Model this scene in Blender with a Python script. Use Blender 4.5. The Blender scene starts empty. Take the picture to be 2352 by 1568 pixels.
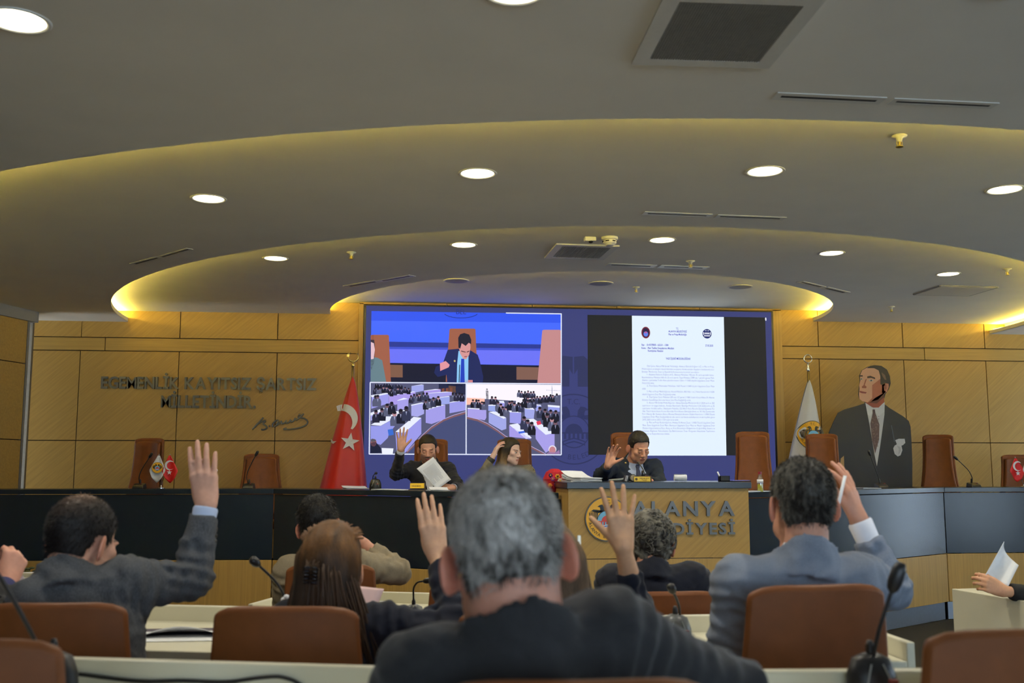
import bpy, math, random
import numpy as np
from mathutils import Vector, Matrix

scene = bpy.context.scene
COL = scene.collection
random.seed(7)
RNG = np.random.default_rng(7)

# ------------------------------------------------------------------ camera
FPX = 2352.0
YAW = math.radians(6.0)
PITCH = math.atan(291 / 2352.0)
CAMZ = 1.44
CAM = np.array([0.0, 0.0, CAMZ])
FW = np.array([math.sin(YAW) * math.cos(PITCH), math.cos(YAW) * math.cos(PITCH), math.sin(PITCH)])
RT = np.array([math.cos(YAW), -math.sin(YAW), 0.0])
UP = np.cross(RT, FW)
cam_data = bpy.data.cameras.new('camera')
cam_data.sensor_width = 36.0
cam_data.lens = 36.0
cam_data.clip_start = 0.05
cam_data.dof.use_dof = True
cam_data.dof.focus_distance = 8.9
cam_data.dof.aperture_fstop = 4.2
cam = bpy.data.objects.new('camera', cam_data)
COL.objects.link(cam)
cam.matrix_world = Matrix(((RT[0], UP[0], -FW[0], 0), (RT[1], UP[1], -FW[1], 0), (RT[2], UP[2], -FW[2], CAMZ), (0, 0, 0, 1)))
scene.camera = cam

# ------------------------------------------------------------------ world, daylight, exposure
scene.view_settings.view_transform = 'Standard'
scene.view_settings.look = 'None'
scene.view_settings.gamma = 1.0
scene.view_settings.use_curve_mapping = False
scene.view_settings.exposure = 0.04
world = bpy.data.worlds.new('world')
scene.world = world
world.use_nodes = True
_bg = world.node_tree.nodes['Background']
_bg.inputs['Color'].default_value = (0.77, 0.885, 1.0, 1)
_bg.inputs['Strength'].default_value = 8.0
scene.cycles.use_denoising = True
scene.cycles.max_bounces = 5
scene.cycles.diffuse_bounces = 3
scene.cycles.glossy_bounces = 2
scene.cycles.use_light_tree = False
scene.cycles.use_adaptive_sampling = True
scene.cycles.adaptive_threshold = 0.09
scene.cycles.adaptive_min_samples = 16
scene.cycles.transmission_bounces = 4
scene.cycles.caustics_reflective = False
scene.cycles.caustics_refractive = False
scene.cycles.sample_clamp_indirect = 4.0

DOWNLIGHT_W = 11.0
COVE_EMIT = 75.0

# ------------------------------------------------------------------ picture to place helpers
def ray(x, y):
    return FW * FPX + (x - 1176) * RT + (784 - y) * UP
def PY(x, y, Y):
    r = ray(x, y); return CAM + r * (Y / r[1])
def PZ(x, y, z):
    r = ray(x, y); return CAM + r * ((z - CAMZ) / r[2])
def PD(x, y, d):
    return CAM + ray(x, y) * (d / FPX)

def srgb(*c):
    c = [v / 255.0 for v in c]
    return tuple(v / 12.92 if v <= 0.04045 else ((v + 0.055) / 1.055) ** 2.4 for v in c)

# ------------------------------------------------------------------ materials
MATS = {}
def new_mat(name):
    m = bpy.data.materials.new(name); m.use_nodes = True
    nt = m.node_tree
    return m, nt, nt.nodes['Principled BSDF']
def N(nt, t, **kw):
    n = nt.nodes.new(t)
    for k, v in kw.items():
        if k in n.inputs: n.inputs[k].default_value = v
        else: setattr(n, k, v)
    return n
def ramp(nt, fac, stops):
    r = nt.nodes.new('ShaderNodeValToRGB')
    e = r.color_ramp.elements
    e[0].position, e[0].color = stops[0][0], (*stops[0][1], 1)
    e[1].position, e[1].color = stops[-1][0], (*stops[-1][1], 1)
    for p, c in stops[1:-1]:
        k = e.new(p); k.color = (*c, 1)
    nt.links.new(fac, r.inputs[0])
    return r
def plain(name, rgb, rough=0.5, metal=0.0, var=0.08, scale=40.0, bump=0.0, spec=0.5, sheen=0.0, coat=0.0):
    if name in MATS: return MATS[name]
    m, nt, b = new_mat(name)
    c = srgb(*rgb)
    tc = N(nt, 'ShaderNodeTexCoord')
    nz = N(nt, 'ShaderNodeTexNoise', Scale=scale, Detail=4.0)
    nt.links.new(tc.outputs['Object'], nz.inputs['Vector'])
    r = ramp(nt, nz.outputs['Fac'], [(0.3, tuple(v * (1 - var) for v in c)), (0.7, tuple(min(1, v * (1 + var)) for v in c))])
    nt.links.new(r.outputs[0], b.inputs['Base Color'])
    b.inputs['Roughness'].default_value = rough
    b.inputs['Metallic'].default_value = metal
    b.inputs['Specular IOR Level'].default_value = spec
    b.inputs['Sheen Weight'].default_value = sheen
    b.inputs['Coat Weight'].default_value = coat
    if bump:
        bp = N(nt, 'ShaderNodeBump', Strength=bump, Distance=0.01)
        nt.links.new(nz.outputs['Fac'], bp.inputs['Height'])
        nt.links.new(bp.outputs[0], b.inputs['Normal'])
    MATS[name] = m
    return m
def stretch(name, rgb, sc, rough=0.5, var=0.15, rot=(0, 0, 0), bump=0.0, spec=0.5, detail=5.0, sheen=0.0):
    """colour streaks along one axis (wood grain, woven cloth, hair)"""
    if name in MATS: return MATS[name]
    m, nt, b = new_mat(name)
    c = srgb(*rgb)
    tc = N(nt, 'ShaderNodeTexCoord')
    mp = N(nt, 'ShaderNodeMapping')
    mp.inputs['Rotation'].default_value = rot
    mp.inputs['Scale'].default_value = sc
    nz = N(nt, 'ShaderNodeTexNoise', Scale=1.0, Detail=detail, Roughness=0.6)
    if any(rot):
        mp.inputs['Rotation'].default_value = (0, 0, 0)
        m0 = N(nt, 'ShaderNodeMapping'); m0.inputs['Rotation'].default_value = rot
        nt.links.new(tc.outputs['Object'], m0.inputs['Vector']); nt.links.new(m0.outputs[0], mp.inputs['Vector'])
    else: nt.links.new(tc.outputs['Object'], mp.inputs['Vector'])
    nt.links.new(mp.outputs[0], nz.inputs['Vector'])
    r = ramp(nt, nz.outputs['Fac'], [(0.32, tuple(v * (1 - var) for v in c)), (0.68, tuple(min(1, v * (1 + var)) for v in c))])
    nt.links.new(r.outputs[0], b.inputs['Base Color'])
    b.inputs['Roughness'].default_value = rough
    b.inputs['Specular IOR Level'].default_value = spec
    b.inputs['Sheen Weight'].default_value = sheen
    if bump:
        bp = N(nt, 'ShaderNodeBump', Strength=bump, Distance=0.005)
        nt.links.new(nz.outputs['Fac'], bp.inputs['Height'])
        nt.links.new(bp.outputs[0], b.inputs['Normal'])
    MATS[name] = m
    return m
def emit(name, rgb, strength=1.0):
    if name in MATS: return MATS[name]
    m, nt, b = new_mat(name)
    b.inputs['Base Color'].default_value = (0.02, 0.02, 0.02, 1)
    b.inputs['Emission Color'].default_value = (*srgb(*rgb), 1)
    b.inputs['Emission Strength'].default_value = strength
    MATS[name] = m
    return m
def attr_mat(name, rough=0.5, var=0.06, scale=60.0, emission=False, spec=0.5, strength=1.0, bump=0.0, sc=None, sss=0.0, rot=(0, 0, 0)):
    """colours come from the mesh's own colour attribute (print, skin zones, locks of hair)"""
    if name in MATS: return MATS[name]
    m, nt, b = new_mat(name)
    at = N(nt, 'ShaderNodeAttribute', attribute_name='Col')
    if emission:
        b.inputs['Base Color'].default_value = (0.006, 0.006, 0.006, 1); spec = 0.05
        nt.links.new(at.outputs['Color'], b.inputs['Emission Color'])
        b.inputs['Emission Strength'].default_value = strength
    else:
        tc = N(nt, 'ShaderNodeTexCoord')
        mp = N(nt, 'ShaderNodeMapping')
        if sc: mp.inputs['Scale'].default_value = sc
        mp.inputs['Rotation'].default_value = rot
        nz = N(nt, 'ShaderNodeTexNoise', Scale=1.0 if sc else scale, Detail=4.0)
        nt.links.new(tc.outputs['Object'], mp.inputs['Vector'])
        nt.links.new(mp.outputs[0], nz.inputs['Vector'])
        r = ramp(nt, nz.outputs['Fac'], [(0.3, (1 - var,) * 3), (0.7, (1 + var,) * 3)])
        mx = N(nt, 'ShaderNodeMix', data_type='RGBA', blend_type='MULTIPLY')
        mx.inputs['Factor'].default_value = 1.0
        nt.links.new(at.outputs['Color'], mx.inputs['A'])
        nt.links.new(r.outputs[0], mx.inputs['B'])
        nt.links.new(mx.outputs['Result'], b.inputs['Base Color'])
        if sss:
            b.inputs['Subsurface Weight'].default_value = sss
            b.inputs['Subsurface Radius'].default_value = (0.02, 0.008, 0.004)
            b.inputs['Subsurface Scale'].default_value = 0.5
        if bump:
            bp = N(nt, 'ShaderNodeBump', Strength=bump, Distance=0.004)
            nt.links.new(nz.outputs['Fac'], bp.inputs['Height'])
            nt.links.new(bp.outputs[0], b.inputs['Normal'])
    b.inputs['Roughness'].default_value = rough
    b.inputs['Specular IOR Level'].default_value = spec
    MATS[name] = m
    return m

def glass_mat(name, rgb, alpha=0.15, rough=0.03):
    if name in MATS: return MATS[name]
    m, nt, b = new_mat(name)
    tr = N(nt, 'ShaderNodeBsdfTransparent', Color=(*srgb(*rgb), 1))
    gl = N(nt, 'ShaderNodeBsdfGlossy', Roughness=rough)
    mx = N(nt, 'ShaderNodeMixShader', Fac=alpha)
    nt.links.new(tr.outputs[0], mx.inputs[1]); nt.links.new(gl.outputs[0], mx.inputs[2])
    nt.links.new(mx.outputs[0], nt.nodes['Material Output'].inputs['Surface'])
    MATS[name] = m
    return m

# ------------------------------------------------------------------ object helpers
def tag(o, label=None, cat=None, group=None, kind=None):
    if label: o['label'] = label
    if cat: o['category'] = cat
    if group: o['group'] = group
    if kind: o['kind'] = kind
    return o
def empty(name, loc=(0, 0, 0), rz=0.0, label=None, cat=None, group=None, kind=None):
    o = bpy.data.objects.new(name, None)
    o.empty_display_size = 0.1
    COL.objects.link(o)
    o.location = tuple(float(v) for v in loc); o.rotation_euler = (0, 0, rz)
    return tag(o, label, cat, group, kind)
def copy_tree(o, parent=None):
    c = o.copy(); COL.objects.link(c)
    if parent is not None: c.parent = parent
    for ch in list(o.children): copy_tree(ch, c)
    return c

def mesh_obj(name, V, Fc, mat, parent=None, smooth=False, cols=None, world=False, bevel=0.0, sharp=None):
    """one mesh object; world=True: V are world coordinates, moved into the parent's (unrotated) frame"""
    V = np.asarray(V, dtype=np.float32).reshape(-1, 3)
    if world and parent is not None:
        p = parent; off = np.zeros(3)
        while p is not None:
            off += np.array(p.location); p = p.parent
        V = V - off.astype(np.float32)
    me = bpy.data.meshes.new(name)
    if isinstance(Fc, np.ndarray):
        nf, k = Fc.shape
        me.vertices.add(len(V)); me.vertices.foreach_set('co', V.ravel())
        me.loops.add(nf * k); me.loops.foreach_set('vertex_index', Fc.astype(np.int32).ravel())
        me.polygons.add(nf)
        me.polygons.foreach_set('loop_start', np.arange(0, nf * k, k, dtype=np.int32))
        me.update(calc_edges=True)
        me.validate()
    else:
        me.from_pydata([tuple(map(float, v)) for v in V], [], [list(map(int, f)) for f in Fc])
        me.update()
    if cols is not None:
        ca = me.color_attributes.new('Col', 'FLOAT_COLOR', 'POINT')
        c4 = np.ones((len(V), 4), dtype=np.float32); c4[:, :3] = np.asarray(cols, dtype=np.float32)[:, :3]
        ca.data.foreach_set('color', c4.ravel())
    if smooth:
        me.polygons.foreach_set('use_smooth', np.ones(len(me.polygons), dtype=bool))
        if sharp:
            me.set_sharp_from_angle(angle=math.radians(sharp))
    me.materials.append(mat)
    o = bpy.data.objects.new(name, me)
    COL.objects.link(o)
    if parent is not None: o.parent = parent
    if bevel:
        md = o.modifiers.new('bevel', 'BEVEL'); md.width = bevel; md.segments = 2; md.limit_method = 'ANGLE'
        md.angle_limit = math.radians(40)
    return o

def frame_from(z, x=None):
    z = np.asarray(z, float); z = z / np.linalg.norm(z)
    if x is None: x = np.array([1.0, 0, 0]) if abs(z[0]) < 0.9 else np.array([0, 1.0, 0])
    x = np.asarray(x, float); x = x - z * (x @ z); x /= np.linalg.norm(x)
    return np.stack([x, np.cross(z, x), z], axis=1)      # columns x, y, z

class MB:
    def __init__(s): s.V = []; s.F = []; s.C = []
    def add(s, V, Fc, col=None):
        n = len(s.V)
        s.V += [tuple(map(float, v)) for v in V]
        s.F += [[i + n for i in f] for f in Fc]
        s.C += [col or (1, 1, 1)] * len(V)
        return s
    def box(s, c, d, R=None, col=None):
        c = np.asarray(c, float); h = np.asarray(d, float) / 2
        P = np.array([[x, y, z] for z in (-1, 1) for y in (-1, 1) for x in (-1, 1)], float) * h
        if R is not None: P = P @ np.asarray(R).T
        return s.add(P + c, [(0, 2, 3, 1), (4, 5, 7, 6), (0, 1, 5, 4), (2, 6, 7, 3), (0, 4, 6, 2), (1, 3, 7, 5)], col)
    def tube(s, pts, rad, n=10, cap=True, col=None, flat=1.0, up=None):
        pts = [np.asarray(p, float) for p in pts]; k = len(pts)
        rad = [rad] * k if np.isscalar(rad) else list(rad)
        V = []; prev = up
        for i, p in enumerate(pts):
            t = pts[min(i + 1, k - 1)] - pts[max(i - 1, 0)]
            Fm = frame_from(t, prev if prev is not None and abs(np.dot(prev, t / np.linalg.norm(t))) < 0.98 else None)
            prev = Fm[:, 0]
            for j in range(n):
                a = 2 * math.pi * j / n
                V.append(p + rad[i] * (math.cos(a) * Fm[:, 0] + flat * math.sin(a) * Fm[:, 1]))
        Fc = [(i * n + j, i * n + (j + 1) % n, (i + 1) * n + (j + 1) % n, (i + 1) * n + j) for i in range(k - 1) for j in range(n)]
        if cap: Fc += [tuple(reversed(range(n))), tuple(range((k - 1) * n, k * n))]
        return s.add(V, Fc, col)
    def lathe(s, prof, o=(0, 0, 0), axis=(0, 0, 1), n=24, col=None, sx=1.0, sy=1.0):
        Fm = frame_from(axis); o = np.asarray(o, float); V = []; k = len(prof)
        for r, z in prof:
            for j in range(n):
                a = 2 * math.pi * j / n
                V.append(o + Fm @ np.array([r * sx * math.cos(a), r * sy * math.sin(a), z]))
        Fc = [(i * n + j, i * n + (j + 1) % n, (i + 1) * n + (j + 1) % n, (i + 1) * n + j) for i in range(k - 1) for j in range(n)]
        if prof[0][0] > 1e-6: Fc.append(tuple(reversed(range(n))))
        if prof[-1][0] > 1e-6: Fc.append(tuple(range((k - 1) * n, k * n)))
        return s.add(V, Fc, col)
    def ball(s, c, r, n=12, col=None, R=None):
        r = np.array([r] * 3 if np.isscalar(r) else r, float); c = np.asarray(c, float); V = []; m = max(4, n // 2)
        for i in range(m + 1):
            t = math.pi * i / m
            for j in range(n):
                a = 2 * math.pi * j / n
                q = np.array([math.sin(t) * math.cos(a), math.sin(t) * math.sin(a), math.cos(t)]) * r
                if R is not None: q = np.asarray(R) @ q
                V.append(c + q)
        Fc = [(i * n + j, (i + 1) * n + j, (i + 1) * n + (j + 1) % n, i * n + (j + 1) % n) for i in range(m) for j in range(n)]
        return s.add(V, Fc, col)
    def prism(s, poly, o, ex, ey, th, col=None):
        """polygon (2D) in the plane o + x ex + y ey, given a thickness along ex x ey"""
        o, ex, ey = (np.asarray(v, float) for v in (o, ex, ey)); nz = np.cross(ex, ey); nz = nz / np.linalg.norm(nz)
        n = len(poly)
        A = [o + x * ex + y * ey for x, y in poly]; B = [p + nz * th for p in A]
        Fc = [tuple(reversed(range(n))), tuple(range(n, 2 * n))] + [(i, (i + 1) % n, n + (i + 1) % n, n + i) for i in range(n)]
        return s.add(A + B, Fc, col)
    def sheet(s, P, th=0.0, col=None):
        """grid of points P[i][j] -> surface, with thickness"""
        P = np.asarray(P, float); a, b = P.shape[:2]
        Fc = [(i * b + j, i * b + j + 1, (i + 1) * b + j + 1, (i + 1) * b + j) for i in range(a - 1) for j in range(b - 1)]
        if not th: return s.add(P.reshape(-1, 3), Fc, col)
        du = np.gradient(P, axis=0); dv = np.gradient(P, axis=1)
        nn = np.cross(du, dv); nn /= np.linalg.norm(nn, axis=2, keepdims=True) + 1e-9
        Q = P + nn * th; k = a * b
        Fc2 = [tuple(i + k for i in reversed(f)) for f in Fc]
        rim = [j for j in range(b)] + [i * b + b - 1 for i in range(1, a)] + [(a - 1) * b + j for j in range(b - 2, -1, -1)] + [i * b for i in range(a - 2, 0, -1)]
        Fr = [(rim[(i + 1) % len(rim)], rim[i], rim[i] + k, rim[(i + 1) % len(rim)] + k) for i in range(len(rim))]
        return s.add(np.concatenate([P.reshape(-1, 3), Q.reshape(-1, 3)]), Fc + Fc2 + Fr, col)
    def build(s, name, mat, parent=None, smooth=False, world=False, bevel=0.0, cols=False, sharp=None):
        return mesh_obj(name, s.V, s.F, mat, parent, smooth, s.C if cols else None, world, bevel, sharp)

def bez(p0, p1, p2, n=10):
    p0, p1, p2 = (np.asarray(p, float) for p in (p0, p1, p2))
    return [(1 - t) ** 2 * p0 + 2 * t * (1 - t) * p1 + t * t * p2 for t in np.linspace(0, 1, n)]

# ------------------------------------------------------------------ lettering (flat glyph outlines from the built-in font)
def glyph_mesh(body, size=1.0, extrude=0.0, offset=0.0, align='LEFT', shear=0.0, xs=1.0):
    cu = bpy.data.curves.new('t', 'FONT')
    cu.body = body; cu.size = size; cu.extrude = extrude; cu.offset = offset; cu.align_x = align; cu.shear = shear
    cu.resolution_u = 3
    ob = bpy.data.objects.new('t', cu)
    me = bpy.data.meshes.new_from_object(ob)
    n = len(me.vertices); co = np.zeros(n * 3, dtype=np.float32)
    me.vertices.foreach_get('co', co); V = co.reshape(-1, 3).copy(); V[:, 0] *= xs
    Fc = [list(p.vertices) for p in me.polygons]
    bpy.data.objects.remove(ob); bpy.data.meshes.remove(me); bpy.data.curves.remove(cu)
    return V, Fc
def place(V, o, ex, ey):
    o, ex, ey = (np.asarray(v, float) for v in (o, ex, ey)); nz = np.cross(ex, ey); nz /= np.linalg.norm(nz)
    return o + V[:, :1] * ex + V[:, 1:2] * ey + V[:, 2:3] * nz
def letters(text, width, height, o, ex, ey, mat, parent, depth=0.02, offset=0.0, track=0.08, name='letter'):
    """one mesh per character, fitted into a line of the given width, cap height = height"""
    gl = []; x = 0.0
    Hc = glyph_mesh('E', 1.0)[0]; cap = Hc[:, 1].max()
    for ch in text:
        if ch == ' ': x += 0.30; continue
        V, Fc = glyph_mesh(ch, 1.0, extrude=0.1, offset=offset * (0.2 if ch == 'M' else 1.0))
        a, b = V[:, 0].min(), V[:, 0].max(); V[:, 0] += x - a
        gl.append((V, Fc)); x += b - a + track
    x -= track
    sx = width / x; sy = height / cap
    for V, Fc in gl:
        V = V * np.array([sx, sy, depth / 0.2]); V[:, 2] += depth / 2
        mesh_obj(name, place(V, o, ex, ey), Fc, mat, parent, world=True)

class Print:
    """flat coloured print: stacked polygons in one plane, every layer a hair in front of the last"""
    def __init__(s, o, ex, ey, step=0.0006): s.o, s.ex, s.ey = (np.asarray(v, float) for v in (o, ex, ey)); s.m = MB(); s.k = 0; s.step = step; s.nz = np.cross(s.ex, s.ey); s.nz /= np.linalg.norm(s.nz)
    def layer(s): s.k += 1; return s
    def P(s, x, y): return s.o + x * s.ex + y * s.ey + s.nz * s.k * s.step
    def poly(s, pts, rgb): s.m.add([s.P(x, y) for x, y in pts], [tuple(range(len(pts)))], srgb(*rgb)); return s
    def rect(s, x0, y0, x1, y1, rgb): return s.poly([(x0, y0), (x1, y0), (x1, y1), (x0, y1)], rgb)
    def ell(s, cx, cy, rx, ry, rgb, n=28, a0=0, a1=360):
        return s.poly([(cx + rx * math.cos(math.radians(a0 + (a1 - a0) * i / n)), cy + ry * math.sin(math.radians(a0 + (a1 - a0) * i / n))) for i in range(n if a1 - a0 == 360 else n + 1)], rgb)
    def ring(s, cx, cy, r0, r1, rgb, n=40, a0=0, a1=360):
        for i in range(n):
            t0, t1 = (math.radians(a0 + (a1 - a0) * (i + q) / n) for q in (0, 1))
            s.poly([(cx + r * math.cos(t), cy + r * math.sin(t)) for r, t in ((r0, t0), (r1, t0), (r1, t1), (r0, t1))], rgb)
        return s
    def stroke(s, pts, w, rgb):
        for (x0, y0), (x1, y1) in zip(pts[:-1], pts[1:]):
            L = math.hypot(x1 - x0, y1 - y0) or 1e-9; nx, ny = -(y1 - y0) / L * w / 2, (x1 - x0) / L * w / 2
            s.poly([(x0 - nx, y0 - ny), (x1 - nx, y1 - ny), (x1 + nx, y1 + ny), (x0 + nx, y0 + ny)], rgb)
        return s
    def text(s, body, x, y, size, rgb, align='LEFT', width=None, offset=0.0, rot=0.0):
        V, Fc = glyph_mesh(body, size, align=align, offset=offset)
        if len(V) == 0: return s
        if width:
            a, b = V[:, 0].min(), V[:, 0].max(); q = width / (b - a)
            V[:, 0] = (V[:, 0] - (a if align == 'LEFT' else (a + b) / 2)) * q
        c, sn = math.cos(rot), math.sin(rot)
        s.m.add([s.P(x + v[0] * c - v[1] * sn, y + v[0] * sn + v[1] * c) for v in V], Fc, srgb(*rgb)); return s
    def arc_text(s, body, cx, cy, r, size, rgb, a_mid, span, flip=False):
        n = len(body)
        for i, ch in enumerate(body):
            if ch == ' ': continue
            t = (i / (n - 1) - 0.5) * span if n > 1 else 0
            a = math.radians(a_mid + (t if flip else -t))
            s.text(ch, cx + r * math.cos(a), cy + r * math.sin(a), size, rgb, 'CENTER', rot=a + (math.pi / 2 if flip else -math.pi / 2))
        return s
    def build(s, name, mat, parent): return s.m.build(name, mat, parent, world=True, cols=True)

def emblem(pr, cx, cy, R, colour=True, mono=(40, 46, 80), base=(70, 76, 140), text=True):
    """town crest: ring, double-headed eagle, roundel with sun, arcade wall and waves"""
    ring_c, yel, blk, sky, red, blue, white = ((90, 88, 84), (252, 188, 34), (28, 26, 26), (120, 190, 230), (214, 70, 60), (40, 100, 200), (235, 240, 245)) if colour else (mono, base, mono, base, mono, base, mono)
    if colour:
        pr.layer().ell(cx, cy, R, R, ring_c, 48); pr.layer().ell(cx, cy, R * 0.95, R * 0.95, yel, 48)
    else:
        pr.layer().ring(cx, cy, R * 0.965, R, mono, 48)
    pr.layer()
    for sgn in (-1, 1):
        X = lambda pts: [(cx + sgn * R * x, cy + R * y) for x, y in pts][::sgn]
        pr.poly(X([(0.02, 0.30), (0.10, 0.34), (0.12, 0.52), (0.20, 0.64), (0.32, 0.62), (0.44, 0.54), (0.33, 0.52), (0.30, 0.42), (0.36, 0.30), (0.20, 0.22)]), blk)
        pr.poly(X([(0.16, 0.36), (0.40, 0.40), (0.62, 0.42), (0.80, 0.30), (0.70, 0.34), (0.52, 0.30), (0.36, 0.26)]), blk)
        for i in range(6):
            a = i / 5
            pr.poly(X([(0.38 + 0.40 * a, 0.38 - 0.06 * a), (0.44 + 0.38 * a, 0.36 - 0.1 * a), (0.56 + 0.22 * a - 0.02, -0.30 - 0.02 * i + 0.28 * a), (0.52 + 0.22 * a - 0.02, -0.28 + 0.26 * a)]), blk)
    pr.layer().ell(cx, cy - R * 0.08, R * 0.46, R * 0.46, blk, 36)
    pr.layer().ell(cx, cy - R * 0.08, R * 0.43, R * 0.43, sky, 36)
    pr.layer().ell(cx, cy - R * 0.10, R * 0.25, R * 0.25, red, 24, 0, 180)
    pr.layer()
    pr.rect(cx - R * 0.42, cy - R * 0.13, cx + R * 0.42, cy - R * 0.09, red)
    for i in range(7):
        pr.rect(cx + R * (-0.41 + i * 0.125), cy - R * 0.28, cx + R * (-0.41 + i * 0.125 + 0.065), cy - R * 0.13, red)
    pr.ell(cx, cy - R * 0.08, R * 0.42, R * 0.42, blue, 24, 212, 328)
    pr.layer()
    for q in (0, 0.09):
        pr.stroke([(cx + R * x, cy + R * (y - q)) for x, y in ((-0.32, -0.36), (-0.16, -0.30), (0, -0.26), (0.16, -0.30), (0.32, -0.36))], R * 0.035, white)
    if text:
        pr.layer().arc_text('ALANYA BELEDİYESİ', cx, cy, R * 0.86, R * 0.2, blk, 270, 150, True)
        pr.text('T.C.', cx, cy + R * 0.70, R * 0.22, blk, 'CENTER')
# ================================================================== the room
AX = 1.95                      # the hall's axis
WALL_Y = 11.4
L1, L2, L3, L4 = 2.90, 3.02, 3.14, 3.27
R1, R2, R3 = 7.38, 4.95, 2.78
XL, XR, YB = -6.6, 9.4, -5.0

M_ceil = plain('painted_plaster', (240, 236, 224), 0.9, var=0.02, scale=3.0, spec=0.2)
M_carpet = plain('carpet', (52, 51, 49), 0.95, var=0.45, scale=160.0, bump=0.5, spec=0.1)
def wood(name, rgb, rot):
    return stretch(name, rgb, (2.5, 60, 60), 0.42, 0.10, rot, spec=0.35)
M_woodh = stretch('oak_horizontal', (190, 154, 84), (2.0, 60, 45), 0.42, 0.10, spec=0.35)
M_woodd = stretch('oak_diagonal', (190, 152, 82), (2.2, 60, 55), 0.42, 0.11, (0, math.radians(42), 0), spec=0.35)
M_woodv = stretch('oak_vertical', (194, 157, 88), (70, 60, 1.5), 0.42, 0.12, spec=0.35)
M_joint = plain('dark_joint', (60, 40, 18), 0.8)
M_white_paint = plain('white_paint', (206, 204, 196), 0.8, var=0.03)
M_metal = plain('brushed_aluminium', (190, 194, 200), 0.35, 0.9, var=0.05)

# floor: carpet, with low steps carrying the seat rows
fl = MB().box((AX - 0.5, 3.2, -0.05), (16.6, 17.4, 0.1)).build('floor', M_carpet); tag(fl, kind='structure')
STEP_B, STEP_A = 0.15, 0.24
def arc_slab(r0, z0, z1, ymin=YB + 0.05):
    m = MB(); pts = []
    for i in range(41):
        a = math.radians(200 + 140 * i / 40)
        x = AX + r0 * math.cos(a); y = WALL_Y + r0 * math.sin(a)
        if XL + 0.1 < x < XR - 0.1: pts.append((x, y))
    pts = [(XL + 0.1, pts[0][1]), *pts, (XR - 0.1, pts[-1][1]), (XR - 0.1, ymin), (XL + 0.1, ymin)]
    n = len(pts)
    A = [(x, y, z0) for x, y in pts]; B = [(x, y, z1) for x, y in pts]
    V = A + B + [(pts[0][0], ymin, z0)]
    F = [tuple(range(n, 2 * n))[::-1] if False else tuple(range(n, 2 * n)), tuple(reversed(range(n)))] + [(i, (i + 1) % n, n + (i + 1) % n, n + i) for i in range(n)]
    return mesh_obj('floor_step', A + B, F, M_carpet, fl)
arc_slab(7.75, 0.0, STEP_B)
arc_slab(9.40, STEP_B, STEP_A)
dais = MB().box((AX, 10.60, 0.225), (11.6, 1.6, 0.45)).build('floor_dais', M_carpet); tag(dais, kind='structure')
MB().prism([(-0.9, 9.7), (1.45, 8.05), (2.6, 8.05), (4.95, 9.7)], (0, 0, 0.0), (1, 0, 0), (0, 1, 0), 0.448).build('dais_front', M_carpet, dais)

# ceiling: three stepped circles with light coves
ceil = empty('ceiling', (AX, WALL_Y, L1), kind='structure')
def ring_plate(r_in, z, th=0.02, y_lim=WALL_Y):
    """ceiling plate outside a circle, filling to the walls"""
    m = MB(); n = 120
    inner = []; outer = []
    for i in range(n + 1):
        a = math.pi + math.pi * i / n
        c, s = math.cos(a), math.sin(a)
        inner.append((AX + r_in * c, y_lim + r_in * s))
        t = min((XR - AX) / c if c > 1e-6 else 1e9, (XL - AX) / c if c < -1e-6 else 1e9, (YB - y_lim) / s if s < -1e-6 else 1e9)
        t = max(t, r_in + 0.001)
        outer.append((AX + t * c, y_lim + t * s))
    V = [(x, y, z) for x, y in inner] + [(x, y, z) for x, y in outer]
    k = n + 1
    return V, [(i, i + 1, k + i + 1, k + i) for i in range(n)], k
def arc_wall(m, r, z0, z1, th, a0=180, a1=360, n=120):
    """thin curved strip (lip or riser) following the circle"""
    V = []
    for i in range(n + 1):
        a = math.radians(a0 + (a1 - a0) * i / n)
        for rr, z in ((r, z0), (r + th, z0), (r + th, z1), (r, z1)):
            V.append((AX + rr * math.cos(a), WALL_Y + rr * math.sin(a), z))
    F = []
    for i in range(n):
        for j in range(4):
            F.append((i * 4 + j, i * 4 + (j + 1) % 4, (i + 1) * 4 + (j + 1) % 4, (i + 1) * 4 + j))
    F += [(3, 2, 1, 0), (n * 4, n * 4 + 1, n * 4 + 2, n * 4 + 3)]
    m.add(V, F)
def annulus(r0, r1, z, n=120):
    V = []
    for i in range(n + 1):
        a = math.pi + math.pi * i / n
        V += [(AX + r0 * math.cos(a), WALL_Y + r0 * math.sin(a), z), (AX + r1 * math.cos(a), WALL_Y + r1 * math.sin(a), z)]
    return V, [(2 * i, 2 * i + 1, 2 * i + 3, 2 * i + 2) for i in range(n)]
V, F, _ = ring_plate(R1, L1); mesh_obj('ceiling_tier', V, F, M_ceil, ceil, world=True)
COVE = 0.20
for ri, ro, z in ((R2, R1 + COVE, L2 + 0.0), (R3, R2 + COVE, L3), (0.0, R3 + COVE, L4)):
    V, F = annulus(ri, ro, z); mesh_obj('ceiling_tier', V, F, M_ceil, ceil, world=True)
LIP = 0.045
M_led = emit('cove_led', (255, 226, 104), COVE_EMIT)
for r, z, zu in ((R1, L1, L2), (R2, L2, L3), (R3, L3, L4)):
    m = MB(); arc_wall(m, r, z + 0.004, z + LIP, 0.02)
    arc_wall(m, r + COVE, z + 0.004, zu, 0.02)
    m.build('cove_lip', M_ceil, ceil, world=True)
    V, F = annulus(r + 0.02, r + COVE, z + 0.012); mesh_obj('cove_shelf', V, F, M_ceil, ceil, world=True)
    m = MB(); arc_wall(m, r + 0.05, z + 0.046, z + 0.058, 0.03, n=64)
    m.build('cove_led_strip', M_led, ceil, world=True)

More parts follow.
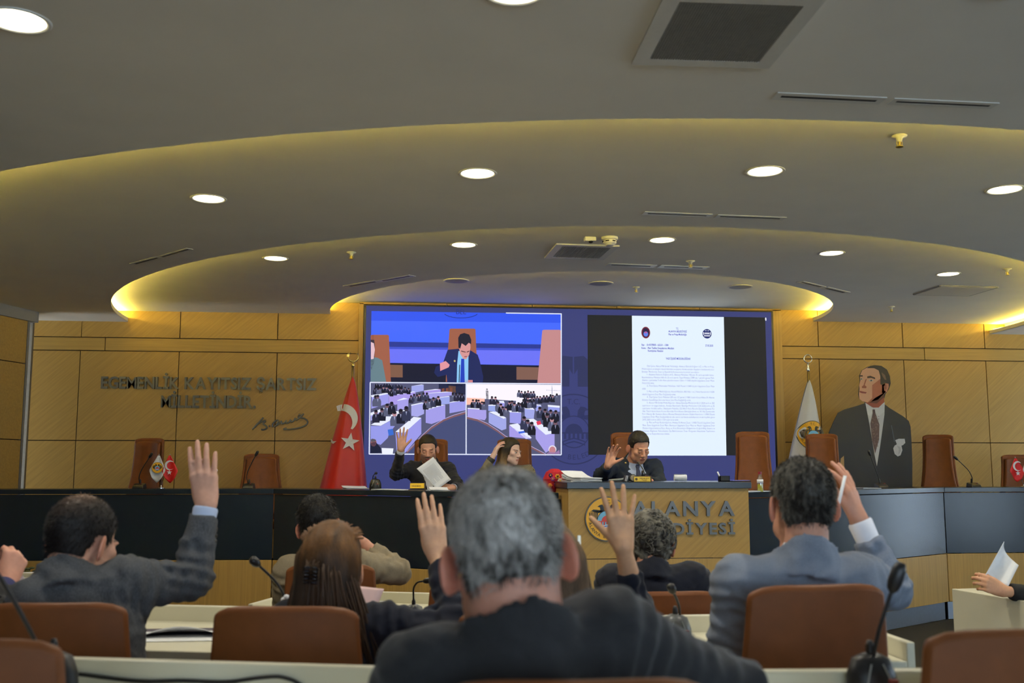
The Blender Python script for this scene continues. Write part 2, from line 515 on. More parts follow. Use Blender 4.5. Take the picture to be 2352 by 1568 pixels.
# front wall of oak panels
wall_f = MB().box((AX - 0.6, WALL_Y + 0.08, 1.75), (17.0, 0.1, 3.5)).build('wall_front', M_joint); tag(wall_f, kind='structure')
ZL = [0.40, 1.735, 2.70, 2.845, 3.30]
def wx(px): return PY(px, 900, WALL_Y)[0]
def panel(x0, x1, z0, z1, mat, name='wood_panel', par=wall_f, g=0.0045):
    MB().box(((x0 + x1) / 2, WALL_Y + 0.015, (z0 + z1) / 2), (x1 - x0 - 2 * g, 0.03, z1 - z0 - 2 * g)).build(name, mat, par, world=True, bevel=0.0015)
xs_left = [-5.6, -4.55, wx(180), wx(408), wx(634), wx(822)]
xs_right = [wx(1795), wx(1884), wx(2079), wx(2268), wx(2268) + 1.05, 9.35]
for xs in (xs_left, xs_right):
    for a, b in zip(xs[:-1], xs[1:]):
        panel(a, b, ZL[0], ZL[1], M_woodd); panel(a, b, ZL[1], ZL[2], M_woodd); panel(a, b, ZL[3], ZL[4], M_woodd)
for xs in ([-5.6, -4.2, wx(236), wx(822)], [wx(1795), wx(2128), wx(2128) + 2.2, 9.35]):
    for a, b in zip(xs[:-1], xs[1:]): panel(a, b, ZL[2], ZL[3], M_woodh)
# niche frame round the screen
SX0, SX1, SZ1, SZ0 = PY(838, 900, WALL_Y - 0.1)[0], PY(1776, 900, WALL_Y - 0.1)[0], 3.235, 0.95
nx0, nx1 = wx(822), wx(1795)
tr = empty('trim_1', ((nx0 + nx1) / 2, WALL_Y, 3.25), kind='structure')
for a, b in ((nx0, SX0 - 0.03), (SX1 + 0.03, nx1)):
    MB().box(((a + b) / 2, WALL_Y - 0.035, 1.83), (b - a, 0.07, 2.86)).build('screen_frame_post', M_woodv, tr, world=True, bevel=0.002)
tops = np.linspace(nx0, nx1, 6)
for a, b in zip(tops[:-1], tops[1:]):
    MB().box(((a + b) / 2, WALL_Y - 0.035, 3.258), (b - a - 0.008, 0.07, 0.02)).build('screen_frame_head', M_woodh, tr, world=True)
MB().box(((nx0 + nx1) / 2, WALL_Y - 0.02, 0.85), (nx1 - nx0, 0.03, 0.9)).build('screen_frame_base', M_woodh, tr, world=True)

# left side wall, oak clad, with an aluminium corner strip and a grey bulkhead above
tx, ty = PD(58, 900, 10.25)[:2]
sd = np.array([-0.30, -0.954, 0.0]); sn = np.array([0.954, -0.30, 0.0])
wl = MB(); wl.box(np.array([tx, ty, 1.75]) + sd * 4.2 - sn * 0.09, (0.12, 8.4, 3.5), np.stack([sn, -sd, [0, 0, 1]], axis=1)).build('wall_left', M_joint)
wlo = bpy.data.objects['wall_left']; tag(wlo, kind='structure')
Rw = np.stack([sn, -sd, np.array([0, 0, 1.0])], axis=1)
zz = [0.0, 0.95, 1.72, 2.48, 3.07]
for i in range(5):
    for a, b in zip(zz[:-1], zz[1:]):
        MB().box(np.array([tx, ty, (a + b) / 2]) + sd * (0.02 + 0.6 + 1.2 * i) - sn * 0.015, (0.03, 1.191, b - a - 0.009), Rw).build('wood_panel', M_woodh, wlo, world=True, bevel=0.0015)
o = MB().box(np.array([tx, ty, 1.55]) - sn * 0.03, (0.06, 0.03, 3.1), Rw).build('trim_2', plain('satin_grey_strip', (128, 128, 130), 0.5)); tag(o, kind='structure')
o = MB().box(np.array([tx, ty, 1.55]) - sn * 0.55 + np.array([0, 0.035, 0]), (1.0, 0.05, 3.1), np.eye(3)).build('wall_return', plain('return_grey', (120, 112, 98), 0.7)); tag(o, kind='structure')
M_bulk = plain('grey_bulkhead', (150, 148, 146), 0.8, var=0.03)
o = MB().box(np.array([tx, ty, 3.06]) + sd * 4.0 - sn * 0.10, (0.26, 8.2, 0.30), Rw).build('trim_3', M_bulk); tag(o, kind='structure')

_we = np.array([tx, ty]) + sd[:2] * 8.3
o = MB().box((_we[0] - 0.09, (_we[1] + YB) / 2, 1.75), (0.12, _we[1] - YB, 3.5)).build('wall_left_rear', M_woodh); tag(o, kind='structure')
# back wall, right wall with tall windows (daylight)
wbk = empty('wall_back', (AX, YB, 0), kind='structure')
wr = empty('wall_right', (XR, 3, 0), kind='structure')
M_frame = plain('window_frame_grey', (84, 88, 92), 0.4, 0.3)
M_pane = glass_mat('window_pane', (244, 250, 255), 0.08)
WZ0, WZ1 = 0.08, 2.75
MB().box((XR + 0.1, 3.2, WZ0 / 2), (0.2, 16.6, WZ0)).build('wall_sill', M_white_paint, wr, world=True)
MB().box((XR + 0.1, 3.2, (WZ1 + 3.4) / 2), (0.2, 16.6, 3.4 - WZ1)).build('wall_header', M_white_paint, wr, world=True)
wys = [(2.2, 4.6), (9.2, 10.7)]
edges = [YB] + [v for w in wys for v in w] + [WALL_Y + 0.1]
for i in range(0, len(edges), 2):
    a, b = edges[i], edges[i + 1]
    MB().box((XR + 0.1, (a + b) / 2, (WZ0 + WZ1) / 2), (0.2, b - a, WZ1 - WZ0)).build('wall_pier', M_white_paint, wr, world=True)
for k, (a, b) in enumerate(wys):
    w = empty('window_%d' % (k + 1), (XR + 0.1, (a + b) / 2, WZ0), kind='structure')
    m = MB(); yc = (a + b) / 2
    for y in (a + 0.03, b - 0.03, yc): m.box((XR + 0.1, y, (WZ0 + WZ1) / 2), (0.07, 0.06, WZ1 - WZ0))
    for z in (WZ0 + 0.03, WZ1 - 0.03): m.box((XR + 0.1, yc, z), (0.07, b - a, 0.06))
    m.build('window_frame', M_frame, w, world=True)
    for y0, y1 in ((a + 0.06, yc - 0.03), (yc + 0.03, b - 0.06)):
        MB().box((XR + 0.1, (y0 + y1) / 2, (WZ0 + WZ1) / 2), (0.008, y1 - y0, WZ1 - WZ0 - 0.12)).build('pane', M_pane, w, world=True)
    ld = bpy.data.lights.new('window_portal', 'AREA'); ld.shape = 'RECTANGLE'; ld.size = WZ1 - WZ0; ld.size_y = b - a
    ld.cycles.is_portal = True
    lo = bpy.data.objects.new('window_portal', ld); COL.objects.link(lo)
    lo.matrix_world = Matrix.Translation((XR + 0.22, yc, (WZ0 + WZ1) / 2)) @ Matrix.Rotation(math.radians(90), 4, 'Y')

WZ0 = 0.75
MB().box((AX - 0.5, YB - 0.06, WZ0 / 2), (17, 0.12, WZ0)).build('wall_sill', M_woodh, wbk, world=True)
MB().box((AX - 0.5, YB - 0.06, (WZ1 + 3.4) / 2), (17, 0.12, 3.4 - WZ1)).build('wall_header', M_woodh, wbk, world=True)
wxs = [(-2.2, 0.5), (1.0, 3.7), (4.2, 6.9)]
edges = [XL - 0.5] + [v for w in wxs for v in w] + [XR + 0.2]
for i in range(0, len(edges), 2):
    a, b = edges[i], edges[i + 1]
    MB().box(((a + b) / 2, YB - 0.06, (WZ0 + WZ1) / 2), (b - a, 0.12, WZ1 - WZ0)).build('wall_pier', M_woodh, wbk, world=True)
for k, (a, b) in enumerate(wxs):
    w = empty('window_%d' % (k + 3), ((a + b) / 2, YB - 0.06, WZ0), kind='structure')
    m = MB(); xc = (a + b) / 2
    for x in (a + 0.03, b - 0.03, xc): m.box((x, YB - 0.06, (WZ0 + WZ1) / 2), (0.06, 0.07, WZ1 - WZ0))
    for z in (WZ0 + 0.03, WZ1 - 0.03): m.box((xc, YB - 0.06, z), (b - a, 0.07, 0.06))
    m.build('window_frame', M_frame, w, world=True)
    for x0, x1 in ((a + 0.06, xc - 0.03), (xc + 0.03, b - 0.06)):
        MB().box(((x0 + x1) / 2, YB - 0.06, (WZ0 + WZ1) / 2), (x1 - x0, 0.008, WZ1 - WZ0 - 0.12)).build('pane', M_pane, w, world=True)
    ld = bpy.data.lights.new('window_portal', 'AREA'); ld.shape = 'RECTANGLE'; ld.size = b - a; ld.size_y = WZ1 - WZ0
    ld.cycles.is_portal = True
    lo = bpy.data.objects.new('window_portal', ld); COL.objects.link(lo)
    lo.matrix_world = Matrix.Translation((xc, YB - 0.14, (WZ0 + WZ1) / 2)) @ Matrix.Rotation(math.radians(90), 4, 'X')

# ------------------------------------------------------------------ ceiling fittings
M_lamp = emit('lamp_glow', (255, 244, 205), 9.0)
M_trimw = plain('white_fitting', (222, 220, 210), 0.45, var=0.02)
M_dark = plain('vent_dark', (34, 34, 33), 0.7)
def tier_z(p):
    d = math.hypot(p[0] - AX, p[1] - WALL_Y)
    return L1 if d > R1 else L2 if d > R2 else L3 if d > R3 else L4
def on_ceiling(px, py):
    for z in (L1, L2, L3, L4):
        p = PZ(px, py, z)
        if abs(tier_z(p) - z) < 1e-6: return p
    return PZ(px, py, L2)
lamps = [((40, 47), 'large glowing downlight at the top left corner of the ceiling'),
         ((1182, -22), 'glowing downlight on the near ceiling above the picture edge'),
         ((2318, -40), 'glowing downlight on the near ceiling beyond the big square grille'),
         ((479, 456), 'glowing downlight on the middle ceiling, leftmost of its row'),
         ((1097, 398), 'glowing downlight on the middle ceiling left of centre'),
         ((1757, 393), 'glowing downlight on the middle ceiling above the slot diffusers'),
         ((2308, 435), 'glowing downlight on the middle ceiling at the right edge'),
         ((633, 593), 'small glowing downlight in the inner circle, leftmost of its row'),
         ((1065, 562), 'small glowing downlight left of the small square grille'),
         ((1521, 551), 'small glowing downlight right of the smoke detector'),
         ((1910, 581), 'small glowing downlight, second from the right in the inner circle'),
         ((2178, 629), 'small glowing downlight above the plain ceiling hatch')]
def downlight(c, label, lit=True):
    o = empty('downlight', c, label=label, cat='ceiling light', group='round recessed ceiling downlights')
    r = 0.088
    MB().lathe([(r, 0.02), (r, -0.002), (r + 0.012, -0.006), (r + 0.018, -0.002), (r + 0.018, 0.0)], n=32).build('trim_ring', M_trimw, o, smooth=True)
    MB().lathe([(0.0, -0.0005), (r, -0.0005)], n=32).build('lens', M_lamp if lit else M_trimw, o)
    if lit:
        ld = bpy.data.lights.new('downlight_lamp', 'AREA'); ld.shape = 'DISK'; ld.size = 0.15; ld.energy = DOWNLIGHT_W
        ld.color = (1.0, 0.93, 0.78); ld.spread = math.radians(150)
        lo = bpy.data.objects.new('downlight_lamp', ld); COL.objects.link(lo); lo.parent = o; lo.location = (0, 0, -0.012)
    return o
for (x, y), lb in lamps: downlight(on_ceiling(x, y), lb)
# rows behind the camera that the room goes on with
for x, lb in ((-2.4, 'left'), (5.2, 'right')):
    downlight((x, -0.9, L1), 'glowing downlight on the ceiling behind the seats, %s one' % lb)
for (x, y), lb in (((1048, 644), 'unlit round ceiling speaker over the screen, left one'), ((1380, 650), 'unlit round ceiling speaker over the screen, middle one'), ((1700, 658), 'unlit round ceiling speaker over the screen, right one')):
    c = on_ceiling(x, y)
    o = empty('ceiling_speaker', c, label=lb, cat='speaker', group='flush ceiling speakers')
    MB().lathe([(0.115, 0.0), (0.115, -0.006), (0.10, -0.009), (0.0, -0.009)], n=28).build('grille', plain('speaker_grille', (150, 150, 160), 0.6), o, smooth=True, sharp=40)
    MB().lathe([(0.115, 0.0), (0.125, 0.0), (0.125, -0.007), (0.115, -0.007)], n=28).build('rim', M_trimw, o)

def ceil_quad(name, pts_px, label, cat, group=None, grid=None, plainhatch=False):
    z = tier_z(on_ceiling(*[sum(v) / 4 for v in zip(*pts_px)]))
    P = [PZ(x, y, z) for x, y in pts_px]                  # near-left, near-right, far-right, far-left in plan
    c = sum(P) / 4
    ex = ((P[1] - P[0]) + (P[2] - P[3])) / 2; ey = ((P[3] - P[0]) + (P[2] - P[1])) / 2
    w, h = np.linalg.norm(ex), np.linalg.norm(ey); ex /= w; ey = ey - ex * (ey @ ex); ey /= np.linalg.norm(ey)
    o = empty(name, c, label=label, cat=cat, group=group)
    Rm = np.stack([ex, ey, [0, 0, 1]], axis=1)
    if plainhatch:
        MB().box((0, 0, -0.006), (w - 0.02, h - 0.02, 0.012), Rm).build('hatch_panel', M_trimw, o)
        m = MB()
        for sx in (-1, 1): m.box(Rm @ np.array([sx * w / 2, 0, -0.005]), (0.018, h, 0.01), Rm)
        for sy in (-1, 1): m.box(Rm @ np.array([0, sy * h / 2, -0.005]), (w, 0.018, 0.01), Rm)
        m.build('hatch_frame', M_bulk, o); return o
    fw = min(0.055, h * 0.36)
    m = MB()
    ft = 0.012 if grid else 0.004
    for sx in (-1, 1): m.box(Rm @ np.array([sx * (w / 2 - fw / 2), 0, -ft / 2]), (fw, h - 2 * fw, ft), Rm)
    for sy in (-1, 1): m.box(Rm @ np.array([0, sy * (h / 2 - fw / 2), -ft / 2]), (w, fw, ft), Rm)
    m.build('frame', M_trimw, o)
    MB().box((0, 0, -0.002), (w - 1.6 * fw, h - 1.6 * fw, 0.003), Rm).build('backing', M_dark, o)
    if grid:
        m = MB(); iw, ih = w - 2 * fw, h - 2 * fw
        for i in range(1, grid[0]): m.box(Rm @ np.array([-iw / 2 + iw * i / grid[0], 0, -0.008]), (0.005, ih, 0.007), Rm)
        for i in range(1, grid[1]): m.box(Rm @ np.array([0, -ih / 2 + ih * i / grid[1], -0.008]), (iw, 0.005, 0.007), Rm)
        g = m.build('grille_mesh', plain('grille_metal', (160, 157, 146), 0.5), o); tag(g, kind='stuff')
    return o
ceil_quad('ceiling_grille', [(1524, -25), (1905, -10), (1762, 150), (1455, 142)], 'large square white return air grille at the top of the ceiling', 'vent', 'square ceiling grilles', (46, 46))
ceil_quad('ceiling_grille', [(1273, 558), (1419, 563), (1391, 594), (1255, 590)], 'small square grille beside the smoke detector', 'vent', 'square ceiling grilles', (26, 26))
ceil_quad('ceiling_hatch', [(2150, 655), (2280, 658), (2235, 678), (2108, 675)], 'plain flush ceiling hatch at the right', 'hatch', plainhatch=True)
slots = [([(1785, 211), (2035, 223), (2020, 238), (1772, 227)], 'slot diffuser near the large grille, left of its pair'),
         ([(2053, 224), (2293, 236), (2278, 248), (2038, 238)], 'slot diffuser near the large grille, right of its pair'),
         ([(1481, 485), (1637, 491), (1628, 498), (1474, 492)], 'slot diffuser at the edge of the middle ceiling, left of its pair'),
         ([(1648, 492), (1806, 498), (1797, 505), (1640, 499)], 'slot diffuser at the edge of the middle ceiling, right of its pair'),
         ([(365, 588), (432, 569), (440, 572), (373, 592)], 'slot diffuser on the left ceiling, far half of its pair'),
         ([(303, 604), (362, 588), (370, 592), (310, 608)], 'slot diffuser on the left ceiling, near half of its pair'),
         ([(870, 643), (944, 630), (950, 634), (876, 647)], 'slot diffuser left of the inner circle edge, right half of its pair'),
         ([(794, 655), (866, 643), (872, 647), (800, 660)], 'slot diffuser left of the inner circle edge, left half of its pair'),
         ([(1395, 604), (1506, 608), (1503, 614), (1392, 610)], 'slot diffuser below the small grille, left of its pair'),
         ([(1516, 608), (1626, 612), (1623, 618), (1513, 614)], 'slot diffuser below the small grille, right of its pair'),
         ([(1840, 645), (1892, 657), (1886, 661), (1834, 648)], 'slot diffuser at the right of the inner circle, left half of its pair'),
         ([(1895, 658), (1946, 670), (1940, 674), (1889, 662)], 'slot diffuser at the right of the inner circle, right half of its pair')]
for pts, lb in slots: ceil_quad('slot_diffuser', pts, lb, 'vent', 'narrow ceiling slot diffusers')
for (x, y), lb in (((2065, 312), 'ceiling sprinkler near the right slot diffusers'), ((807, 579), 'ceiling sprinkler left of centre in the inner circle'), ((1586, 599), 'ceiling sprinkler above the right slot diffuser'),
                   ((1461, 659), 'ceiling sprinkler over the screen'), ((2313, 617), 'ceiling sprinkler at the far right'), ((2047, 704), 'tiny ceiling sprinkler near the right wall panels')):
    o = empty('sprinkler', on_ceiling(x, y), label=lb, cat='sprinkler', group='ceiling sprinklers')
    MB().lathe([(0.038, 0.0), (0.036, -0.006), (0.016, -0.010), (0.012, -0.03)], n=20).build('rosette', M_trimw, o, smooth=True)
    m = MB().lathe([(0.007, -0.03), (0.006, -0.05), (0.018, -0.052), (0.018, -0.055)], n=14)
    for s in (-1, 1): m.tube([(0.012 * s, 0, -0.028), (0.014 * s, 0, -0.042), (0.004 * s, 0, -0.05)], 0.0025, 6)
    m.build('deflector', plain('brass', (190, 170, 90), 0.35, 0.8), o)
c = on_ceiling(1400, 545)
o = empty('smoke_detector', c, label='white round smoke detector beside the small square grille', cat='detector')
MB().lathe([(0.062, 0), (0.062, -0.018), (0.056, -0.022)], n=28).build('base', M_trimw, o, smooth=True, sharp=35)
MB().lathe([(0.05, -0.022), (0.05, -0.045), (0.03, -0.062), (0.0, -0.064)], n=28).build('dome', M_trimw, o, smooth=True, sharp=35)
for a in range(0, 360, 60): MB().box((0.0495 * math.cos(math.radians(a)), 0.0495 * math.sin(math.radians(a)), -0.033), (0.006, 0.026, 0.008), np.array(Matrix.Rotation(math.radians(a), 3, 'Z'))).build('slot', M_dark, o)
c = on_ceiling(1355, 545)
o = empty('ceiling_sensor', c, label='small white box sensor left of the smoke detector', cat='sensor')
MB().box((0, 0, -0.016), (0.085, 0.06, 0.032)).build('housing', M_trimw, o, bevel=0.006)
MB().ball((0.005, -0.01, -0.034), (0.018, 0.018, 0.012), 12).build('lens', M_dark, o, smooth=True)
# ================================================================== LED screen on the front wall
YS = WALL_Y - 0.11
M_screen = attr_mat('led_picture', emission=True, rough=0.6)
M_black = plain('black_plastic', (22, 22, 24), 0.45)
scr = empty('video_wall', ((SX0 + SX1) / 2, WALL_Y - 0.06, SZ0), label='large LED video wall showing a meeting and a typed document', cat='screen')
MB().box(((SX0 + SX1) / 2, WALL_Y - 0.06, (SZ0 + SZ1) / 2), (SX1 - SX0 + 0.05, 0.09, SZ1 - SZ0)).build('cabinet', M_black, scr, world=True)
def sp(px, py):
    p = PY(px, py, YS); return (p[0], p[2])
def sprint(): return Print((0, YS, 0), (1, 0, 0), (0, 0, 1))
pr = sprint()
pr.rect(SX0, SZ0 + 0.01, SX1, SZ1 - 0.012, (60, 66, 120))
# faint big crests in the backdrop
ce = sp(1318, 985); er = sp(1398, 985)[0] - ce[0]
emblem(pr, ce[0], ce[1], er, False, (48, 54, 96), (60, 66, 120), True)
pr.layer()
for sx in (-1, 1):
    w = lambda pts: [(ce[0] + sx * er * a, ce[1] + er * b) for a, b in pts][::sx]
    pr.poly(w([(0.02, 2.05), (0.30, 2.08), (0.44, 1.95), (0.44, 1.2), (0.12, 1.2), (0.12, 1.7), (0.02, 1.55)]), (50, 56, 96))
pr.build('backdrop', M_screen, scr)

# video conference window: three camera pictures
def vid(X, Y): return sp(840 + X / 4.357, 700 + Y / 4.357)
class VP:
    def __init__(s, k): s.p = sprint(); s.p.k = k
    def poly(s, pts, c): s.p.poly([vid(*q) for q in pts][::-1], c); return s
    def rect(s, a, b, c_, d, c): return s.poly([(a, b), (c_, b), (c_, d), (a, d)], c)
    def ell(s, x, y, rx, ry, c, n=14): return s.poly([(x + rx * math.cos(2 * math.pi * i / n), y + ry * math.sin(2 * math.pi * i / n)) for i in range(n)], c)
    def up(s): s.p.layer(); return s
    def build(s, nm): return s.p.build(nm, M_screen, scr)
v = VP(12)
v.poly([(58, 62), (1952, 90), (1952, 785), (46, 778)], (70, 106, 255)); v.up()
v.poly([(58, 62), (1952, 90), (1952, 180), (56, 158)], (52, 88, 240))
v.poly([(54, 365), (1952, 400), (1952, 440), (54, 418)], (44, 60, 150))
v.poly([(54, 418), (1952, 440), (1952, 462), (54, 440)], (66, 84, 210))
v.poly([(50, 578), (1952, 610), (1952, 785), (46, 778)], (26, 30, 54)); v.up()
v.poly([(50, 440), (1952, 462), (1952, 606), (50, 576)], (108, 116, 246))
v.poly([(205, 598), (370, 602), (370, 726), (205, 724)], (128, 92, 76)); v.poly([(1508, 620), (1745, 626), (1745, 750), (1508, 748)], (128, 94, 84))
for i in range(24):
    a0, a1 = (math.radians(20 + 140 * (i + q) / 24) for q in (0, 1))
    v.poly([(953 + 178 * math.cos(a0), 72 + 62 * math.sin(a0)), (953 + 178 * math.cos(a1), 72 + 62 * math.sin(a1)), (953 + 170 * math.cos(a1), 72 + 57 * math.sin(a1)), (953 + 170 * math.cos(a0), 72 + 57 * math.sin(a0))], (30, 44, 110))
v.p.text('BEL', *vid(900, 92), 0.075, (40, 54, 130)); v.up()
def chair2(x0, x1, y0, x2, x3, y1, c=(160, 96, 76)):
    v.poly([(x0, y0 + 8), (x0 + 14, y0), (x1 - 14, y0), (x1, y0 + 8), (x3, y1), (x2, y1)], c)
chair2(838, 1098, 238, 800, 1120, 770); chair2(1766, 1952, 250, 1716, 1952, 785, (196, 138, 140)); chair2(50, 232, 300, 50, 252, 772)
v.rect(62, 300, 80, 760, (120, 72, 56)); v.up()
v.poly([(50, 520), (120, 530), (165, 555), (205, 770), (48, 770)], (104, 130, 140)); v.poly([(50, 350), (84, 350), (92, 400), (88, 560), (60, 650), (50, 640)], (60, 50, 62)); v.up()
v.poly([(52, 372), (82, 385), (92, 450), (80, 540), (52, 545)], (228, 190, 200)); v.up()
# the speaker in the top picture
v.poly([(820, 450), (925, 440), (1030, 445), (1120, 500), (1140, 560), (1176, 720), (1170, 778), (815, 776), (808, 700), (720, 722), (684, 680), (700, 620), (770, 590)], (34, 44, 96)); v.up()
v.poly([(928, 462), (1028, 470), (1024, 776), (910, 776), (914, 600)], (140, 200, 244))
v.poly([(742, 585), (800, 562), (840, 600), (830, 625), (745, 662)], (226, 150, 160)); v.rect(985, 752, 1070, 776, (206, 132, 140)); v.up()
v.poly([(955, 540), (985, 540), (990, 776), (944, 776)], (38, 66, 190)); v.poly([(936, 600), (944, 600), (938, 776), (930, 776)], (24, 30, 50))
v.poly([(940, 380), (1045, 376), (1048, 430), (1035, 500), (1005, 545), (975, 540), (945, 490), (930, 420)], (214, 150, 150)); v.up()
v.poly([(925, 330), (945, 295), (985, 282), (1035, 298), (1056, 350), (1054, 395), (1030, 380), (1000, 412), (960, 385), (945, 440), (928, 430)], (34, 36, 54))
v.poly([(955, 458), (1000, 470), (1000, 478), (955, 468)], (90, 50, 60)); v.poly([(1010, 470), (1036, 458), (1036, 468), (1010, 478)], (90, 50, 60)); v.poly([(985, 515), (1015, 512), (1012, 522), (988, 524)], (150, 80, 90)); v.ell(890, 562, 9, 11, (200, 180, 120))
v.build('video_tile')
# two views of the hall
def hall(seed, x0, x1, floor_poly, kerb, desks, crowds, extra):
    global v
    v = VP(12); rr = random.Random(seed)
    v.rect(x0, 780, x1, 1495, (86, 88, 120)); v.up()
    extra(0)
    v.up(); v.poly(floor_poly, (70, 78, 120)); v.up()
    for i in range(len(kerb) - 1):
        (ax, ay), (bx, by) = kerb[i], kerb[i + 1]
        v.poly([(ax, ay), (bx, by), (bx, by + 20), (ax, ay + 20)], (128, 92, 100)); v.poly([(ax, ay - 5), (bx, by - 5), (bx, by), (ax, ay)], (196, 186, 240))
    v.up()
    for k, (top, front, cr) in enumerate(desks):
        v.poly(front, (150 + rr.randint(0, 20), 152 + rr.randint(0, 16), 232)); v.poly(top, (232, 236, 255)); v.up()
    for (a, b, c_, d, n, sz) in crowds:
        for i in range(n):
            t = (i + 0.5) / n; x = a + (c_ - a) * t + rr.uniform(-8, 8); y = b + (d - b) * t + rr.uniform(-10, 10)
            if not x0 + sz < x < x1 - sz: continue
            dk = rr.choice([(28, 30, 48), (40, 40, 62), (52, 56, 84), (24, 26, 40), (88, 92, 120)])
            v.poly([(x - sz * .5, max(y - sz * .35, 784)), (x + sz * .5, max(y - sz * .35, 784)), (x + sz * .75, y + sz * .3), (x + sz * .7, y + sz * 1.3), (x - sz * .7, y + sz * 1.3), (x - sz * .75, y + sz * .3)], dk)
            v.poly([(x - sz * .12, y - sz * .3), (x + sz * .12, y - sz * .3), (x, y + sz * .4)], (190, 196, 235))
            if y - sz > 790: v.ell(x, y - sz * .7, sz * .36, sz * .46, rr.choice([(190, 140, 150), (120, 90, 104), (60, 54, 70)])); v.up(); v.ell(x, y - sz * .92, sz * .34, sz * .26, (30, 28, 40), 10)
        v.up()
    extra(1)
    return v
desksL = [([(50, 905), (210, 880), (230, 890), (60, 925)], [(60, 925), (230, 890), (230, 985), (55, 1040)], 0), ([(458, 812), (560, 796), (580, 800), (458, 812)], [(458, 812), (580, 800), (580, 860), (458, 885)], 0),
          ([(230, 910), (480, 866), (498, 872), (232, 912)], [(232, 912), (498, 872), (498, 930), (300, 1000), (232, 985)], 0), ([(583, 858), (700, 842), (750, 846), (583, 862)], [(583, 862), (750, 846), (750, 890), (583, 910)], 0),
          ([(632, 882), (800, 868), (862, 872), (632, 886)], [(632, 886), (862, 872), (862, 905), (632, 940)], 0), ([(316, 955), (380, 930), (426, 940), (316, 960)], [(316, 960), (426, 940), (426, 1040), (316, 1055)], 0),
          ([(736, 925), (830, 912), (840, 918), (740, 930)], [(740, 930), (840, 918), (840, 990), (740, 1000)], 0), ([(452, 1000), (560, 976), (584, 982), (456, 1010)], [(456, 1010), (584, 982), (584, 1090), (520, 1120), (456, 1110)], 0),
          ([(600, 1050), (720, 1000), (796, 1000), (606, 1054)], [(600, 1054), (796, 1000), (796, 1140), (660, 1192), (600, 1180)], 0), ([(838, 975), (940, 950), (1000, 955), (842, 980)], [(838, 980), (1000, 957), (1000, 1055), (838, 1085)], 0),
          ([(50, 1080), (180, 1030), (240, 1035), (50, 1110)], [(50, 1110), (240, 1035), (240, 1090), (50, 1160)], 0), ([(50, 1200), (300, 1065), (390, 1050), (400, 1070), (150, 1210)], [(50, 1210), (150, 1212), (400, 1070), (270, 1140), (222, 1330), (150, 1400), (50, 1370)], 0),
          ([(297, 1270), (480, 1120), (556, 1130), (385, 1282)], [(297, 1275), (385, 1282), (556, 1130), (556, 1290), (395, 1480), (310, 1470)], 0)]
desksL = [d for d in desksL]
def exL(s):
    if s == 0:
        v.poly([(730, 790), (1002, 790), (1002, 900), (860, 880), (730, 870)], (38, 44, 74)); v.poly([(810, 792), (970, 800), (965, 815), (815, 806)], (16, 18, 28)); v.poly([(830, 806), (900, 815), (900, 880), (830, 870)], (112, 82, 62))
        for i in range(6): v.poly([(640 + 40 * i, 850 - 4 * i), (668 + 40 * i, 846 - 4 * i), (668 + 40 * i, 900), (640 + 40 * i, 905)], (150, 88, 60))
    else:
        v.up(); v.poly([(50, 1380), (100, 1370), (150, 1430), (160, 1480), (50, 1485)], (30, 36, 60)); v.ell(80, 1378, 30, 38, (150, 100, 104)); v.poly([(160, 1432), (278, 1436), (270, 1490), (165, 1490)], (236, 240, 255))
        v.up(); v.poly([(50, 1350), (66, 1338), (104, 1350), (100, 1366), (60, 1372)], (90, 86, 96)); v.poly([(220, 1250), (270, 1240), (282, 1300), (230, 1310)], (60, 110, 210))
kerbL = [(412, 1470), (480, 1400), (560, 1310), (660, 1220), (780, 1145), (880, 1105), (1000, 1070)]
hall(3, 46, 1002, [(412, 1490), (560, 1325), (780, 1160), (1000, 1085), (1000, 1492), (420, 1492)], kerbL, desksL,
     [(60, 800, 360, 810, 10, 26), (70, 850, 260, 860, 6, 26), (240, 880, 450, 850, 6, 26), (90, 960, 130, 950, 2, 46), (440, 940, 620, 910, 6, 32), (580, 1000, 740, 960, 4, 40), (850, 930, 980, 920, 4, 34), (80, 1130, 290, 1010, 4, 52), (250, 1150, 440, 1080, 3, 60)], exL).build('video_tile')
desksR = [([(1018, 1030), (1200, 1040), (1206, 1050), (1018, 1040)], [(1018, 1040), (1206, 1050), (1206, 1130), (1190, 1155), (1018, 1120)], 0), ([(1230, 1070), (1300, 1065), (1406, 1130), (1380, 1140)], [(1230, 1075), (1380, 1140), (1406, 1132), (1406, 1240), (1360, 1256), (1230, 1180)], 0),
          ([(1226, 1000), (1290, 995), (1305, 1010), (1226, 1010)], [(1226, 1010), (1305, 1010), (1300, 1070), (1226, 1060)], 0), ([(1320, 960), (1380, 960), (1390, 985), (1320, 975)], [(1320, 975), (1390, 985), (1385, 1020), (1320, 1010)], 0),
          ([(1420, 1045), (1520, 1040), (1556, 1080), (1440, 1075)], [(1440, 1075), (1556, 1080), (1550, 1190), (1440, 1180)], 0), ([(1590, 1030), (1670, 1030), (1690, 1050), (1590, 1040)], [(1590, 1040), (1690, 1050), (1680, 1140), (1590, 1130)], 0),
          ([(1700, 995), (1750, 1000), (1755, 1010), (1700, 1005)], [(1700, 1005), (1755, 1010), (1750, 1080), (1700, 1060)], 0), ([(1434, 1200), (1520, 1185), (1660, 1330), (1600, 1340)], [(1434, 1205), (1600, 1340), (1655, 1332), (1655, 1340), (1436, 1320)], 0),
          ([(1600, 1140), (1680, 1140), (1890, 1280), (1800, 1300)], [(1690, 1200), (1800, 1300), (1888, 1282), (1888, 1420), (1800, 1480), (1700, 1340)], 0), ([(1820, 1000), (1940, 1010), (1940, 1030), (1822, 1020)], [(1822, 1020), (1940, 1030), (1940, 1070), (1822, 1060)], 0)]
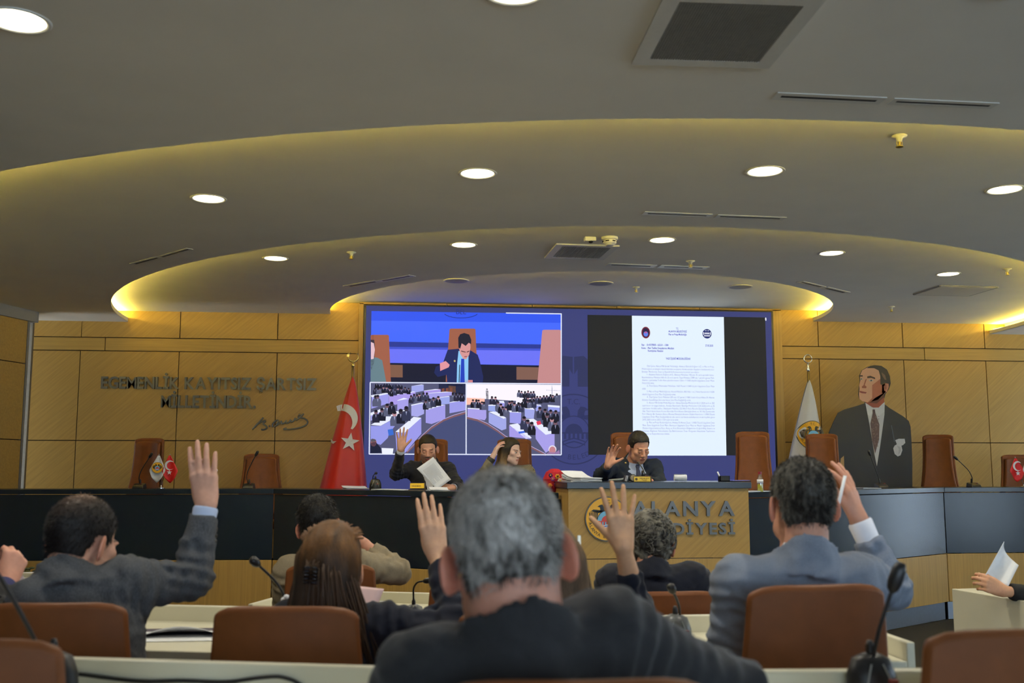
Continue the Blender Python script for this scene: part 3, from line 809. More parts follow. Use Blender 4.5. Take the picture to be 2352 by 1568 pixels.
def exR(s):
    if s == 0:
        v.poly([(1010, 790), (1950, 800), (1950, 900), (1500, 960), (1010, 930)], (250, 244, 255)); v.poly([(1010, 925), (1190, 930), (1190, 990), (1010, 1000)], (250, 190, 170)); v.poly([(1805, 850), (1950, 855), (1950, 862), (1805, 857)], (120, 130, 160)); v.poly([(1860, 805), (1868, 805), (1868, 930), (1860, 930)], (120, 130, 160))
        v.poly([(1510, 900), (1610, 905), (1590, 1000), (1500, 990)], (244, 240, 255)); v.ell(1213, 845, 8, 10, (60, 50, 60)); v.poly([(1200, 858), (1226, 858), (1228, 945), (1206, 945)], (40, 40, 60))
    else:
        v.up(); v.ell(1862, 1445, 40, 40, (226, 220, 235)); v.up(); v.ell(1862, 1455, 32, 38, (196, 130, 140)); v.poly([(1800, 1492), (1830, 1470), (1895, 1475), (1930, 1450), (1938, 1492)], (150, 120, 170)); v.poly([(1700, 1170), (1740, 1160), (1752, 1195), (1712, 1205)], (226, 60, 90)); v.poly([(1520, 1270), (1580, 1262), (1590, 1280), (1530, 1290)], (60, 100, 220))
kerbR = [(1012, 1120), (1120, 1145), (1220, 1190), (1320, 1255), (1400, 1315), (1560, 1385), (1660, 1420), (1800, 1492)]
hall(5, 1010, 1950, [(1012, 1140), (1120, 1165), (1320, 1275), (1420, 1335), (1640, 1480), (1640, 1490), (1010, 1490)], kerbR, desksR,
     [(1060, 990, 1200, 1000, 5, 34), (1240, 960, 1320, 960, 2, 34), (1520, 890, 1700, 890, 6, 28), (1580, 950, 1920, 930, 11, 30), (1300, 1010, 1420, 1080, 4, 40), (1420, 1000, 1560, 1030, 5, 38), (1560, 990, 1690, 990, 4, 34), (1710, 1080, 1920, 1110, 4, 46), (1560, 1170, 1680, 1250, 3, 54), (1780, 1140, 1920, 1240, 3, 56)], exR).build('video_tile')
pr = sprint(); pr.k = 60
W = (226, 232, 255)
for a, b in (((44, 778), (1952, 792)), ((34, 1492), (1952, 1500)), ((1003, 785), (1003, 1496)), ((46, 778), (36, 1494)), ((1952, 90), (1952, 1500)), ((1400, 86), (1952, 94))):
    pr.stroke([vid(*a), vid(*b)], 0.012, W)
pr.build('window_outline', M_screen, scr)
# shared document
pr = sprint(); pr.k = 12
d = [sp(*q) for q in ((1349, 723), (1757, 729), (1766, 1046), (1351, 1044))]
pr.poly(d[::-1], (36, 38, 42)); pr.layer()
q = [sp(*k) for k in ((1451, 725), (1662, 728), (1668, 1046), (1454, 1046))]
pr.poly(q[::-1], (226, 240, 255)); pr.layer()
def dp(u, w_):      # document page coordinates in the photograph's 360-pixel crop (scale 4.356)
    return sp(1340 + u / 4.356, 700 + w_ / 4.356)
ink = (62, 62, 190)
def dline(t, x0, x1, y, size=0.03, off=0.0006):
    a = dp(x0, y); b = dp(x1, y); pr.text(t, a[0], a[1], size, ink, 'LEFT', b[0] - a[0], offset=off)
for t, x0, x1, y in (('T.C.', 926, 950, 246), ('ALANYA BELEDİYESİ', 848, 1032, 274), ('Plan ve Proje Müdürlüğü', 850, 1030, 304), ('Sayı   : E-43278805 - 622.01 - 1384', 580, 848, 408),
                     ('Konu  : Plan Tadilat Dosyalarının Meclisin', 580, 905, 440), ('Komisyona Havalesi', 644, 796, 468), ('27.02.2025', 1218, 1296, 416), ('YAZI İŞLERİ MÜDÜRLÜĞÜNE', 822, 1068, 546)):
    dline(t, x0, x1, y)
body = ['Özel Şahıs, Alanya Milli Emlak Müdürlüğü, Akdeniz Elektrik Dağıtım A.Ş. ve Plan ve Proje', 'Müdürlüğüne ait talepleri listede belirtilen ve yazımız ekinde sunulan dosyaların incelenerek imarı', 'Belediye Meclisimizin İmar ve Bayındırlık Komisyonuna havalesini arz ederim.',
        '1- Akdeniz Elektrik Dağıtım A.Ş.; Bektaş Mahallesi 100 ada 35 no.lu parselin batısı,', 'Büyükhasbahçe Mahallesi 468 ada 25 no.lu parsel, Tepe Mahallesi 2789 ada 1 parselin güneyi Park', 'Alanları içerisinde Trafo Alanı planlanmasına ilişkin 1/1000 ölçekli Uygulama İmar Planı', 'Değişikliği talebi.',
        '2- Özel Şahıs; Mahmutlar Mahallesi, 1665 Parsel 1/1000 ölçekli Uygulama İmar Planı', 'talebi.', '3- Plan ve Proje Müdürlüğü\'nün; Kestel Mahallesi, 863 Ada 1 ve 2 No.lu Parsellerde 1/1000', 'ölçekli Uygulama İmar Planı Değişikliği talebi.', '4- Özel Şahıs; Çarşı Mahallesi 490 ada 127 parsel 1/1000 ölçekli Alanya Kalesi Sit Alanına',
        'Etkileme Geçiş Bölgesi Koruma Amaçlı İmar Planı Değişikliği talebi.', '5- Alanya Milli Emlak Müdürlüğü\'nün, Alanya Belediye Meclisi\'nin 05.11.2024 tarih ve 205', 'sayılı kararı ile uygun bulunan, Antalya Büyükşehir Belediye Meclisi\'nin 13.01.2025 tarih ve 22', 'sayılı kararı ile kabul edilen, Obaalacami Mahallesi, 522 Ada 5 No.lu Parselin Güneydoğusunda Yer',
        'Alan Tescil Harici Alanın Konut Alanından Park Alanına Dönüştürülmesi ve 141 Ada İçerisindeki', 'Park Alanının Bir Kısmının Konut Alanına Dönüştürülmesine İlişkin Hazırlanan 1/1000 Ölçekli', 'Uygulama İmar Planı Değişikliğinin askı süresi içerisinde belediyemiz evrak kaydına giren', '24.02.2025 tarih ve 2025-11254 sayılı itiraz talebi.',
        '6- Plan ve Proje Müdürlüğü\'nün, Antalya İli Alanya İlçesi, 1/1000 Ölçekli Uygulama İmar', 'Planı, İlave Uygulama İmar Planı, Revizyon Uygulama İmar Planı ve Mevzii Uygulama İmar', 'Planları Uygulamalarına Esas, Arazi ve Arsa Düzenleme Bölgelerinin Coğrafi Bilgi Sistemi ve', 'Uzaktan Algılama Teknolojileri İle Belirlenmesi, İmar Programı Hazırlama Yazılımının', 'Temini ve Raporlanması talebi.']
x1s = {2: 1158, 6: 708, 8: 624, 10: 924, 12: 1074, 19: 952, 24: 860}
for i, t in enumerate(body):
    ind = i in (0, 3, 7, 9, 11, 13, 20)
    dline(t, 634 if ind else 584 + i * 0.3, x1s.get(i, 1304 + i * 0.4), 620 + i * 28.2, 0.028, -0.0004)
cc = dp(622, 278); r_ = abs(dp(668, 278)[0] - cc[0]); pr.layer().ell(*cc, r_ * 0.95, r_ * 1.25, (120, 40, 60)); pr.layer().ell(*cc, r_ * 0.72, r_ * 1.0, (46, 36, 70)); pr.layer().ell(cc[0], cc[1] - r_ * .3, r_ * 0.5, r_ * .55, (100, 130, 230)); pr.ell(cc[0], cc[1] - r_ * .1, r_ * 0.3, r_ * .3, (226, 60, 70), 12, 0, 180)
cc = dp(1234, 290); pr.layer().ell(*cc, r_, r_ * 1.02, (24, 40, 110)); pr.layer()
for _y, _n, _w in ((.10, 4, .24), (-.42, 5, .2)):
    for _i in range(_n): pr.ell(cc[0] + (_i - (_n - 1) / 2) * r_ * .27, cc[1] + r_ * _y, r_ * _w * .5, r_ * .2, (235, 240, 255), 10)
for _s in (-1, 1): pr.ell(cc[0] + _s * r_ * .74, cc[1] + r_ * .05, r_ * .1, r_ * .34, (235, 240, 255), 12)
for dx in (-.35, 0, .35): pr.ell(cc[0] + dx * r_, cc[1] + r_ * .66, r_ * .1, r_ * .1, (235, 240, 255), 10)
cc = sp(1758, 733); pr.layer().ell(*cc, 0.008, 0.02, (235, 240, 255), 12)
pr.build('shared_document', M_screen, scr)

# ================================================================== lettering on the wall
M_letter = plain('grey_letter', (104, 104, 100), 0.25, 0.0, var=0.03, spec=0.5)
sg = empty('wall_lettering', (wx(480), WALL_Y - 0.02, 2.2), label='raised dark grey motto lettering on the left oak wall', cat='lettering')
for t, (xa, xb), (yt, yb) in (('EGEMENLİK KAYITSIZ ŞARTSIZ', (231, 727), (865, 891)), ('MİLLETİNDİR.', (369, 587), (908, 935))):
    a = PY(xa, yb, WALL_Y - 0.03); b = PY(xb, yb, WALL_Y - 0.03); h = PY(xa, yt, WALL_Y - 0.03)[2] - a[2]
    letters(t, b[0] - a[0], h, (a[0], WALL_Y - 0.002, a[2]), (1, 0, 0), (0, 0, 1), M_letter, sg, 0.028, offset=0.026, track=0.055)
so = empty('wall_signature', (wx(645), WALL_Y - 0.02, 1.95), label='raised grey metal signature under the motto on the wall', cat='lettering')
def sgp(X, Y): p = PY(200 + X / 4.2, 840 + Y / 4.2, WALL_Y - 0.02); return (p[0], WALL_Y - 0.016, p[2])
for st in ([(1595, 612), (1640, 560), (1700, 498)], [(1620, 590), (1660, 545), (1740, 520), (1690, 560), (1725, 575), (1740, 600), (1700, 618), (1680, 612)], [(1755, 575), (1765, 585)], [(1790, 590), (1785, 560), (1830, 520), (1850, 530), (1820, 580), (1795, 590), (1850, 560), (1880, 525), (1870, 560), (1900, 555), (1925, 520), (1915, 555), (1945, 550), (1970, 510), (1960, 545), (1990, 535), (2015, 495), (2010, 530), (2050, 500), (2090, 460)],
           [(2030, 490), (2100, 505), (2135, 540), (2110, 575), (2040, 600), (1960, 612), (1880, 612), (1925, 600)], [(2040, 470), (2085, 478)]):
    P = [sgp(*k) for k in st]; Q = []
    for i in range(len(P) - 1):
        for tt in np.linspace(0, 1, 5)[:-1 if i < len(P) - 2 else None]: Q.append(np.array(P[i]) * (1 - tt) + np.array(P[i + 1]) * tt)
    for _ in range(3): Q = [Q[0]] + [(Q[i - 1] + 2 * Q[i] + Q[i + 1]) / 4 for i in range(1, len(Q) - 1)] + [Q[-1]]
    MB().tube(Q, 0.009, 8).build('stroke', M_letter, so, smooth=True, world=True)

# ================================================================== dais counter and lectern
M_navy = plain('slate_laminate', (24, 36, 50), 0.24, var=0.03, scale=8, spec=0.5)
M_kick = plain('steel_kickplate', (196, 206, 220), 0.28, 0.85, var=0.03)
DX = 2.03
XEND = tx + sd[0] / sd[1] * (9.66 - ty) + 0.16
OL = [(XEND, 9.66), (-1.17, 9.56), (1.32, 7.80)]
LXA, LXB = PY(1304, 1150, 7.5)[0] - 0.02, PY(1721, 1150, 7.5)[0] + 0.02
def offset_line(P, d):
    P = [np.array(p, float) for p in P]; out = []
    nr = []
    for a, b in zip(P[:-1], P[1:]):
        t = (b - a) / np.linalg.norm(b - a); nr.append(np.array([-t[1], t[0]]))
    for i, p in enumerate(P):
        if i == 0: out.append(p + nr[0] * d)
        elif i == len(P) - 1: out.append(p + nr[-1] * d)
        else:
            m = nr[i - 1] + nr[i]; m /= np.linalg.norm(m); out.append(p + m * d / (m @ nr[i]))
    return out
def mirror(P): return [(2 * DX - x, y) for x, y in P]
CT = 1.255
def counter_segment(O0, O1, I0, I1, label, flip):
    c = ((O0[0] + O1[0]) / 2, (O0[1] + O1[1]) / 2, 0)
    o = empty('dais_counter', c, label=label, cat='counter', group='segments of the curved dais counter')
    O0, O1, I0, I1 = (np.array(p, float) for p in (O0, O1, I0, I1))
    t = (O1 - O0) / np.linalg.norm(O1 - O0); n = np.array([t[1], -t[0]])
    def slab(z0, z1, back, name, mat, inset=0.0, depth=None):
        a, b = O0 - n * back + t * inset, O1 - n * back - t * inset
        if depth is None: poly = [a, b, I1, I0]
        else: poly = [a, b, b - n * depth, a - n * depth]
        MB().prism([tuple(p) for p in poly], (0, 0, z0), (1, 0, 0), (0, 1, 0), z1 - z0).build(name, mat, o, world=True, bevel=0.003)
    slab(CT - 0.045, CT, 0.0, 'counter_top', M_navy, 0.002)
    slab(0.625, CT - 0.05, 0.012, 'upper_panel', M_navy, 0.002, 0.03)
    slab(0.17, 0.62, 0.008, 'lower_panel', M_woodv, 0.002, 0.03)
    slab(0.0, 0.166, 0.05, 'kick_plate', M_kick, 0.004, 0.03)
OR = [(9.3, 9.66)] + mirror(OL)[1:]
OL[2] = (LXA, 7.80); OR[2] = (LXB, 7.80)
IL = offset_line(OL, 0.45); IR = offset_line(OR[::-1], 0.45)[::-1]
def clip_end(I, x):
    d = np.array(I[2]) - np.array(I[1]); I[2] = np.array(I[1]) + d * ((x - I[1][0]) / d[0])
clip_end(IL, LXA); clip_end(IR, LXB)
# the free ends stop at the side walls
IL[0] = np.array([XEND - 0.02, 10.12]); IR[0] = np.array([9.3, 10.12])
counter_segment(OL[0], OL[1], IL[0], IL[1], 'long slate and oak counter segment before the wall motto', 0)
counter_segment(OL[1], OL[2], IL[1], IL[2], 'slanting slate counter segment left of the lectern', 0)
counter_segment(OR[2], OR[1], IR[2], IR[1], 'slanting slate counter segment with light sheen right of the lectern', 0)
counter_segment(OR[1], OR[0], IR[1], IR[0], 'slate and oak counter segment at the far right', 0)

LY = 7.50
lx0, lx1 = PY(1304, 1150, LY)[0], PY(1721, 1150, LY)[0]
LT = 1.338
lect = empty('lectern', ((lx0 + lx1) / 2, LY + 0.35, 0), label='central oak lectern with slate top, town crest and raised letters', cat='lectern')
lc = (lx0 + lx1) / 2; lw = lx1 - lx0
MB().box((lc, LY + 0.40, LT - 0.0235), (lw + 0.02, 0.86, 0.047)).build('top', M_navy, lect, world=True, bevel=0.003)
MB().box((lc, LY + 0.015, (0.785 + LT - 0.047) / 2), (lw - 0.01, 0.03, LT - 0.047 - 0.785 - 0.002)).build('front_panel', M_woodd, lect, world=True)
MB().box((lc, LY + 0.015, 0.78 / 2), (lw - 0.01, 0.03, 0.78)).build('front_panel', M_woodv, lect, world=True)
for s in (-1, 1): MB().box((lc + s * (lw / 2 - 0.02), LY + 0.43, (LT - 0.047) / 2), (0.03, 0.79, LT - 0.05)).build('side_panel', M_woodv, lect, world=True)
cr = PY(1393, 1191, LY); cR = abs(PY(1443, 1191, LY)[0] - cr[0])
MB().lathe([(cR, 0), (cR, 0.018), (0, 0.018)], (cr[0], LY, cr[2]), (0, -1, 0), 48).build('crest', plain('crest_rim', (92, 90, 88), 0.35), lect, world=True)
pr = Print((cr[0], LY - 0.0182, cr[2]), (1, 0, 0), (0, 0, 1)); emblem(pr, 0, 0, cR)
pr.build('crest_print', attr_mat('print_paint', 0.4, 0.02), lect)
M_let2 = plain('slate_letter', (108, 112, 116), 0.35, 0.2, var=0.03)
for t, (xa, xb), (yt, yb) in (('ALANYA', (1452, 1686), (1152, 1184)), ('BELEDİYESİ', (1452, 1687), (1202, 1227))):
    a = PY(xa, yb, LY); b = PY(xb, yb, LY); h = PY(xa, yt, LY)[2] - a[2]
    letters(t, b[0] - a[0], h, (a[0], LY - 0.001, a[2]), (1, 0, 0), (0, 0, 1), M_let2, lect, 0.02, offset=0.026, track=0.12)

# ================================================================== chairs
M_leather = plain('tan_leather', (118, 68, 33), 0.48, var=0.10, scale=18, bump=0.06, spec=0.3)
M_chrome = plain('chrome', (205, 208, 212), 0.2, 1.0, var=0.02)
def make_chair(name, top, w_top, w_bot, flare=1.0, seat=0.47):
    """origin on the floor under the seat, backrest on the -y side, sitter looks +y"""
    o = empty(name)
    def back(zz0, zz1, yoff, th, nm, mat, wk):
        P = []
        n = 14; mcol = 11
        for i in range(n + 1):
            t = i / n; z = zz0 + (zz1 - zz0) * t
            w = w_top + (w_bot - w_top) * (1 - t) ** (1.0 + flare)
            y = -0.21 - 0.10 * t - 0.02 * math.sin(math.pi * t)
            row = []
            for j in range(mcol + 1):
                u = -1 + 2 * j / mcol
                edge = 0.0
                zc = z - (0.020 * abs(u) ** 6 if i == n else 0.0)
                row.append((u * w / 2 * wk, y + yoff + 0.035 * u * u, zc))
            P.append(row)
        m = MB().sheet(P, th)
        return m.build(nm, mat, o, smooth=True, bevel=0.012, sharp=60)
    back(seat - 0.04, top, 0.0, 0.030, 'backrest_shell', M_leather, 1.0)
    back(seat + 0.05, top - 0.035, 0.032, 0.035, 'backrest_cushion', M_leather, 0.86)
    m = MB(); m.box((0, 0.02, seat - 0.035), (w_bot * 1.02, 0.47, 0.075)); m.build('seat', M_leather, o, bevel=0.025)
    for s in (-1, 1):
        m = MB().tube([(s * w_bot * 0.54, -0.19, seat + 0.02), (s * w_bot * 0.57, -0.10, seat + 0.19), (s * w_bot * 0.57, 0.14, seat + 0.19), (s * w_bot * 0.54, 0.20, seat - 0.02)], [0.02, 0.022, 0.022, 0.02], 8)
        m.build('armrest', M_leather, o, smooth=True)
    MB().lathe([(0.03, 0.10), (0.03, seat - 0.07)], n=16).build('gas_column', M_chrome, o, smooth=True, sharp=40)
    for k in range(5):
        a = math.radians(72 * k + 18); c_, s_ = math.cos(a), math.sin(a)
        leg = MB().tube([(0.02 * c_, 0.02 * s_, 0.11), (0.27 * c_, 0.27 * s_, 0.07)], [0.022, 0.014], 8).build('leg', M_chrome, o, smooth=True)
        MB().lathe([(0.028, -0.012), (0.028, 0.012)], (0.27 * c_, 0.27 * s_, 0.029), (-s_, c_, 0), 14).build('caster', M_black, leg)
    return o
low = make_chair('armchair', 0.94, 0.36, 0.46, 0.2)
tall = make_chair('high_back_chair', 1.30, 0.33, 0.56, 1.6)
short_ = make_chair('low_back_chair', 1.12, 0.36, 0.60, 0.9)
used = set()
def put_chair(proto, px, ptop, depth, floor, rz, label, cat='chair', group=None, topz=None, base=None):
    o = proto if proto.name not in used else copy_tree(proto)
    used.add(proto.name)
    p = PD(px, ptop, depth)
    q = np.array([p[0], p[1]]) - np.array([-math.sin(rz) * -0.30, math.cos(rz) * -0.30])
    o.location = (float(q[0]), float(q[1]), floor); o.rotation_euler = (0, 0, rz)
    if topz: o.scale = (1, 1, (p[2] - floor) / topz)
    tag(o, label, cat, group)
    return o
R_ = math.radians
gA, gD = 'tan leather armchairs of the seat rows', 'tan leather chairs on the dais'
put_chair(low, -135, 1472, 1.62, STEP_A, R_(-4), 'tan leather chair back cut off by the lower left corner', group=gA, topz=0.94)
put_chair(low, 2375, 1446, 1.70, STEP_A, R_(4), 'tan leather chair back at the lower right corner', group=gA, topz=0.94)
put_chair(low, 1330, 1566, 1.27, STEP_A, R_(-2), 'tan leather chair under the grey-haired man in front', group=gA, topz=0.94)
put_chair(low, 112, 1386, 2.47, STEP_B, R_(-4), 'tan leather chair behind the man in the grey jacket at left', group=gA, topz=0.94)
put_chair(low, 650, 1394, 2.47, STEP_B, R_(-8), 'tan leather chair behind the long-haired woman with a hair claw', group=gA, topz=0.94)
put_chair(low, 1890, 1344, 2.45, STEP_B, R_(5), 'tan leather chair behind the man in the light grey suit', group=gA, topz=0.94)
put_chair(low, 1225, 1400, 2.46, STEP_B, R_(0), 'tan leather chair hidden behind the grey-haired man', group=gA, topz=0.94)
put_chair(low, 757, 1296, 4.08, 0.0, R_(-4), 'tan leather chair of the man in the beige jacket', group=gA, topz=0.94)
put_chair(low, 1552, 1359, 3.75, 0.0, R_(2), 'tan leather chair of the curly-haired man', group=gA, topz=0.94)
put_chair(low, 1090, 1340, 4.10, 0.0, R_(2), 'empty tan leather chair right of the desk microphone, mostly hidden', group=gA, topz=0.94)
DF = 0.45
put_chair(tall, 348, 1006, 10.45, DF, R_(180 - 16), 'tall tan leather chair behind the small table flags at left', group=gD, topz=1.30)
put_chair(short_, 601, 1042, 10.5, DF, R_(180 + 10), 'low tan leather chair left of the red flag', group=gD, topz=1.12)
put_chair(tall, 990, 1008, 9.98, DF, R_(180 + 3), 'tall tan leather chair of the man holding a sheet of paper', group=gD, topz=1.30)
put_chair(tall, 1180, 1008, 9.66, DF, R_(180 + 3), 'tall tan leather chair of the woman on the dais', group=gD, topz=1.30)
put_chair(tall, 1440, 993, 9.25, DF, R_(180 + 3), 'tall tan leather chair of the man behind the lectern', group=gD, topz=1.30)
put_chair(tall, 1727, 991, 9.95, DF, R_(180 - 14), 'empty tall tan leather chair beside the lectern right of the document', group=gD, topz=1.30)
put_chair(tall, 1886, 996, 10.62, DF, R_(180 - 20), 'empty tall tan leather chair in front of the white flag', group=gD, topz=1.30)
put_chair(tall, 2154, 998, 11.45, DF, R_(180 - 32), 'empty tall tan leather chair right of the standing portrait cutout', group=gD, topz=1.30)
put_chair(short_, 2334, 1044, 11.5, DF, R_(180 - 12), 'low tan leather chair at the right edge behind the small red flag', group=gD, topz=1.12)

# ================================================================== desks of the seat rows
M_desk = plain('cream_desk', (212, 208, 184), 0.35, var=0.02, scale=6, spec=0.4)
def desk(PL, PR, floor, label, depth=0.58, top_h=0.735, panel_h=0.79):
    """PL, PR: ends of the far (front) panel; the worktop comes back towards the seats"""
    PL, PR = np.array(PL[:2], float), np.array(PR[:2], float)
    t = (PR - PL) / np.linalg.norm(PR - PL); n = np.array([t[1], -t[0]])        # n points back to the seats
    c = (PL + PR) / 2
    o = empty('desk', (c[0], c[1], floor), label=label, cat='desk', group='cream council desks')
    L = np.linalg.norm(PR - PL); Rm = np.array([[t[0], -n[0], 0], [t[1], -n[1], 0], [0, 0, 1]])
    def b(u, w, z, du, dw, dz, nm, bev=0.004):
        q = c + t * u + n * w
        MB().box((q[0], q[1], floor + z), (du, dw, dz), Rm).build(nm, M_desk, o, world=True, bevel=bev)
    b(0, 0.0, panel_h / 2, L, 0.03, panel_h, 'front_panel')
    b(0, depth / 2 + 0.015, top_h - 0.0175, L - 0.05, depth, 0.035, 'worktop')
    for s in (-1, 1): b(s * (L / 2 - 0.0125), depth / 2 + 0.015, panel_h / 2 - 0.001, 0.025, depth, panel_h - 0.002, 'side_panel')
    return o
zA, zB = STEP_A + 0.79, STEP_B + 0.79
a, b_ = PZ(120, 1508, zA), PZ(870, 1530, zA); t_ = (b_ - a) / np.linalg.norm(b_ - a)
desk(a - t_ * 0.35, b_ + t_ * 0.28, STEP_A, 'long cream desk with a black cable, at the bottom left')
a, b_ = PZ(1760, 1538, zA), PZ(2112, 1536, zA); t_ = (b_ - a) / np.linalg.norm(b_ - a)
desk(a - t_ * 0.50, b_ + t_ * 0.03, STEP_A, 'cream desk under the tall microphone at the bottom right')
a, b_ = PZ(352, 1388, zB), PZ(500, 1391, zB); t_ = (b_ - a) / np.linalg.norm(b_ - a)
desk(a - t_ * 0.75, b_ + t_ * 0.62, STEP_B, 'cream desk with open papers before the man in the grey jacket')
a, b_ = PZ(1500, 1413, zB), PZ(1640, 1411, zB); t_ = (b_ - a) / np.linalg.norm(b_ - a)
desk(a - t_ * 0.30, b_ + t_ * 0.42, STEP_B, 'cream desk before the man in the light grey suit')
a, b_ = PZ(868, 1358, 0.79), PZ(980, 1361, 0.79); t_ = (b_ - a) / np.linalg.norm(b_ - a)
desk(a - t_ * 0.45, b_ + t_ * 0.8, 0.0, 'cream desk with a squat grey microphone before the man in beige')
a, b_ = PZ(-260, 1308, 0.79), PZ(112, 1317, 0.79)
desk(a, b_, 0.0, 'far cream desk with papers at the left edge')
# desk at the right edge, turned away
a = PZ(2186, 1351, 0.79); f_ = PZ(2290, 1369, 0.79) - a; f_ /= np.linalg.norm(f_)
bk = np.array([-f_[1], f_[0], 0])
o = empty('desk', (a[0], a[1], 0), label='cream desk end with a hand and white sheet at the right edge', cat='desk', group='cream council desks')
for nm, poly, z0, z1 in (('side_panel', [(0, 0), (1.5, 0), (1.5, 0.03), (0, 0.03)], 0, 0.789), ('front_panel', [(0, 0.032), (0.03, 0.032), (0.03, 0.56), (0, 0.56)], 0, 0.788), ('worktop', [(0.032, 0.032), (1.5, 0.032), (1.5, 0.56), (0.032, 0.56)], 0.75, 0.789)):
    MB().prism(poly, (a[0], a[1], z0), f_, bk, z1 - z0).build(nm, M_desk, o, world=True, bevel=0.004)

# ================================================================== microphones
M_mic = plain('mic_grey', (92, 96, 98), 0.35, var=0.04)
M_micd = plain('mic_black', (26, 27, 30), 0.4, var=0.04)
def microphone(base, path, label, kind='flat', head_r=0.013, head_l=0.05, body=None, rz=0.0):
    """base point on the desk; path: gooseneck points relative to base; ends in the capsule"""
    o = empty('desk_microphone', base, rz, label=label, cat='microphone', group='gooseneck desk microphones')
    body = body or M_micd
    if kind == 'flat':
        P = [(-0.052, -0.065), (0.052, -0.065), (0.060, 0.03), (0.035, 0.07), (-0.035, 0.07), (-0.060, 0.03)]
        m = MB()
        A = [(x, y, 0.0) for x, y in P]; B = [(x * 0.86, y * 0.86 + 0.004, 0.034 + (0.014 if y > 0 else -0.008)) for x, y in P]
        n = len(P); m.add(A + B, [tuple(reversed(range(n))), tuple(range(n, 2 * n))] + [(i, (i + 1) % n, n + (i + 1) % n, n + i) for i in range(n)])
        m.build('base', body, o, bevel=0.008)
        zt = 0.045; y0 = 0.03
    else:
        m = MB().lathe([(0.058, 0), (0.062, 0.012), (0.060, 0.05), (0.045, 0.085), (0.02, 0.095), (0, 0.096)], n=24, sx=0.85, sy=0.62)
        m.build('base', body, o, smooth=True, sharp=50)
        m = MB()
        for s in (-1, 1): m.tube([(s * 0.012, -0.030, 0.078), (s * 0.03, -0.043, 0.03)], 0.0018, 6)
        m.build('base_inlay', plain('inlay_silver', (160, 168, 170), 0.3, 0.6), o)
        zt = 0.08; y0 = 0.0
    MB().box((0.02, y0 - 0.055, zt - 0.002 if kind == 'flat' else 0.05), (0.016, 0.012, 0.006)).build('talk_button', plain('button_red', (120, 40, 36), 0.4), o)
    pts = [np.array((0, y0, zt - 0.02))] + [np.array(p, float) for p in path]
    sm = []
    for i in range(len(pts) - 1):
        for tt in np.linspace(0, 1, 7)[:-1]: sm.append(pts[i] * (1 - tt) + pts[i + 1] * tt)
    sm.append(pts[-1])
    for _ in range(6): sm = [sm[0]] + [(sm[i - 1] + 2 * sm[i] + sm[i + 1]) / 4 for i in range(1, len(sm) - 1)] + [sm[-1]]
    MB().tube(sm, 0.0042, 8).build('gooseneck', M_micd, o, smooth=True)
    MB().lathe([(0.010, 0), (0.0085, 0.05), (0.005, 0.06)], (0, y0, zt - 0.02), (0, 0, 1), 14).build('neck_sleeve', M_micd, o, smooth=True)
    d = sm[-1] - sm[-3]; d /= np.linalg.norm(d)
    MB().lathe([(0.005, -0.008), (head_r * 0.8, 0.0), (head_r, head_l * 0.25), (head_r, head_l * 0.75), (head_r * 0.6, head_l), (0, head_l * 1.03)], sm[-1], d, 16).build('capsule', M_micd, o, smooth=True, sharp=60)
    return o
def mic_px(bpx, bpy, depth, z, nodes, label, **k):
    """base at a point of the picture on the plane z; gooseneck nodes as picture points with depths"""
    p = PZ(bpx, bpy, z) if depth is None else PD(bpx, bpy, depth)
    p = np.array([p[0], p[1], z])
    path = [PD(x, y, d) - p for x, y, d in nodes]
    return microphone(p, path, label, **k)
zs = CT
mic_px(320, 1118, 9.45, zs, [(318, 1096, 9.45), (325, 1078, 9.45), (343, 1050, 9.45)], 'black gooseneck microphone left of the small table flags')
mic_px(571, 1118, 9.5, zs, [(565, 1096, 9.5), (570, 1078, 9.5), (587, 1046, 9.5)], 'black gooseneck microphone before the low chair at left')
mic_px(862, 1122, 8.9, zs, [(856, 1103, 8.9), (857, 1091, 8.9), (863, 1087, 8.8)], 'short black microphone beside the red flag', kind='round', head_r=0.012, head_l=0.024)
mic_px(2024, 1116, 9.65, zs, [(2019, 1100, 9.65), (2012, 1080, 9.65), (1999, 1045, 9.65)], 'black gooseneck microphone in front of the portrait cutout')
mic_px(2236, 1116, 10.0, zs, [(2234, 1098, 10.0), (2226, 1080, 10.0), (2199, 1055, 10.0)], 'black gooseneck microphone beside the right empty chair')
mic_px(1478, 1105, 7.95, LT, [(1482, 1090, 7.95), (1477, 1077, 8.0), (1468, 1064, 8.05)], 'gooseneck microphone before the speaker at the lectern', head_r=0.008, head_l=0.02)
mic_px(1552, 1462, 3.25, STEP_B + 0.735, [(1562, 1425, 3.25), (1561, 1390, 3.25), (1546, 1358, 3.22)], 'grey microphone with round head on the desk before the light grey suit', kind='round', body=M_mic, head_r=0.0135, head_l=0.03)
mic_px(950, 1398, 4.62, 0.735, [(950, 1372, 4.62), (949, 1350, 4.62), (958, 1336, 4.62), (975, 1334, 4.6)], 'squat grey microphone on the desk before the beige jacket', kind='round', body=M_mic)
mic_px(672, 1425, 3.2, STEP_B + 0.735, [(655, 1370, 3.2), (635, 1335, 3.2), (592, 1296, 3.17)], 'black microphone leaning left of the long-haired woman', kind='round', body=M_mic, head_r=0.014, head_l=0.03)
mic_px(2002, 1578, 2.06, STEP_A + 0.735, [(2003, 1520, 2.06), (2020, 1440, 2.06), (2050, 1352, 2.06)], 'tall black microphone in front of the light grey suit at right', kind='round', head_r=0.0145, head_l=0.055)
mic_px(118, 1575, 2.08, STEP_A + 0.735, [(106, 1520, 2.0), (60, 1430, 1.95), (8, 1335, 1.92), (-25, 1290, 1.9)], 'black microphone leaning out of the picture at lower left', kind='round', head_r=0.0145, head_l=0.055)
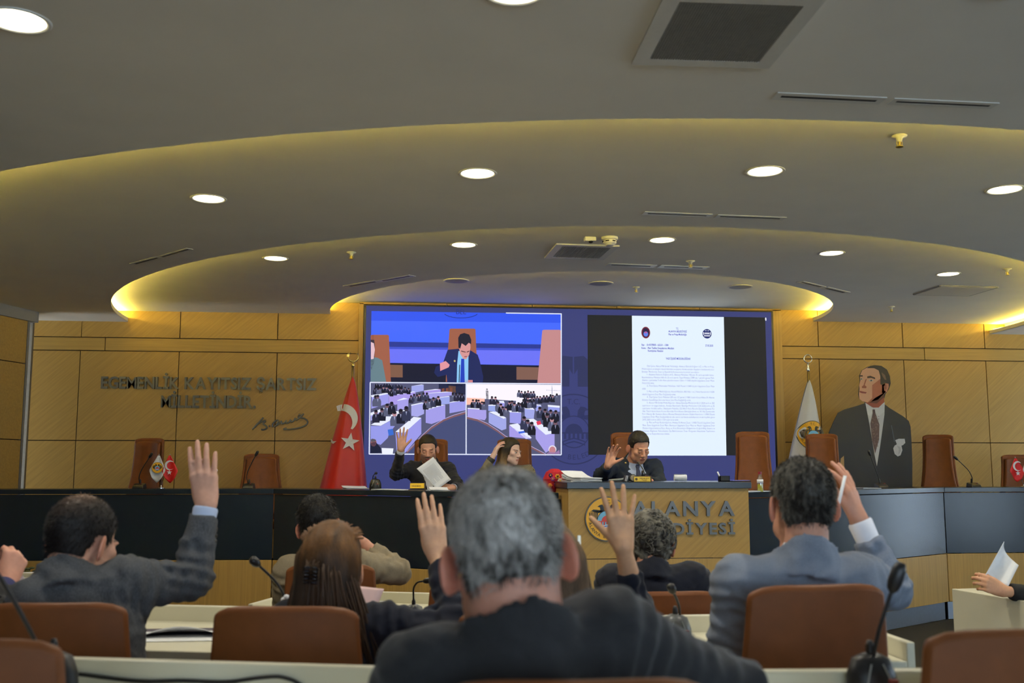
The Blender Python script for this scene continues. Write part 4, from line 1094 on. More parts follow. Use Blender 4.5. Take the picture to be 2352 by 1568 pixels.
# ================================================================== flags
M_red = plain('red_satin', (200, 26, 22), 0.38, var=0.05, scale=3, spec=0.5, sheen=0.2)
M_whitecloth = plain('white_satin', (226, 224, 220), 0.4, var=0.03, scale=3, spec=0.5)
M_gold = plain('gold', (214, 190, 120), 0.25, 0.9, var=0.03)
M_print = attr_mat('print_paint', 0.4, 0.02)
def draped_flag(name, top, bot_l, bot_r, depth, label, cloth, mat, folds, finial, floor=DF):
    T = PD(*top, depth); BL = PD(*bot_l, depth); BR = PD(*bot_r, depth)
    H = T[2] - BL[2]
    o = empty(name, (T[0], T[1], floor), label=label, cat='flag', group='standing flags on the dais')
    def S(x, z):
        t = np.clip((T[2] - z) / H, 0, 1.6)
        xl = T[0] + (BL[0] - T[0]) * shape(t, 0); xr = T[0] + (BR[0] - T[0]) * shape(t, 1)
        s = (2 * x - xl - xr) / max(xr - xl, 1e-4)
        bulge = 0.02 + 0.15 * t
        return T[1] - bulge * math.sqrt(max(0.0, 1 - min(1, abs(s)) ** 2)) + folds * t * math.sin(s * 5.5 + 0.6) , xl, xr
    def shape(t, side): return t ** (0.85 if side == 0 else 0.62)
    n, k = 40, 30; Zb = 0.9
    P = []; Q = []
    for i in range(n + 1):
        z = T[2] - (T[2] - Zb) * i / n
        _, xl, xr = S(0, z)
        P.append([(xl + (xr - xl) * (0.5 - 0.5 * math.cos(math.pi * j / k)), 0, z) for j in range(k + 1)])
        P[-1] = [(x, S(x, zz)[0], zz) for x, _, zz in P[-1]]
    m = MB().sheet(P)
    m.sheet([[(x, 2 * T[1] - y + 0.02 - 0.0, z) for x, y, z in row[::-1]] for row in P])
    fl_ = m.build('cloth', mat, o, smooth=True, world=True)
    MB().tube([(T[0], T[1] + 0.01, floor), (T[0], T[1] + 0.01, T[2] + 0.09)], 0.014, 12).build('pole', M_gold, o, smooth=True, world=True)
    MB().lathe([(0.16, 0), (0.16, 0.02), (0.03, 0.05)], (T[0], T[1] + 0.01, floor), n=24).build('foot', M_gold, o, world=True)
    finial(o, np.array([T[0], T[1] + 0.01, T[2] + 0.09]))
    return o, S
def decal(S, pts_px, depth, rgb, n_sub, o, name, off=0.006):
    """flat shape sewn on the cloth: follows the cloth surface"""
    pass
def fin_crescent(o, p):
    m = MB().lathe([(0.012, 0), (0.02, 0.02), (0.01, 0.05), (0.006, 0.07)], p, (0, 0, 1), 14)
    q = p + np.array([0, 0, 0.11])
    m.tube([q + np.array([0.05 * math.cos(a), 0, 0.05 * math.sin(a)]) for a in np.radians(np.linspace(-240, 60, 22))], [0.004 + 0.006 * math.sin(math.pi * i / 21) for i in range(22)], 8)
    m.build('finial', M_gold, o, smooth=True, world=True)
    st = [(0.022 * (1 if i % 2 == 0 else 0.42) * math.sin(math.pi * i / 5), 0.022 * (1 if i % 2 == 0 else 0.42) * math.cos(math.pi * i / 5)) for i in range(10)]
    MB().prism(st, q + np.array([-0.05, -0.003, 0.012]), (1, 0, 0), (0, 0, 1), 0.006).build('finial_star', M_gold, o, world=True)
def fin_ring(o, p):
    m = MB().lathe([(0.012, 0), (0.018, 0.02), (0.008, 0.06), (0.012, 0.075), (0.006, 0.10)], p, (0, 0, 1), 14)
    q = p + np.array([0, 0, 0.145])
    m.tube([q + np.array([0.045 * math.cos(a), 0, 0.045 * math.sin(a)]) for a in np.radians(np.linspace(0, 360, 25))], 0.006, 8)
    m.build('finial', M_chrome, o, smooth=True, world=True)
def on_cloth(o, S, depth, shapes, name, mat):
    """shapes: list of (picture polygon, colour) laid on the cloth, finely cut so they follow the folds"""
    m = MB()
    for lay, (poly, rgb) in enumerate(shapes):
        W = [PD(x, y, depth) for x, y in poly]
        P2 = [(w[0], w[2]) for w in W]
        c = (sum(p[0] for p in P2) / len(P2), sum(p[1] for p in P2) / len(P2))
        m.add([(x, S(x, z)[0] - 0.004 - 0.0008 * lay, z) for x, z in P2], [tuple(range(len(P2)))], srgb(*rgb))
    return m.build(name, mat, o, world=True, cols=True)
def arc_strip(cx, cy, r0, c2x, c2y, r2, a0, a1, n=22):
    """crescent cut into quads: outer circle and inner circle, in picture pixels"""
    out = []
    for i in range(n):
        q = []
        for t in (i / n, (i + 1) / n):
            a = math.radians(a0 + (a1 - a0) * t)
            po = (cx + r0 * math.cos(a), cy + r0 * math.sin(a))
            b = math.atan2(po[1] - c2y, po[0] - c2x)
            q.append((po, (c2x + r2 * math.cos(b), c2y + r2 * math.sin(b))))
        out.append([q[0][0], q[1][0], q[1][1], q[0][1]])
    return out
def star_px(cx, cy, r, rot):
    return [(cx + r * (1 if i % 2 == 0 else 0.40) * math.sin(math.radians(rot) + math.pi * i / 5), cy - r * (1 if i % 2 == 0 else 0.40) * math.cos(math.radians(rot) + math.pi * i / 5)) for i in range(10)]
fo, S1 = draped_flag('national_flag', (810, 864), (742, 1100), (842, 1120), 10.35, 'large red flag with white crescent and star beside the screen', None, M_red, 0.012, fin_crescent)
WH = (232, 226, 218)
sh = [(q, WH) for q in arc_strip(790, 962, 33, 783, 972, 28, -120, 50, 20)]
st = star_px(806, 1016, 22, 8); c_ = (806, 1016)
sh += [([c_, st[i], st[(i + 1) % 10]], WH) for i in range(10)]
sh += [([(762, 1008), (768, 1014), (776, 1014), (768, 1020), (762, 1016)], WH)]
on_cloth(fo, S1, 10.35, sh, 'crescent_and_star', M_print)
fo, S2 = draped_flag('town_flag', (1858, 872), (1798, 1075), (1886, 1110), 11.3, 'large white town flag with yellow crest behind an empty chair', None, M_whitecloth, 0.010, fin_ring)
class ClothPrint(Print):
    def __init__(s, S): s.S = S; s.m = MB(); s.k = 0; s.step = 0.0012
    def P(s, x, y): return np.array([x, s.S(x, y)[0] - 0.006 - s.k * s.step, y])
    def ell(s, cx, cy, rx, ry, rgb, n=28, a0=0, a1=360):
        for i in range(n):
            t0, t1 = (math.radians(a0 + (a1 - a0) * (i + q) / n) for q in (0, 1))
            for f0, f1 in ((0, .5), (.5, 1)):
                s.poly([(cx + f * rx * math.cos(t), cy + f * ry * math.sin(t)) for f, t in ((f0, t0), (f1, t0), (f1, t1), (f0, t1))], rgb)
        return s
e = PD(1853, 1002, 11.3); eR = PD(1888, 1002, 11.3)[0] - e[0]
cp = ClothPrint(S2); emblem(cp, e[0], e[2], eR); cp.m.build('crest_print', M_print, fo, world=True, cols=True)

# small table flags on chrome stands
def table_flags(base, flags, label):
    o = empty('table_flags', base, label=label, cat='flag', group='small table flag stands')
    MB().lathe([(0.036, 0), (0.036, 0.006), (0.01, 0.014), (0.006, 0.03)], n=20).build('stand', M_chrome, o, smooth=True, sharp=40)
    for (dx, top, tilt, w, hgt, mat, red) in flags:
        p0 = np.array([0, 0, 0.012]); p1 = np.array([dx, 0, top])
        MB().tube([p0, p1], 0.003, 8).build('pole', M_chrome, o, smooth=True)
        MB().ball(p1, 0.006, 8).build('pole_tip', M_chrome, o, smooth=True)
        P = []
        for i in range(13):
            t = i / 12
            row = []
            for j in range(9):
                u = j / 8
                x = p1[0] + tilt[0] * t * 0.5 + (u - 0.5) * w * (0.12 + 1.25 * t if t < 0.7 else (0.12 + 1.25 * 0.7) * (1 - 1.2 * (t - 0.7) * abs(u - 0.5) * 2))
                z = p1[2] - 0.008 - hgt * t * (0.78 + 0.22 * (1 - abs(2 * u - 1)))
                row.append((x, -0.012 * math.sin(u * 7 + t * 2) * t - 0.006, z))
            P.append(row)
        f = MB().sheet(P, 0.0012).build('flag_cloth', mat, o, smooth=True)
        cx, cz = p1[0] + tilt[0] * 0.28, p1[2] - hgt * 0.48
        pp = Print((cx, -0.024, cz), (1, 0, 0), (0, 0, 1))
        if red:
            r = w * 0.30
            for q in arc_strip(0, r * 0.55, r, r * 0.25, r * 0.5, r * 0.80, 40, 320, 16): pp.poly(q, (236, 230, 226))
            pp.layer().poly([(x * 1.0, z) for x, z in [(r * 0.55 * (1 if i % 2 == 0 else 0.4) * math.sin(math.pi * i / 5), -r * 0.9 + r * 0.55 * (1 if i % 2 == 0 else 0.4) * math.cos(math.pi * i / 5)) for i in range(10)]][::-1], (236, 230, 226))
        else:
            emblem(pp, 0, 0, w * 0.34, text=False)
        q = pp.m.build('flag_print', M_print, f, cols=True)
        # print vertices were made in stand coordinates
    return o
M_red2 = plain('red_table_flag', (226, 34, 30), 0.5, var=0.04)
b = PD(370, 1120, 9.45); b[2] = CT
table_flags(b, [(-0.030, 0.31, (-0.02, 0), 0.15, 0.25, M_whitecloth, False), (0.068, 0.31, (0.02, 0), 0.15, 0.255, M_red2, True)], 'pair of small white and red table flags on a chrome stand')
b = PD(2352, 1118, 10.05); b[2] = CT
table_flags(b, [(-0.075, 0.29, (0.02, 0), 0.16, 0.23, M_red2, True), (0.05, 0.30, (0.03, 0), 0.15, 0.23, M_whitecloth, False)], 'small red table flag at the right edge of the counter')

# ================================================================== standing portrait cutout (flat printed board)
YC = 10.75
pc = PY(2000, 1120, YC)
co = empty('portrait_cutout', (pc[0], YC, DF), label='life-size printed cutout of a man in a dark suit looking up', cat='cutout')
def cp_(X, Y): p = PY(1780 + X / 4.753, 800 + Y / 4.751, YC); return (p[0], p[2])
outline = [(588, 920), (640, 800), (690, 700), (760, 665), (900, 625), (985, 596), (985, 588), (925, 548), (912, 500), (918, 440), (930, 340), (922, 300), (950, 240), (1010, 200), (1090, 182), (1160, 190), (1220, 230), (1252, 300), (1262, 380), (1240, 450), (1205, 500), (1190, 560), (1198, 610), (1260, 655), (1400, 740), (1460, 790), (1480, 850), (1490, 1000), (1500, 1250), (1500, 1505)]
zb = DF + 0.02
ol = [cp_(*k) for k in outline]
ol += [(ol[-1][0], zb), (cp_(620, 1500)[0], zb), (cp_(620, 1500)[0], cp_(0, 1340)[1]), cp_(676, 1330)]
notch = [cp_(*k) for k in ((676, 1330), (712, 1255), (718, 1200), (752, 1170), (758, 1330))]
MB().prism(ol, (0, YC + 0.012, 0), (1, 0, 0), (0, 0, 1), 0.012).build('board', plain('board_white', (60, 60, 62), 0.6), co, world=True)
MB().box((pc[0], YC + 0.15, DF + 0.35), (0.06, 0.26, 0.7)).build('strut', M_black, co, world=True)
pr = Print((0, YC - 0.0005, 0), (1, 0, 0), (0, 0, 1), 0.0005)
C = lambda pts: [cp_(*k) for k in pts][::-1]
pr.poly(ol, (28, 30, 36)); pr.layer()
pr.poly(C([(676, 1330), (712, 1255), (718, 1200), (752, 1170), (758, 1335)]), (178, 140, 84))
pr.poly(C([(985, 590), (1060, 640), (1130, 640), (1198, 585), (1195, 720), (1150, 1050), (1112, 1285), (1085, 1150), (1030, 820)]), (206, 204, 198)); pr.layer()
pr.poly(C([(985, 590), (1075, 660), (1040, 740), (1010, 720)]), (222, 220, 214)); pr.poly(C([(1198, 585), (1195, 690), (1130, 740), (1075, 660)]), (216, 214, 208))
pr.poly(C([(1062, 665), (1090, 665), (1096, 705), (1140, 830), (1135, 1000), (1092, 1150), (1060, 1000), (1040, 820), (1066, 705)]), (92, 70, 66)); pr.layer()
for i in range(60):
    x = random.uniform(1052, 1130); y = random.uniform(720, 1080); pr.rect(*cp_(x, y + 8), *cp_(x + 8, y), (132, 108, 100))
pr.poly(C([(1266, 835), (1275, 840), (1310, 1020), (1300, 1020)]), (70, 80, 100))
pr.poly(C([(1312, 1000), (1350, 985), (1415, 985), (1422, 1030), (1395, 1055), (1380, 1060), (1390, 1110), (1370, 1165), (1340, 1178), (1305, 1150), (1290, 1090), (1305, 1060), (1330, 1045)]), (206, 204, 202)); pr.layer()
pr.poly(C([(1330, 1060), (1370, 1075), (1375, 1120), (1345, 1160), (1352, 1100)]), (180, 178, 178))
# neck, face, ear, hair
pr.poly(C([(985, 560), (1190, 520), (1192, 585), (1130, 645), (1070, 645), (990, 595)]), (150, 74, 50)); pr.layer()
pr.poly(C([(925, 300), (950, 240), (1010, 205), (1100, 190), (1180, 220), (1210, 330), (1200, 470), (1170, 500), (1100, 560), (1010, 590), (950, 575), (920, 548), (915, 500), (922, 440), (918, 400), (932, 345)]), (222, 168, 130)); pr.layer()
pr.poly(C([(1060, 400), (1150, 330), (1200, 380), (1205, 480), (1120, 560), (1010, 590), (1060, 540)]), (176, 106, 76)); pr.poly(C([(1090, 540), (1190, 480), (1192, 530), (1110, 600), (1030, 592)]), (92, 50, 36))
pr.poly(C([(1168, 400), (1200, 378), (1238, 385), (1242, 420), (1222, 470), (1190, 498), (1165, 480)]), (204, 134, 100)); pr.layer()
pr.poly(C([(1185, 410), (1215, 400), (1215, 440), (1190, 470)]), (140, 80, 58))
pr.poly(C([(1000, 215), (1040, 190), (1090, 182), (1160, 190), (1220, 230), (1252, 300), (1262, 380), (1244, 440), (1240, 385), (1205, 375), (1170, 400), (1150, 390), (1148, 300), (1130, 240), (1080, 215)]), (38, 32, 30)); pr.layer()
pr.poly(C([(1160, 260), (1200, 290), (1215, 345), (1195, 340), (1170, 300)]), (120, 96, 80))
pr.poly(C([(1005, 305), (1040, 298), (1090, 318), (1092, 336), (1050, 322), (1005, 325)]), (60, 34, 26)); pr.poly(C([(922, 292), (955, 292), (958, 306), (926, 308)]), (60, 34, 26))
pr.poly(C([(1020, 345), (1060, 338), (1075, 352), (1040, 362)]), (190, 188, 178)); pr.poly(C([(930, 330), (950, 322), (955, 335), (935, 345)]), (190, 188, 178))
pr.poly(C([(985, 340), (1002, 330), (978, 400), (1000, 420), (990, 434), (950, 432), (945, 418), (965, 402)]), (160, 90, 62)); pr.poly(C([(922, 462), (960, 470), (1000, 478), (990, 492), (945, 488), (922, 478)]), (150, 72, 58)); pr.layer()
pr.poly(C([(1040, 343), (1056, 341), (1056, 357), (1042, 359)]), (50, 54, 60)); pr.poly(C([(936, 328), (946, 325), (948, 338), (938, 341)]), (50, 54, 60))
pr.build('portrait_print', attr_mat('portrait_ink', 0.5, 0.02), co)

# ================================================================== things on the dais counter
M_paper = plain('paper', (232, 234, 236), 0.6, var=0.02)
def paper_stack(c, n, w, h, rz, label, curl=0.0, name='paper_stack', z=None):
    o = empty(name, c, rz, label=label, cat='papers', group='papers on the desks')
    for i in range(n):
        P = [[((u - 0.5) * w + 0.006 * math.sin(i * 2.3), (v_ - 0.5) * h + 0.005 * math.cos(i * 1.7), 0.002 + 0.004 * i + curl * (i + 1) / n * max(0, v_ - 0.35) ** 2 + 0.003 * math.sin(3 * u + i)) for u in np.linspace(0, 1, 6)] for v_ in np.linspace(0, 1, 6)]
        MB().sheet(P, 0.003).build('sheet', M_paper, o)
    return o
def at_top(px, depth, z):
    p = PD(px, 1110, depth); return np.array([p[0], p[1], z])
paper_stack(at_top(1336, 8.0, LT), 8, 0.21, 0.24, 0.5, 'thick ruffled stack of papers at the left of the lectern top', 0.12)
paper_stack(at_top(1330, 7.72, LT), 2, 0.12, 0.06, 0.1, 'thin white notepad at the left front of the lectern')
paper_stack(at_top(818, 9.25, CT), 3, 0.22, 0.16, 0.3, 'papers on the counter under the red flag', 0.04)
paper_stack(at_top(900, 8.75, CT), 2, 0.30, 0.2, -0.4, 'papers beside the short black microphone')
paper_stack(at_top(1008, 8.6, CT), 2, 0.16, 0.1, 0.2, 'folded slip below the held sheet on the counter', 0.05)
paper_stack(at_top(1748, 8.1, CT), 2, 0.5, 0.12, 0.6, 'white sheets under the water bottle right of the lectern')
paper_stack(at_top(1990, 9.3, CT), 3, 0.26, 0.12, 0.5, 'pale papers before the portrait cutout')
# rolled paper
c = at_top(1563, 7.95, LT)
o = empty('paper_roll', c, label='rolled sheet of paper lying on the lectern', cat='paper roll')
sp_ = []
for i in range(50):
    a = i * 0.42; r = 0.010 + 0.0004 * i
    sp_.append((r * math.cos(a), r * math.sin(a)))
P = [[(x, r0 * 0.55, 0.030 + r1 * 0.9) for r0, r1 in sp_] for x in np.linspace(-0.05, 0.05, 4)]
MB().sheet(P, 0.0006).build('sheet', M_paper, o, smooth=True)
# pen box with glowing phone
c = at_top(1663, 7.95, LT)
o = empty('pen_box', c, label='small black pen box at the right of the lectern top', cat='pen box')
m = MB().box((0, 0, 0.003), (0.075, 0.06, 0.006))
for sx, sy, dx, dy in ((-1, 0, .004, .06), (1, 0, .004, .06), (0, -1, .075, .004), (0, 1, .075, .004)): m.box((sx * .0355, sy * .028, .022), (dx, dy, .044))
m.build('box', M_black, o)
MB().tube([(-0.02, 0.0, 0.008), (-0.05, 0.0, 0.075)], 0.006, 8).build('pen', M_paper, o, smooth=True)
c = at_top(1698, 7.95, LT)
o = empty('tablet', c, 0.1, label='thin tablet with a lit screen lying on the lectern', cat='tablet')
MB().box((0, 0, 0.004), (0.15, 0.10, 0.008)).build('case', M_black, o, bevel=0.002)
MB().box((0, 0, 0.0085), (0.14, 0.092, 0.001)).build('display', emit('tablet_glow', (150, 150, 250), 1.0), o)
# broadcast microphones lying on the lectern
c = at_top(1428, 7.75, LT)
o = empty('handheld_microphone', c, label='grey handheld microphone lying on the lectern', cat='microphone')
MB().lathe([(0.010, -0.10), (0.011, 0.0), (0.016, 0.02)], (0, 0, 0.016), (0.97, 0.1, 0.06), 14).build('handle', plain('mic_silver', (120, 128, 128), 0.35, 0.4), o, smooth=True)
MB().ball((0.045, 0.005, 0.02), (0.03, 0.02, 0.02), 12).build('foam_head', M_micd, o, smooth=True)
c = at_top(1441, 7.72, LT)
o = empty('broadcast_microphone', c, label='black broadcast microphone with a round white logo disc on the lectern', cat='microphone')
MB().box((-0.008, 0, 0.024), (0.035, 0.04, 0.048), np.array(Matrix.Rotation(R_(14), 3, 'Y'))).build('cube_flag', M_micd, o, bevel=0.004)
for q in (-0.012, -0.002): MB().box((q - 0.004, -0.021, 0.026), (0.004, 0.002, 0.044), np.array(Matrix.Rotation(R_(14), 3, 'Y'))).build('stripe', M_paper, o)
MB().lathe([(0.028, 0), (0.028, 0.02), (0.024, 0.022)], (0.036, -0.01, 0.028), (0.1, -1, 0.1), 24).build('logo_cube', M_micd, o)
MB().lathe([(0.0, 0.0225), (0.022, 0.0225)], (0.036, -0.01, 0.028), (0.1, -1, 0.1), 24).build('logo_disc', plain('logo_cream', (216, 204, 176), 0.5), o)
# name plates
def nameplate(c, w, h, label, rgb, lines, stand, rz=0.0, lift=0.0):
    o = empty('name_plate', c, rz, label=label, cat='name plate', group='brass name plates')
    Rt = np.array(Matrix.Rotation(R_(-14), 3, 'X'))
    if stand: MB().box((0, 0.02, 0.004), (w * 1.25, 0.07, 0.008)).build('foot', plain('dark_wood', (58, 40, 24), 0.4), o)
    if lift:
        for s in (-1, 1): MB().tube([(s * w * .3, 0.01, 0), (s * w * .3, 0.01, lift + .01)], 0.003, 8).build('leg', M_gold, o)
    MB().box((0.006, 0.008, lift + h / 2 + 0.002), (w + 0.012, 0.012, h + 0.01), Rt).build('block', plain('dark_wood', (58, 40, 24), 0.4), o, bevel=0.002)
    MB().box((0, 0.0, lift + h / 2 + 0.003), (w, 0.006, h), Rt).build('plate', plain('brass_plate_%d' % rgb[2], rgb, 0.35, 0.25, var=0.03), o)
    pp = Print((0, -0.0042, lift + h / 2 + 0.003), (1, 0, 0), Rt @ np.array([0, 0, 1.0]))
    rr = random.Random(3)
    for wl_, x, y, s_ in lines:                      # engraving too small to read: worn word-length marks
        u = x - wl_ / 2
        while u < x + wl_ / 2 - s_:
            l = s_ * rr.uniform(.5, 1.3); pp.rect(u, y, u + l, y + s_ * .55, (72, 54, 18)); u += l + s_ * .3
    if len(lines) > 1: pp.ell(-w * .36, 0, h * .28, h * .28, (60, 46, 14), 16)
    pp.m.build('engraving', M_print, o, cols=True)
nameplate(at_top(1475, 7.66, LT), 0.124, 0.036, 'brass name plate with engraved lines at the centre of the lectern', (214, 186, 74), [(.078, 0.02, 0.004, 0.010), (.05, 0.02, -0.006, 0.007), (.03, 0.02, -0.013, 0.006)], False)
nameplate(at_top(958, 8.62, CT), 0.118, 0.042, 'yellow name plate on a stand before the man holding a sheet', (236, 190, 40), [(.09, 0, -0.004, 0.012)], True, lift=0.014)
# water bottle
c = at_top(1746, 8.02, CT)
o = empty('water_bottle', c, label='small clear bottle with yellow drink and red cap right of the lectern', cat='bottle')
MB().lathe([(0.0, 0.001), (0.022, 0.001), (0.024, 0.008), (0.024, 0.09), (0.02, 0.11), (0.012, 0.13), (0.012, 0.142)], n=20).build('bottle', glass_mat('clear_plastic', (236, 240, 240), 0.18, 0.1), o, smooth=True, sharp=50)
MB().lathe([(0.0, 0.003), (0.0215, 0.003), (0.0215, 0.062), (0.0, 0.062)], n=20).build('drink', plain('yellow_drink', (214, 206, 70), 0.2), o, smooth=True, sharp=50)
MB().lathe([(0.0245, 0.07), (0.0245, 0.098)], n=20).build('label_band', M_paper, o, smooth=True)
MB().lathe([(0.014, 0.138), (0.014, 0.158), (0.0, 0.159)], n=20).build('cap', plain('red_cap', (130, 24, 40), 0.4), o, smooth=True, sharp=40)
# embroidered red flower bonnet / gift on the counter left of the lectern
c = at_top(1274, 8.2, CT)
o = empty('embroidered_gift', c, label='red felt gift box with embroidered flowers beside the lectern', cat='ornament')
MB().lathe([(0.075, 0), (0.09, 0.03), (0.095, 0.10), (0.07, 0.155), (0.03, 0.18), (0, 0.182)], n=10).build('felt_body', plain('red_felt', (178, 18, 36), 0.8, var=0.1), o, bevel=0.004)
for i, (x, z, r, rgb) in enumerate([(0.01, 0.12, 0.022, (212, 150, 40)), (-0.03, 0.10, 0.02, (150, 60, 130)), (0.03, 0.085, 0.024, (206, 180, 160)), (-0.045, 0.13, 0.018, (60, 40, 90)), (0.055, 0.06, 0.02, (90, 120, 40)), (0.0, 0.06, 0.022, (120, 40, 110)), (0.055, 0.025, 0.022, (226, 196, 190)), (-0.05, 0.05, 0.02, (210, 120, 40))]):
    fo = MB()
    y = -math.sqrt(max(0.0, 0.097 ** 2 - x * x)) * (1.0 if z < 0.105 else 0.9)
    for k in range(6):
        a = k * math.pi / 3; fo.ball((x + r * .55 * math.cos(a), y - 0.004, z + r * .55 * math.sin(a)), (r * .42, 0.006, r * .42), 8)
    fl_o = fo.build('flower', plain('felt_%d' % i, rgb, 0.8), o, smooth=True)
    MB().ball((x, y - 0.009, z), (r * .32, .005, r * .32), 8).build('flower_heart', plain('felt_gold' if i else 'felt_dark', (210, 160, 50) if i else (60, 26, 20), .8), fl_o, smooth=True)
# white flowers behind the raised hand
def bouquet(c, label, n, cols, h=0.14, spread=0.09):
    o = empty('flower_arrangement', c, label=label, cat='flowers')
    MB().lathe([(0.025, 0), (0.035, 0.02), (0.03, 0.06), (0.034, 0.065)], n=18).build('vase', M_paper, o, smooth=True)
    rr = random.Random(11)
    for i in range(n):
        a = rr.uniform(0, 6.28); r = spread * rr.uniform(0.2, 1); z = h * rr.uniform(0.5, 1.1)
        p = np.array([r * math.cos(a), r * 0.5 * math.sin(a), 0.05 + z])
        st = MB().tube(bez((0, 0, 0.05), (p[0] * .3, p[1] * .3, p[2] * .7), p, 6), 0.002, 5).build('stem', plain('stem_green', (110, 130, 60), .6), o)
        m = MB(); rad = rr.uniform(0.016, 0.026)
        for k in range(7):
            b2 = k * 0.9; m.ball(p + rad * .5 * np.array([math.cos(b2), math.sin(b2) * .6, .4 * math.sin(b2 * 2)]), (rad * .7, rad * .6, rad * .6), 8)
        m.build('blossom', cols[i % len(cols)], st, smooth=True)
    for i in range(5):
        a = -1.2 + i * 0.6; tip = np.array([0.13 * math.sin(a), -0.02, 0.06 + 0.12 * math.cos(a)])
        MB().tube([(0, 0, 0.05), tip * .6 + np.array([0, 0, .03]), tip], [0.002, 0.007, 0.001], 6, flat=.3).build('leaf', plain('leaf_green', (128, 138, 70), .6), o, smooth=True)
bouquet(at_top(472, 9.4, CT), 'white and cream flowers in a small vase behind the raised hand', 9, [M_paper, plain('cream_petal', (232, 216, 170), .7)], 0.13, 0.085)
# ------------------------------------------------------------------ things on the seat-row desks
def sheet_obj(name, c, pts, label, mat, cat='paper', th=0.0015):
    o = empty(name, c, label=label, cat=cat)
    MB().sheet(pts, th).build('sheet', mat, o, smooth=True)
    return o
zd = STEP_B + 0.735
def desk_pt(px, py, z): p = PZ(px, py, z); return p
p = desk_pt(430, 1462, zd)
o = empty('open_booklet', (p[0], p[1], zd), label='open booklet with a lifted page on the cream desk', cat='booklet')
for k, (y0, lift) in enumerate(((0.0, 0.0), (0.06, 0.035))):
    P = [[(-0.16 + 0.32 * u, -0.10 + 0.13 * w + y0, 0.003 + 0.002 * k + lift * math.sin(math.pi * min(1, u * 1.1)) * (1 - w) ** 1.5) for u in np.linspace(0, 1, 14)] for w in np.linspace(0, 1, 8)]
    MB().sheet(P, 0.0015).build('page', M_paper, o, smooth=True)
P = [[(-0.17 + 0.32 * u, 0.05 + 0.12 * w, 0.003) for u in np.linspace(0, 1, 3)] for w in np.linspace(0, 1, 3)]
MB().sheet(P, 0.003).build('cover', plain('booklet_cover', (60, 54, 78), .5), o)
p = desk_pt(820, 1440, zd)
# pink folder held up by the long-haired woman
def sheet_px(corners, n=10, bow=0.0):
    """corners in the picture with depths: TL, TR, BR, BL"""
    A = [PD(*c) for c in corners]; P = []
    for i in range(n + 1):
        t = i / n; l = A[0] * (1 - t) + A[3] * t; r = A[1] * (1 - t) + A[2] * t
        P.append([l * (1 - u) + r * u + np.array([0, bow * math.sin(math.pi * u), 0]) for u in np.linspace(0, 1, n + 1)])
    return np.array(P)
def held_sheet(name, corners, label, mat, bow=0.0, cat='paper'):
    P = sheet_px(corners, 10, bow); c = P.reshape(-1, 3).mean(axis=0)
    o = empty(name, c, label=label, cat=cat)
    MB().sheet(P, 0.0015).build('sheet', mat, o, smooth=True, world=True)
    return o, P
held_sheet('pink_folder', [(690, 1325, 3.06), (882, 1352, 3.10), (862, 1402, 3.06), (652, 1398, 3.00)], 'pale pink sheet held open before the long-haired woman', plain('pink_paper', (232, 196, 190), 0.6, var=0.02), -0.03, 'folder')
o, P = held_sheet('held_sheet', [(995, 1049, 9.02), (1036, 1101, 8.98), (1004, 1124, 8.92), (957, 1076, 8.96)], 'white printed sheet held by the man on the dais', M_paper, 0.01)
A = P[0, 0]; ex_ = P[0, -1] - P[0, 0]; ey_ = P[-1, 0] - P[0, 0]
pp = MB(); nrm = np.cross(ey_, ex_); nrm /= np.linalg.norm(nrm); nrm = nrm if nrm[1] < 0 else -nrm
for i in range(12):
    v0 = 0.2 + i * 0.055
    l = 0.62 if i % 4 else 0.45
    pp.box(A + ey_ * v0 + ex_ * (0.18 + l / 2) + nrm * 0.012, (np.linalg.norm(ex_) * l, 0.0006, 0.0022), np.stack([ex_ / np.linalg.norm(ex_), nrm, np.cross(ex_ / np.linalg.norm(ex_), nrm)], axis=1))
g = pp.build('printed_lines', plain('grey_ink', (150, 156, 168), .7), o, world=True); tag(g, kind='stuff')
held_sheet('white_sheet', [(2306, 1243, 5.24), (2340, 1298, 5.18), (2316, 1346, 5.12), (2262, 1322, 5.14)], 'blank white sheet held up over the desk at the right edge', M_paper, 0.05)
# left edge: papers and far desk clutter
p = PD(72, 1338, 3.0)
held_sheet('grey_sheet', [(30, 1330, 3.05), (54, 1322, 3.08), (62, 1352, 3.0), (28, 1368, 2.95)], 'lilac grey sheet beside the fist at the left edge', plain('lilac_paper', (186, 182, 196), .6), 0.0)
p = PZ(80, 1328, 0.735)
paper_stack((p[0], p[1], 0.735), 4, 0.34, 0.22, 0.4, 'cream papers on the far desk at the left edge', 0.05)
p = PZ(56, 1322, 0.735)
o = empty('potted_greenery', (p[0] - 0.15, p[1] + .1, 0.735), label='low dark green plant strip on the far left desk', cat='plant')
m = MB(); rr = random.Random(4)
for i in range(60): m.ball((rr.uniform(-.2, .3), rr.uniform(-.04, .04), rr.uniform(.01, .04)), (.022, .014, .008), 6)
g = m.build('leaves', plain('dark_leaf', (70, 76, 44), .7), o, smooth=True); tag(g, kind='stuff')
MB().box((0.05, 0, 0.006), (0.52, 0.09, 0.012)).build('tray', M_black, o)
p = PZ(893, 1393, 0.735); o = empty('phone', (p[0], p[1], 0.735), 0.1, label='blue phone on the desk left of the squat grey microphone', cat='phone')
MB().box((0, 0, 0.005), (0.075, 0.15, 0.01)).build('case', plain('blue_case', (74, 76, 120), .4), o, bevel=.004)
MB().box((0, 0, 0.0104), (0.066, 0.138, 0.001)).build('display', M_black, o)
p = PZ(905, 1384, 0.735); paper_stack((p[0] + .05, p[1] + .12, 0.735), 2, 0.28, 0.2, 0.1, 'papers on the desk behind the blue phone')
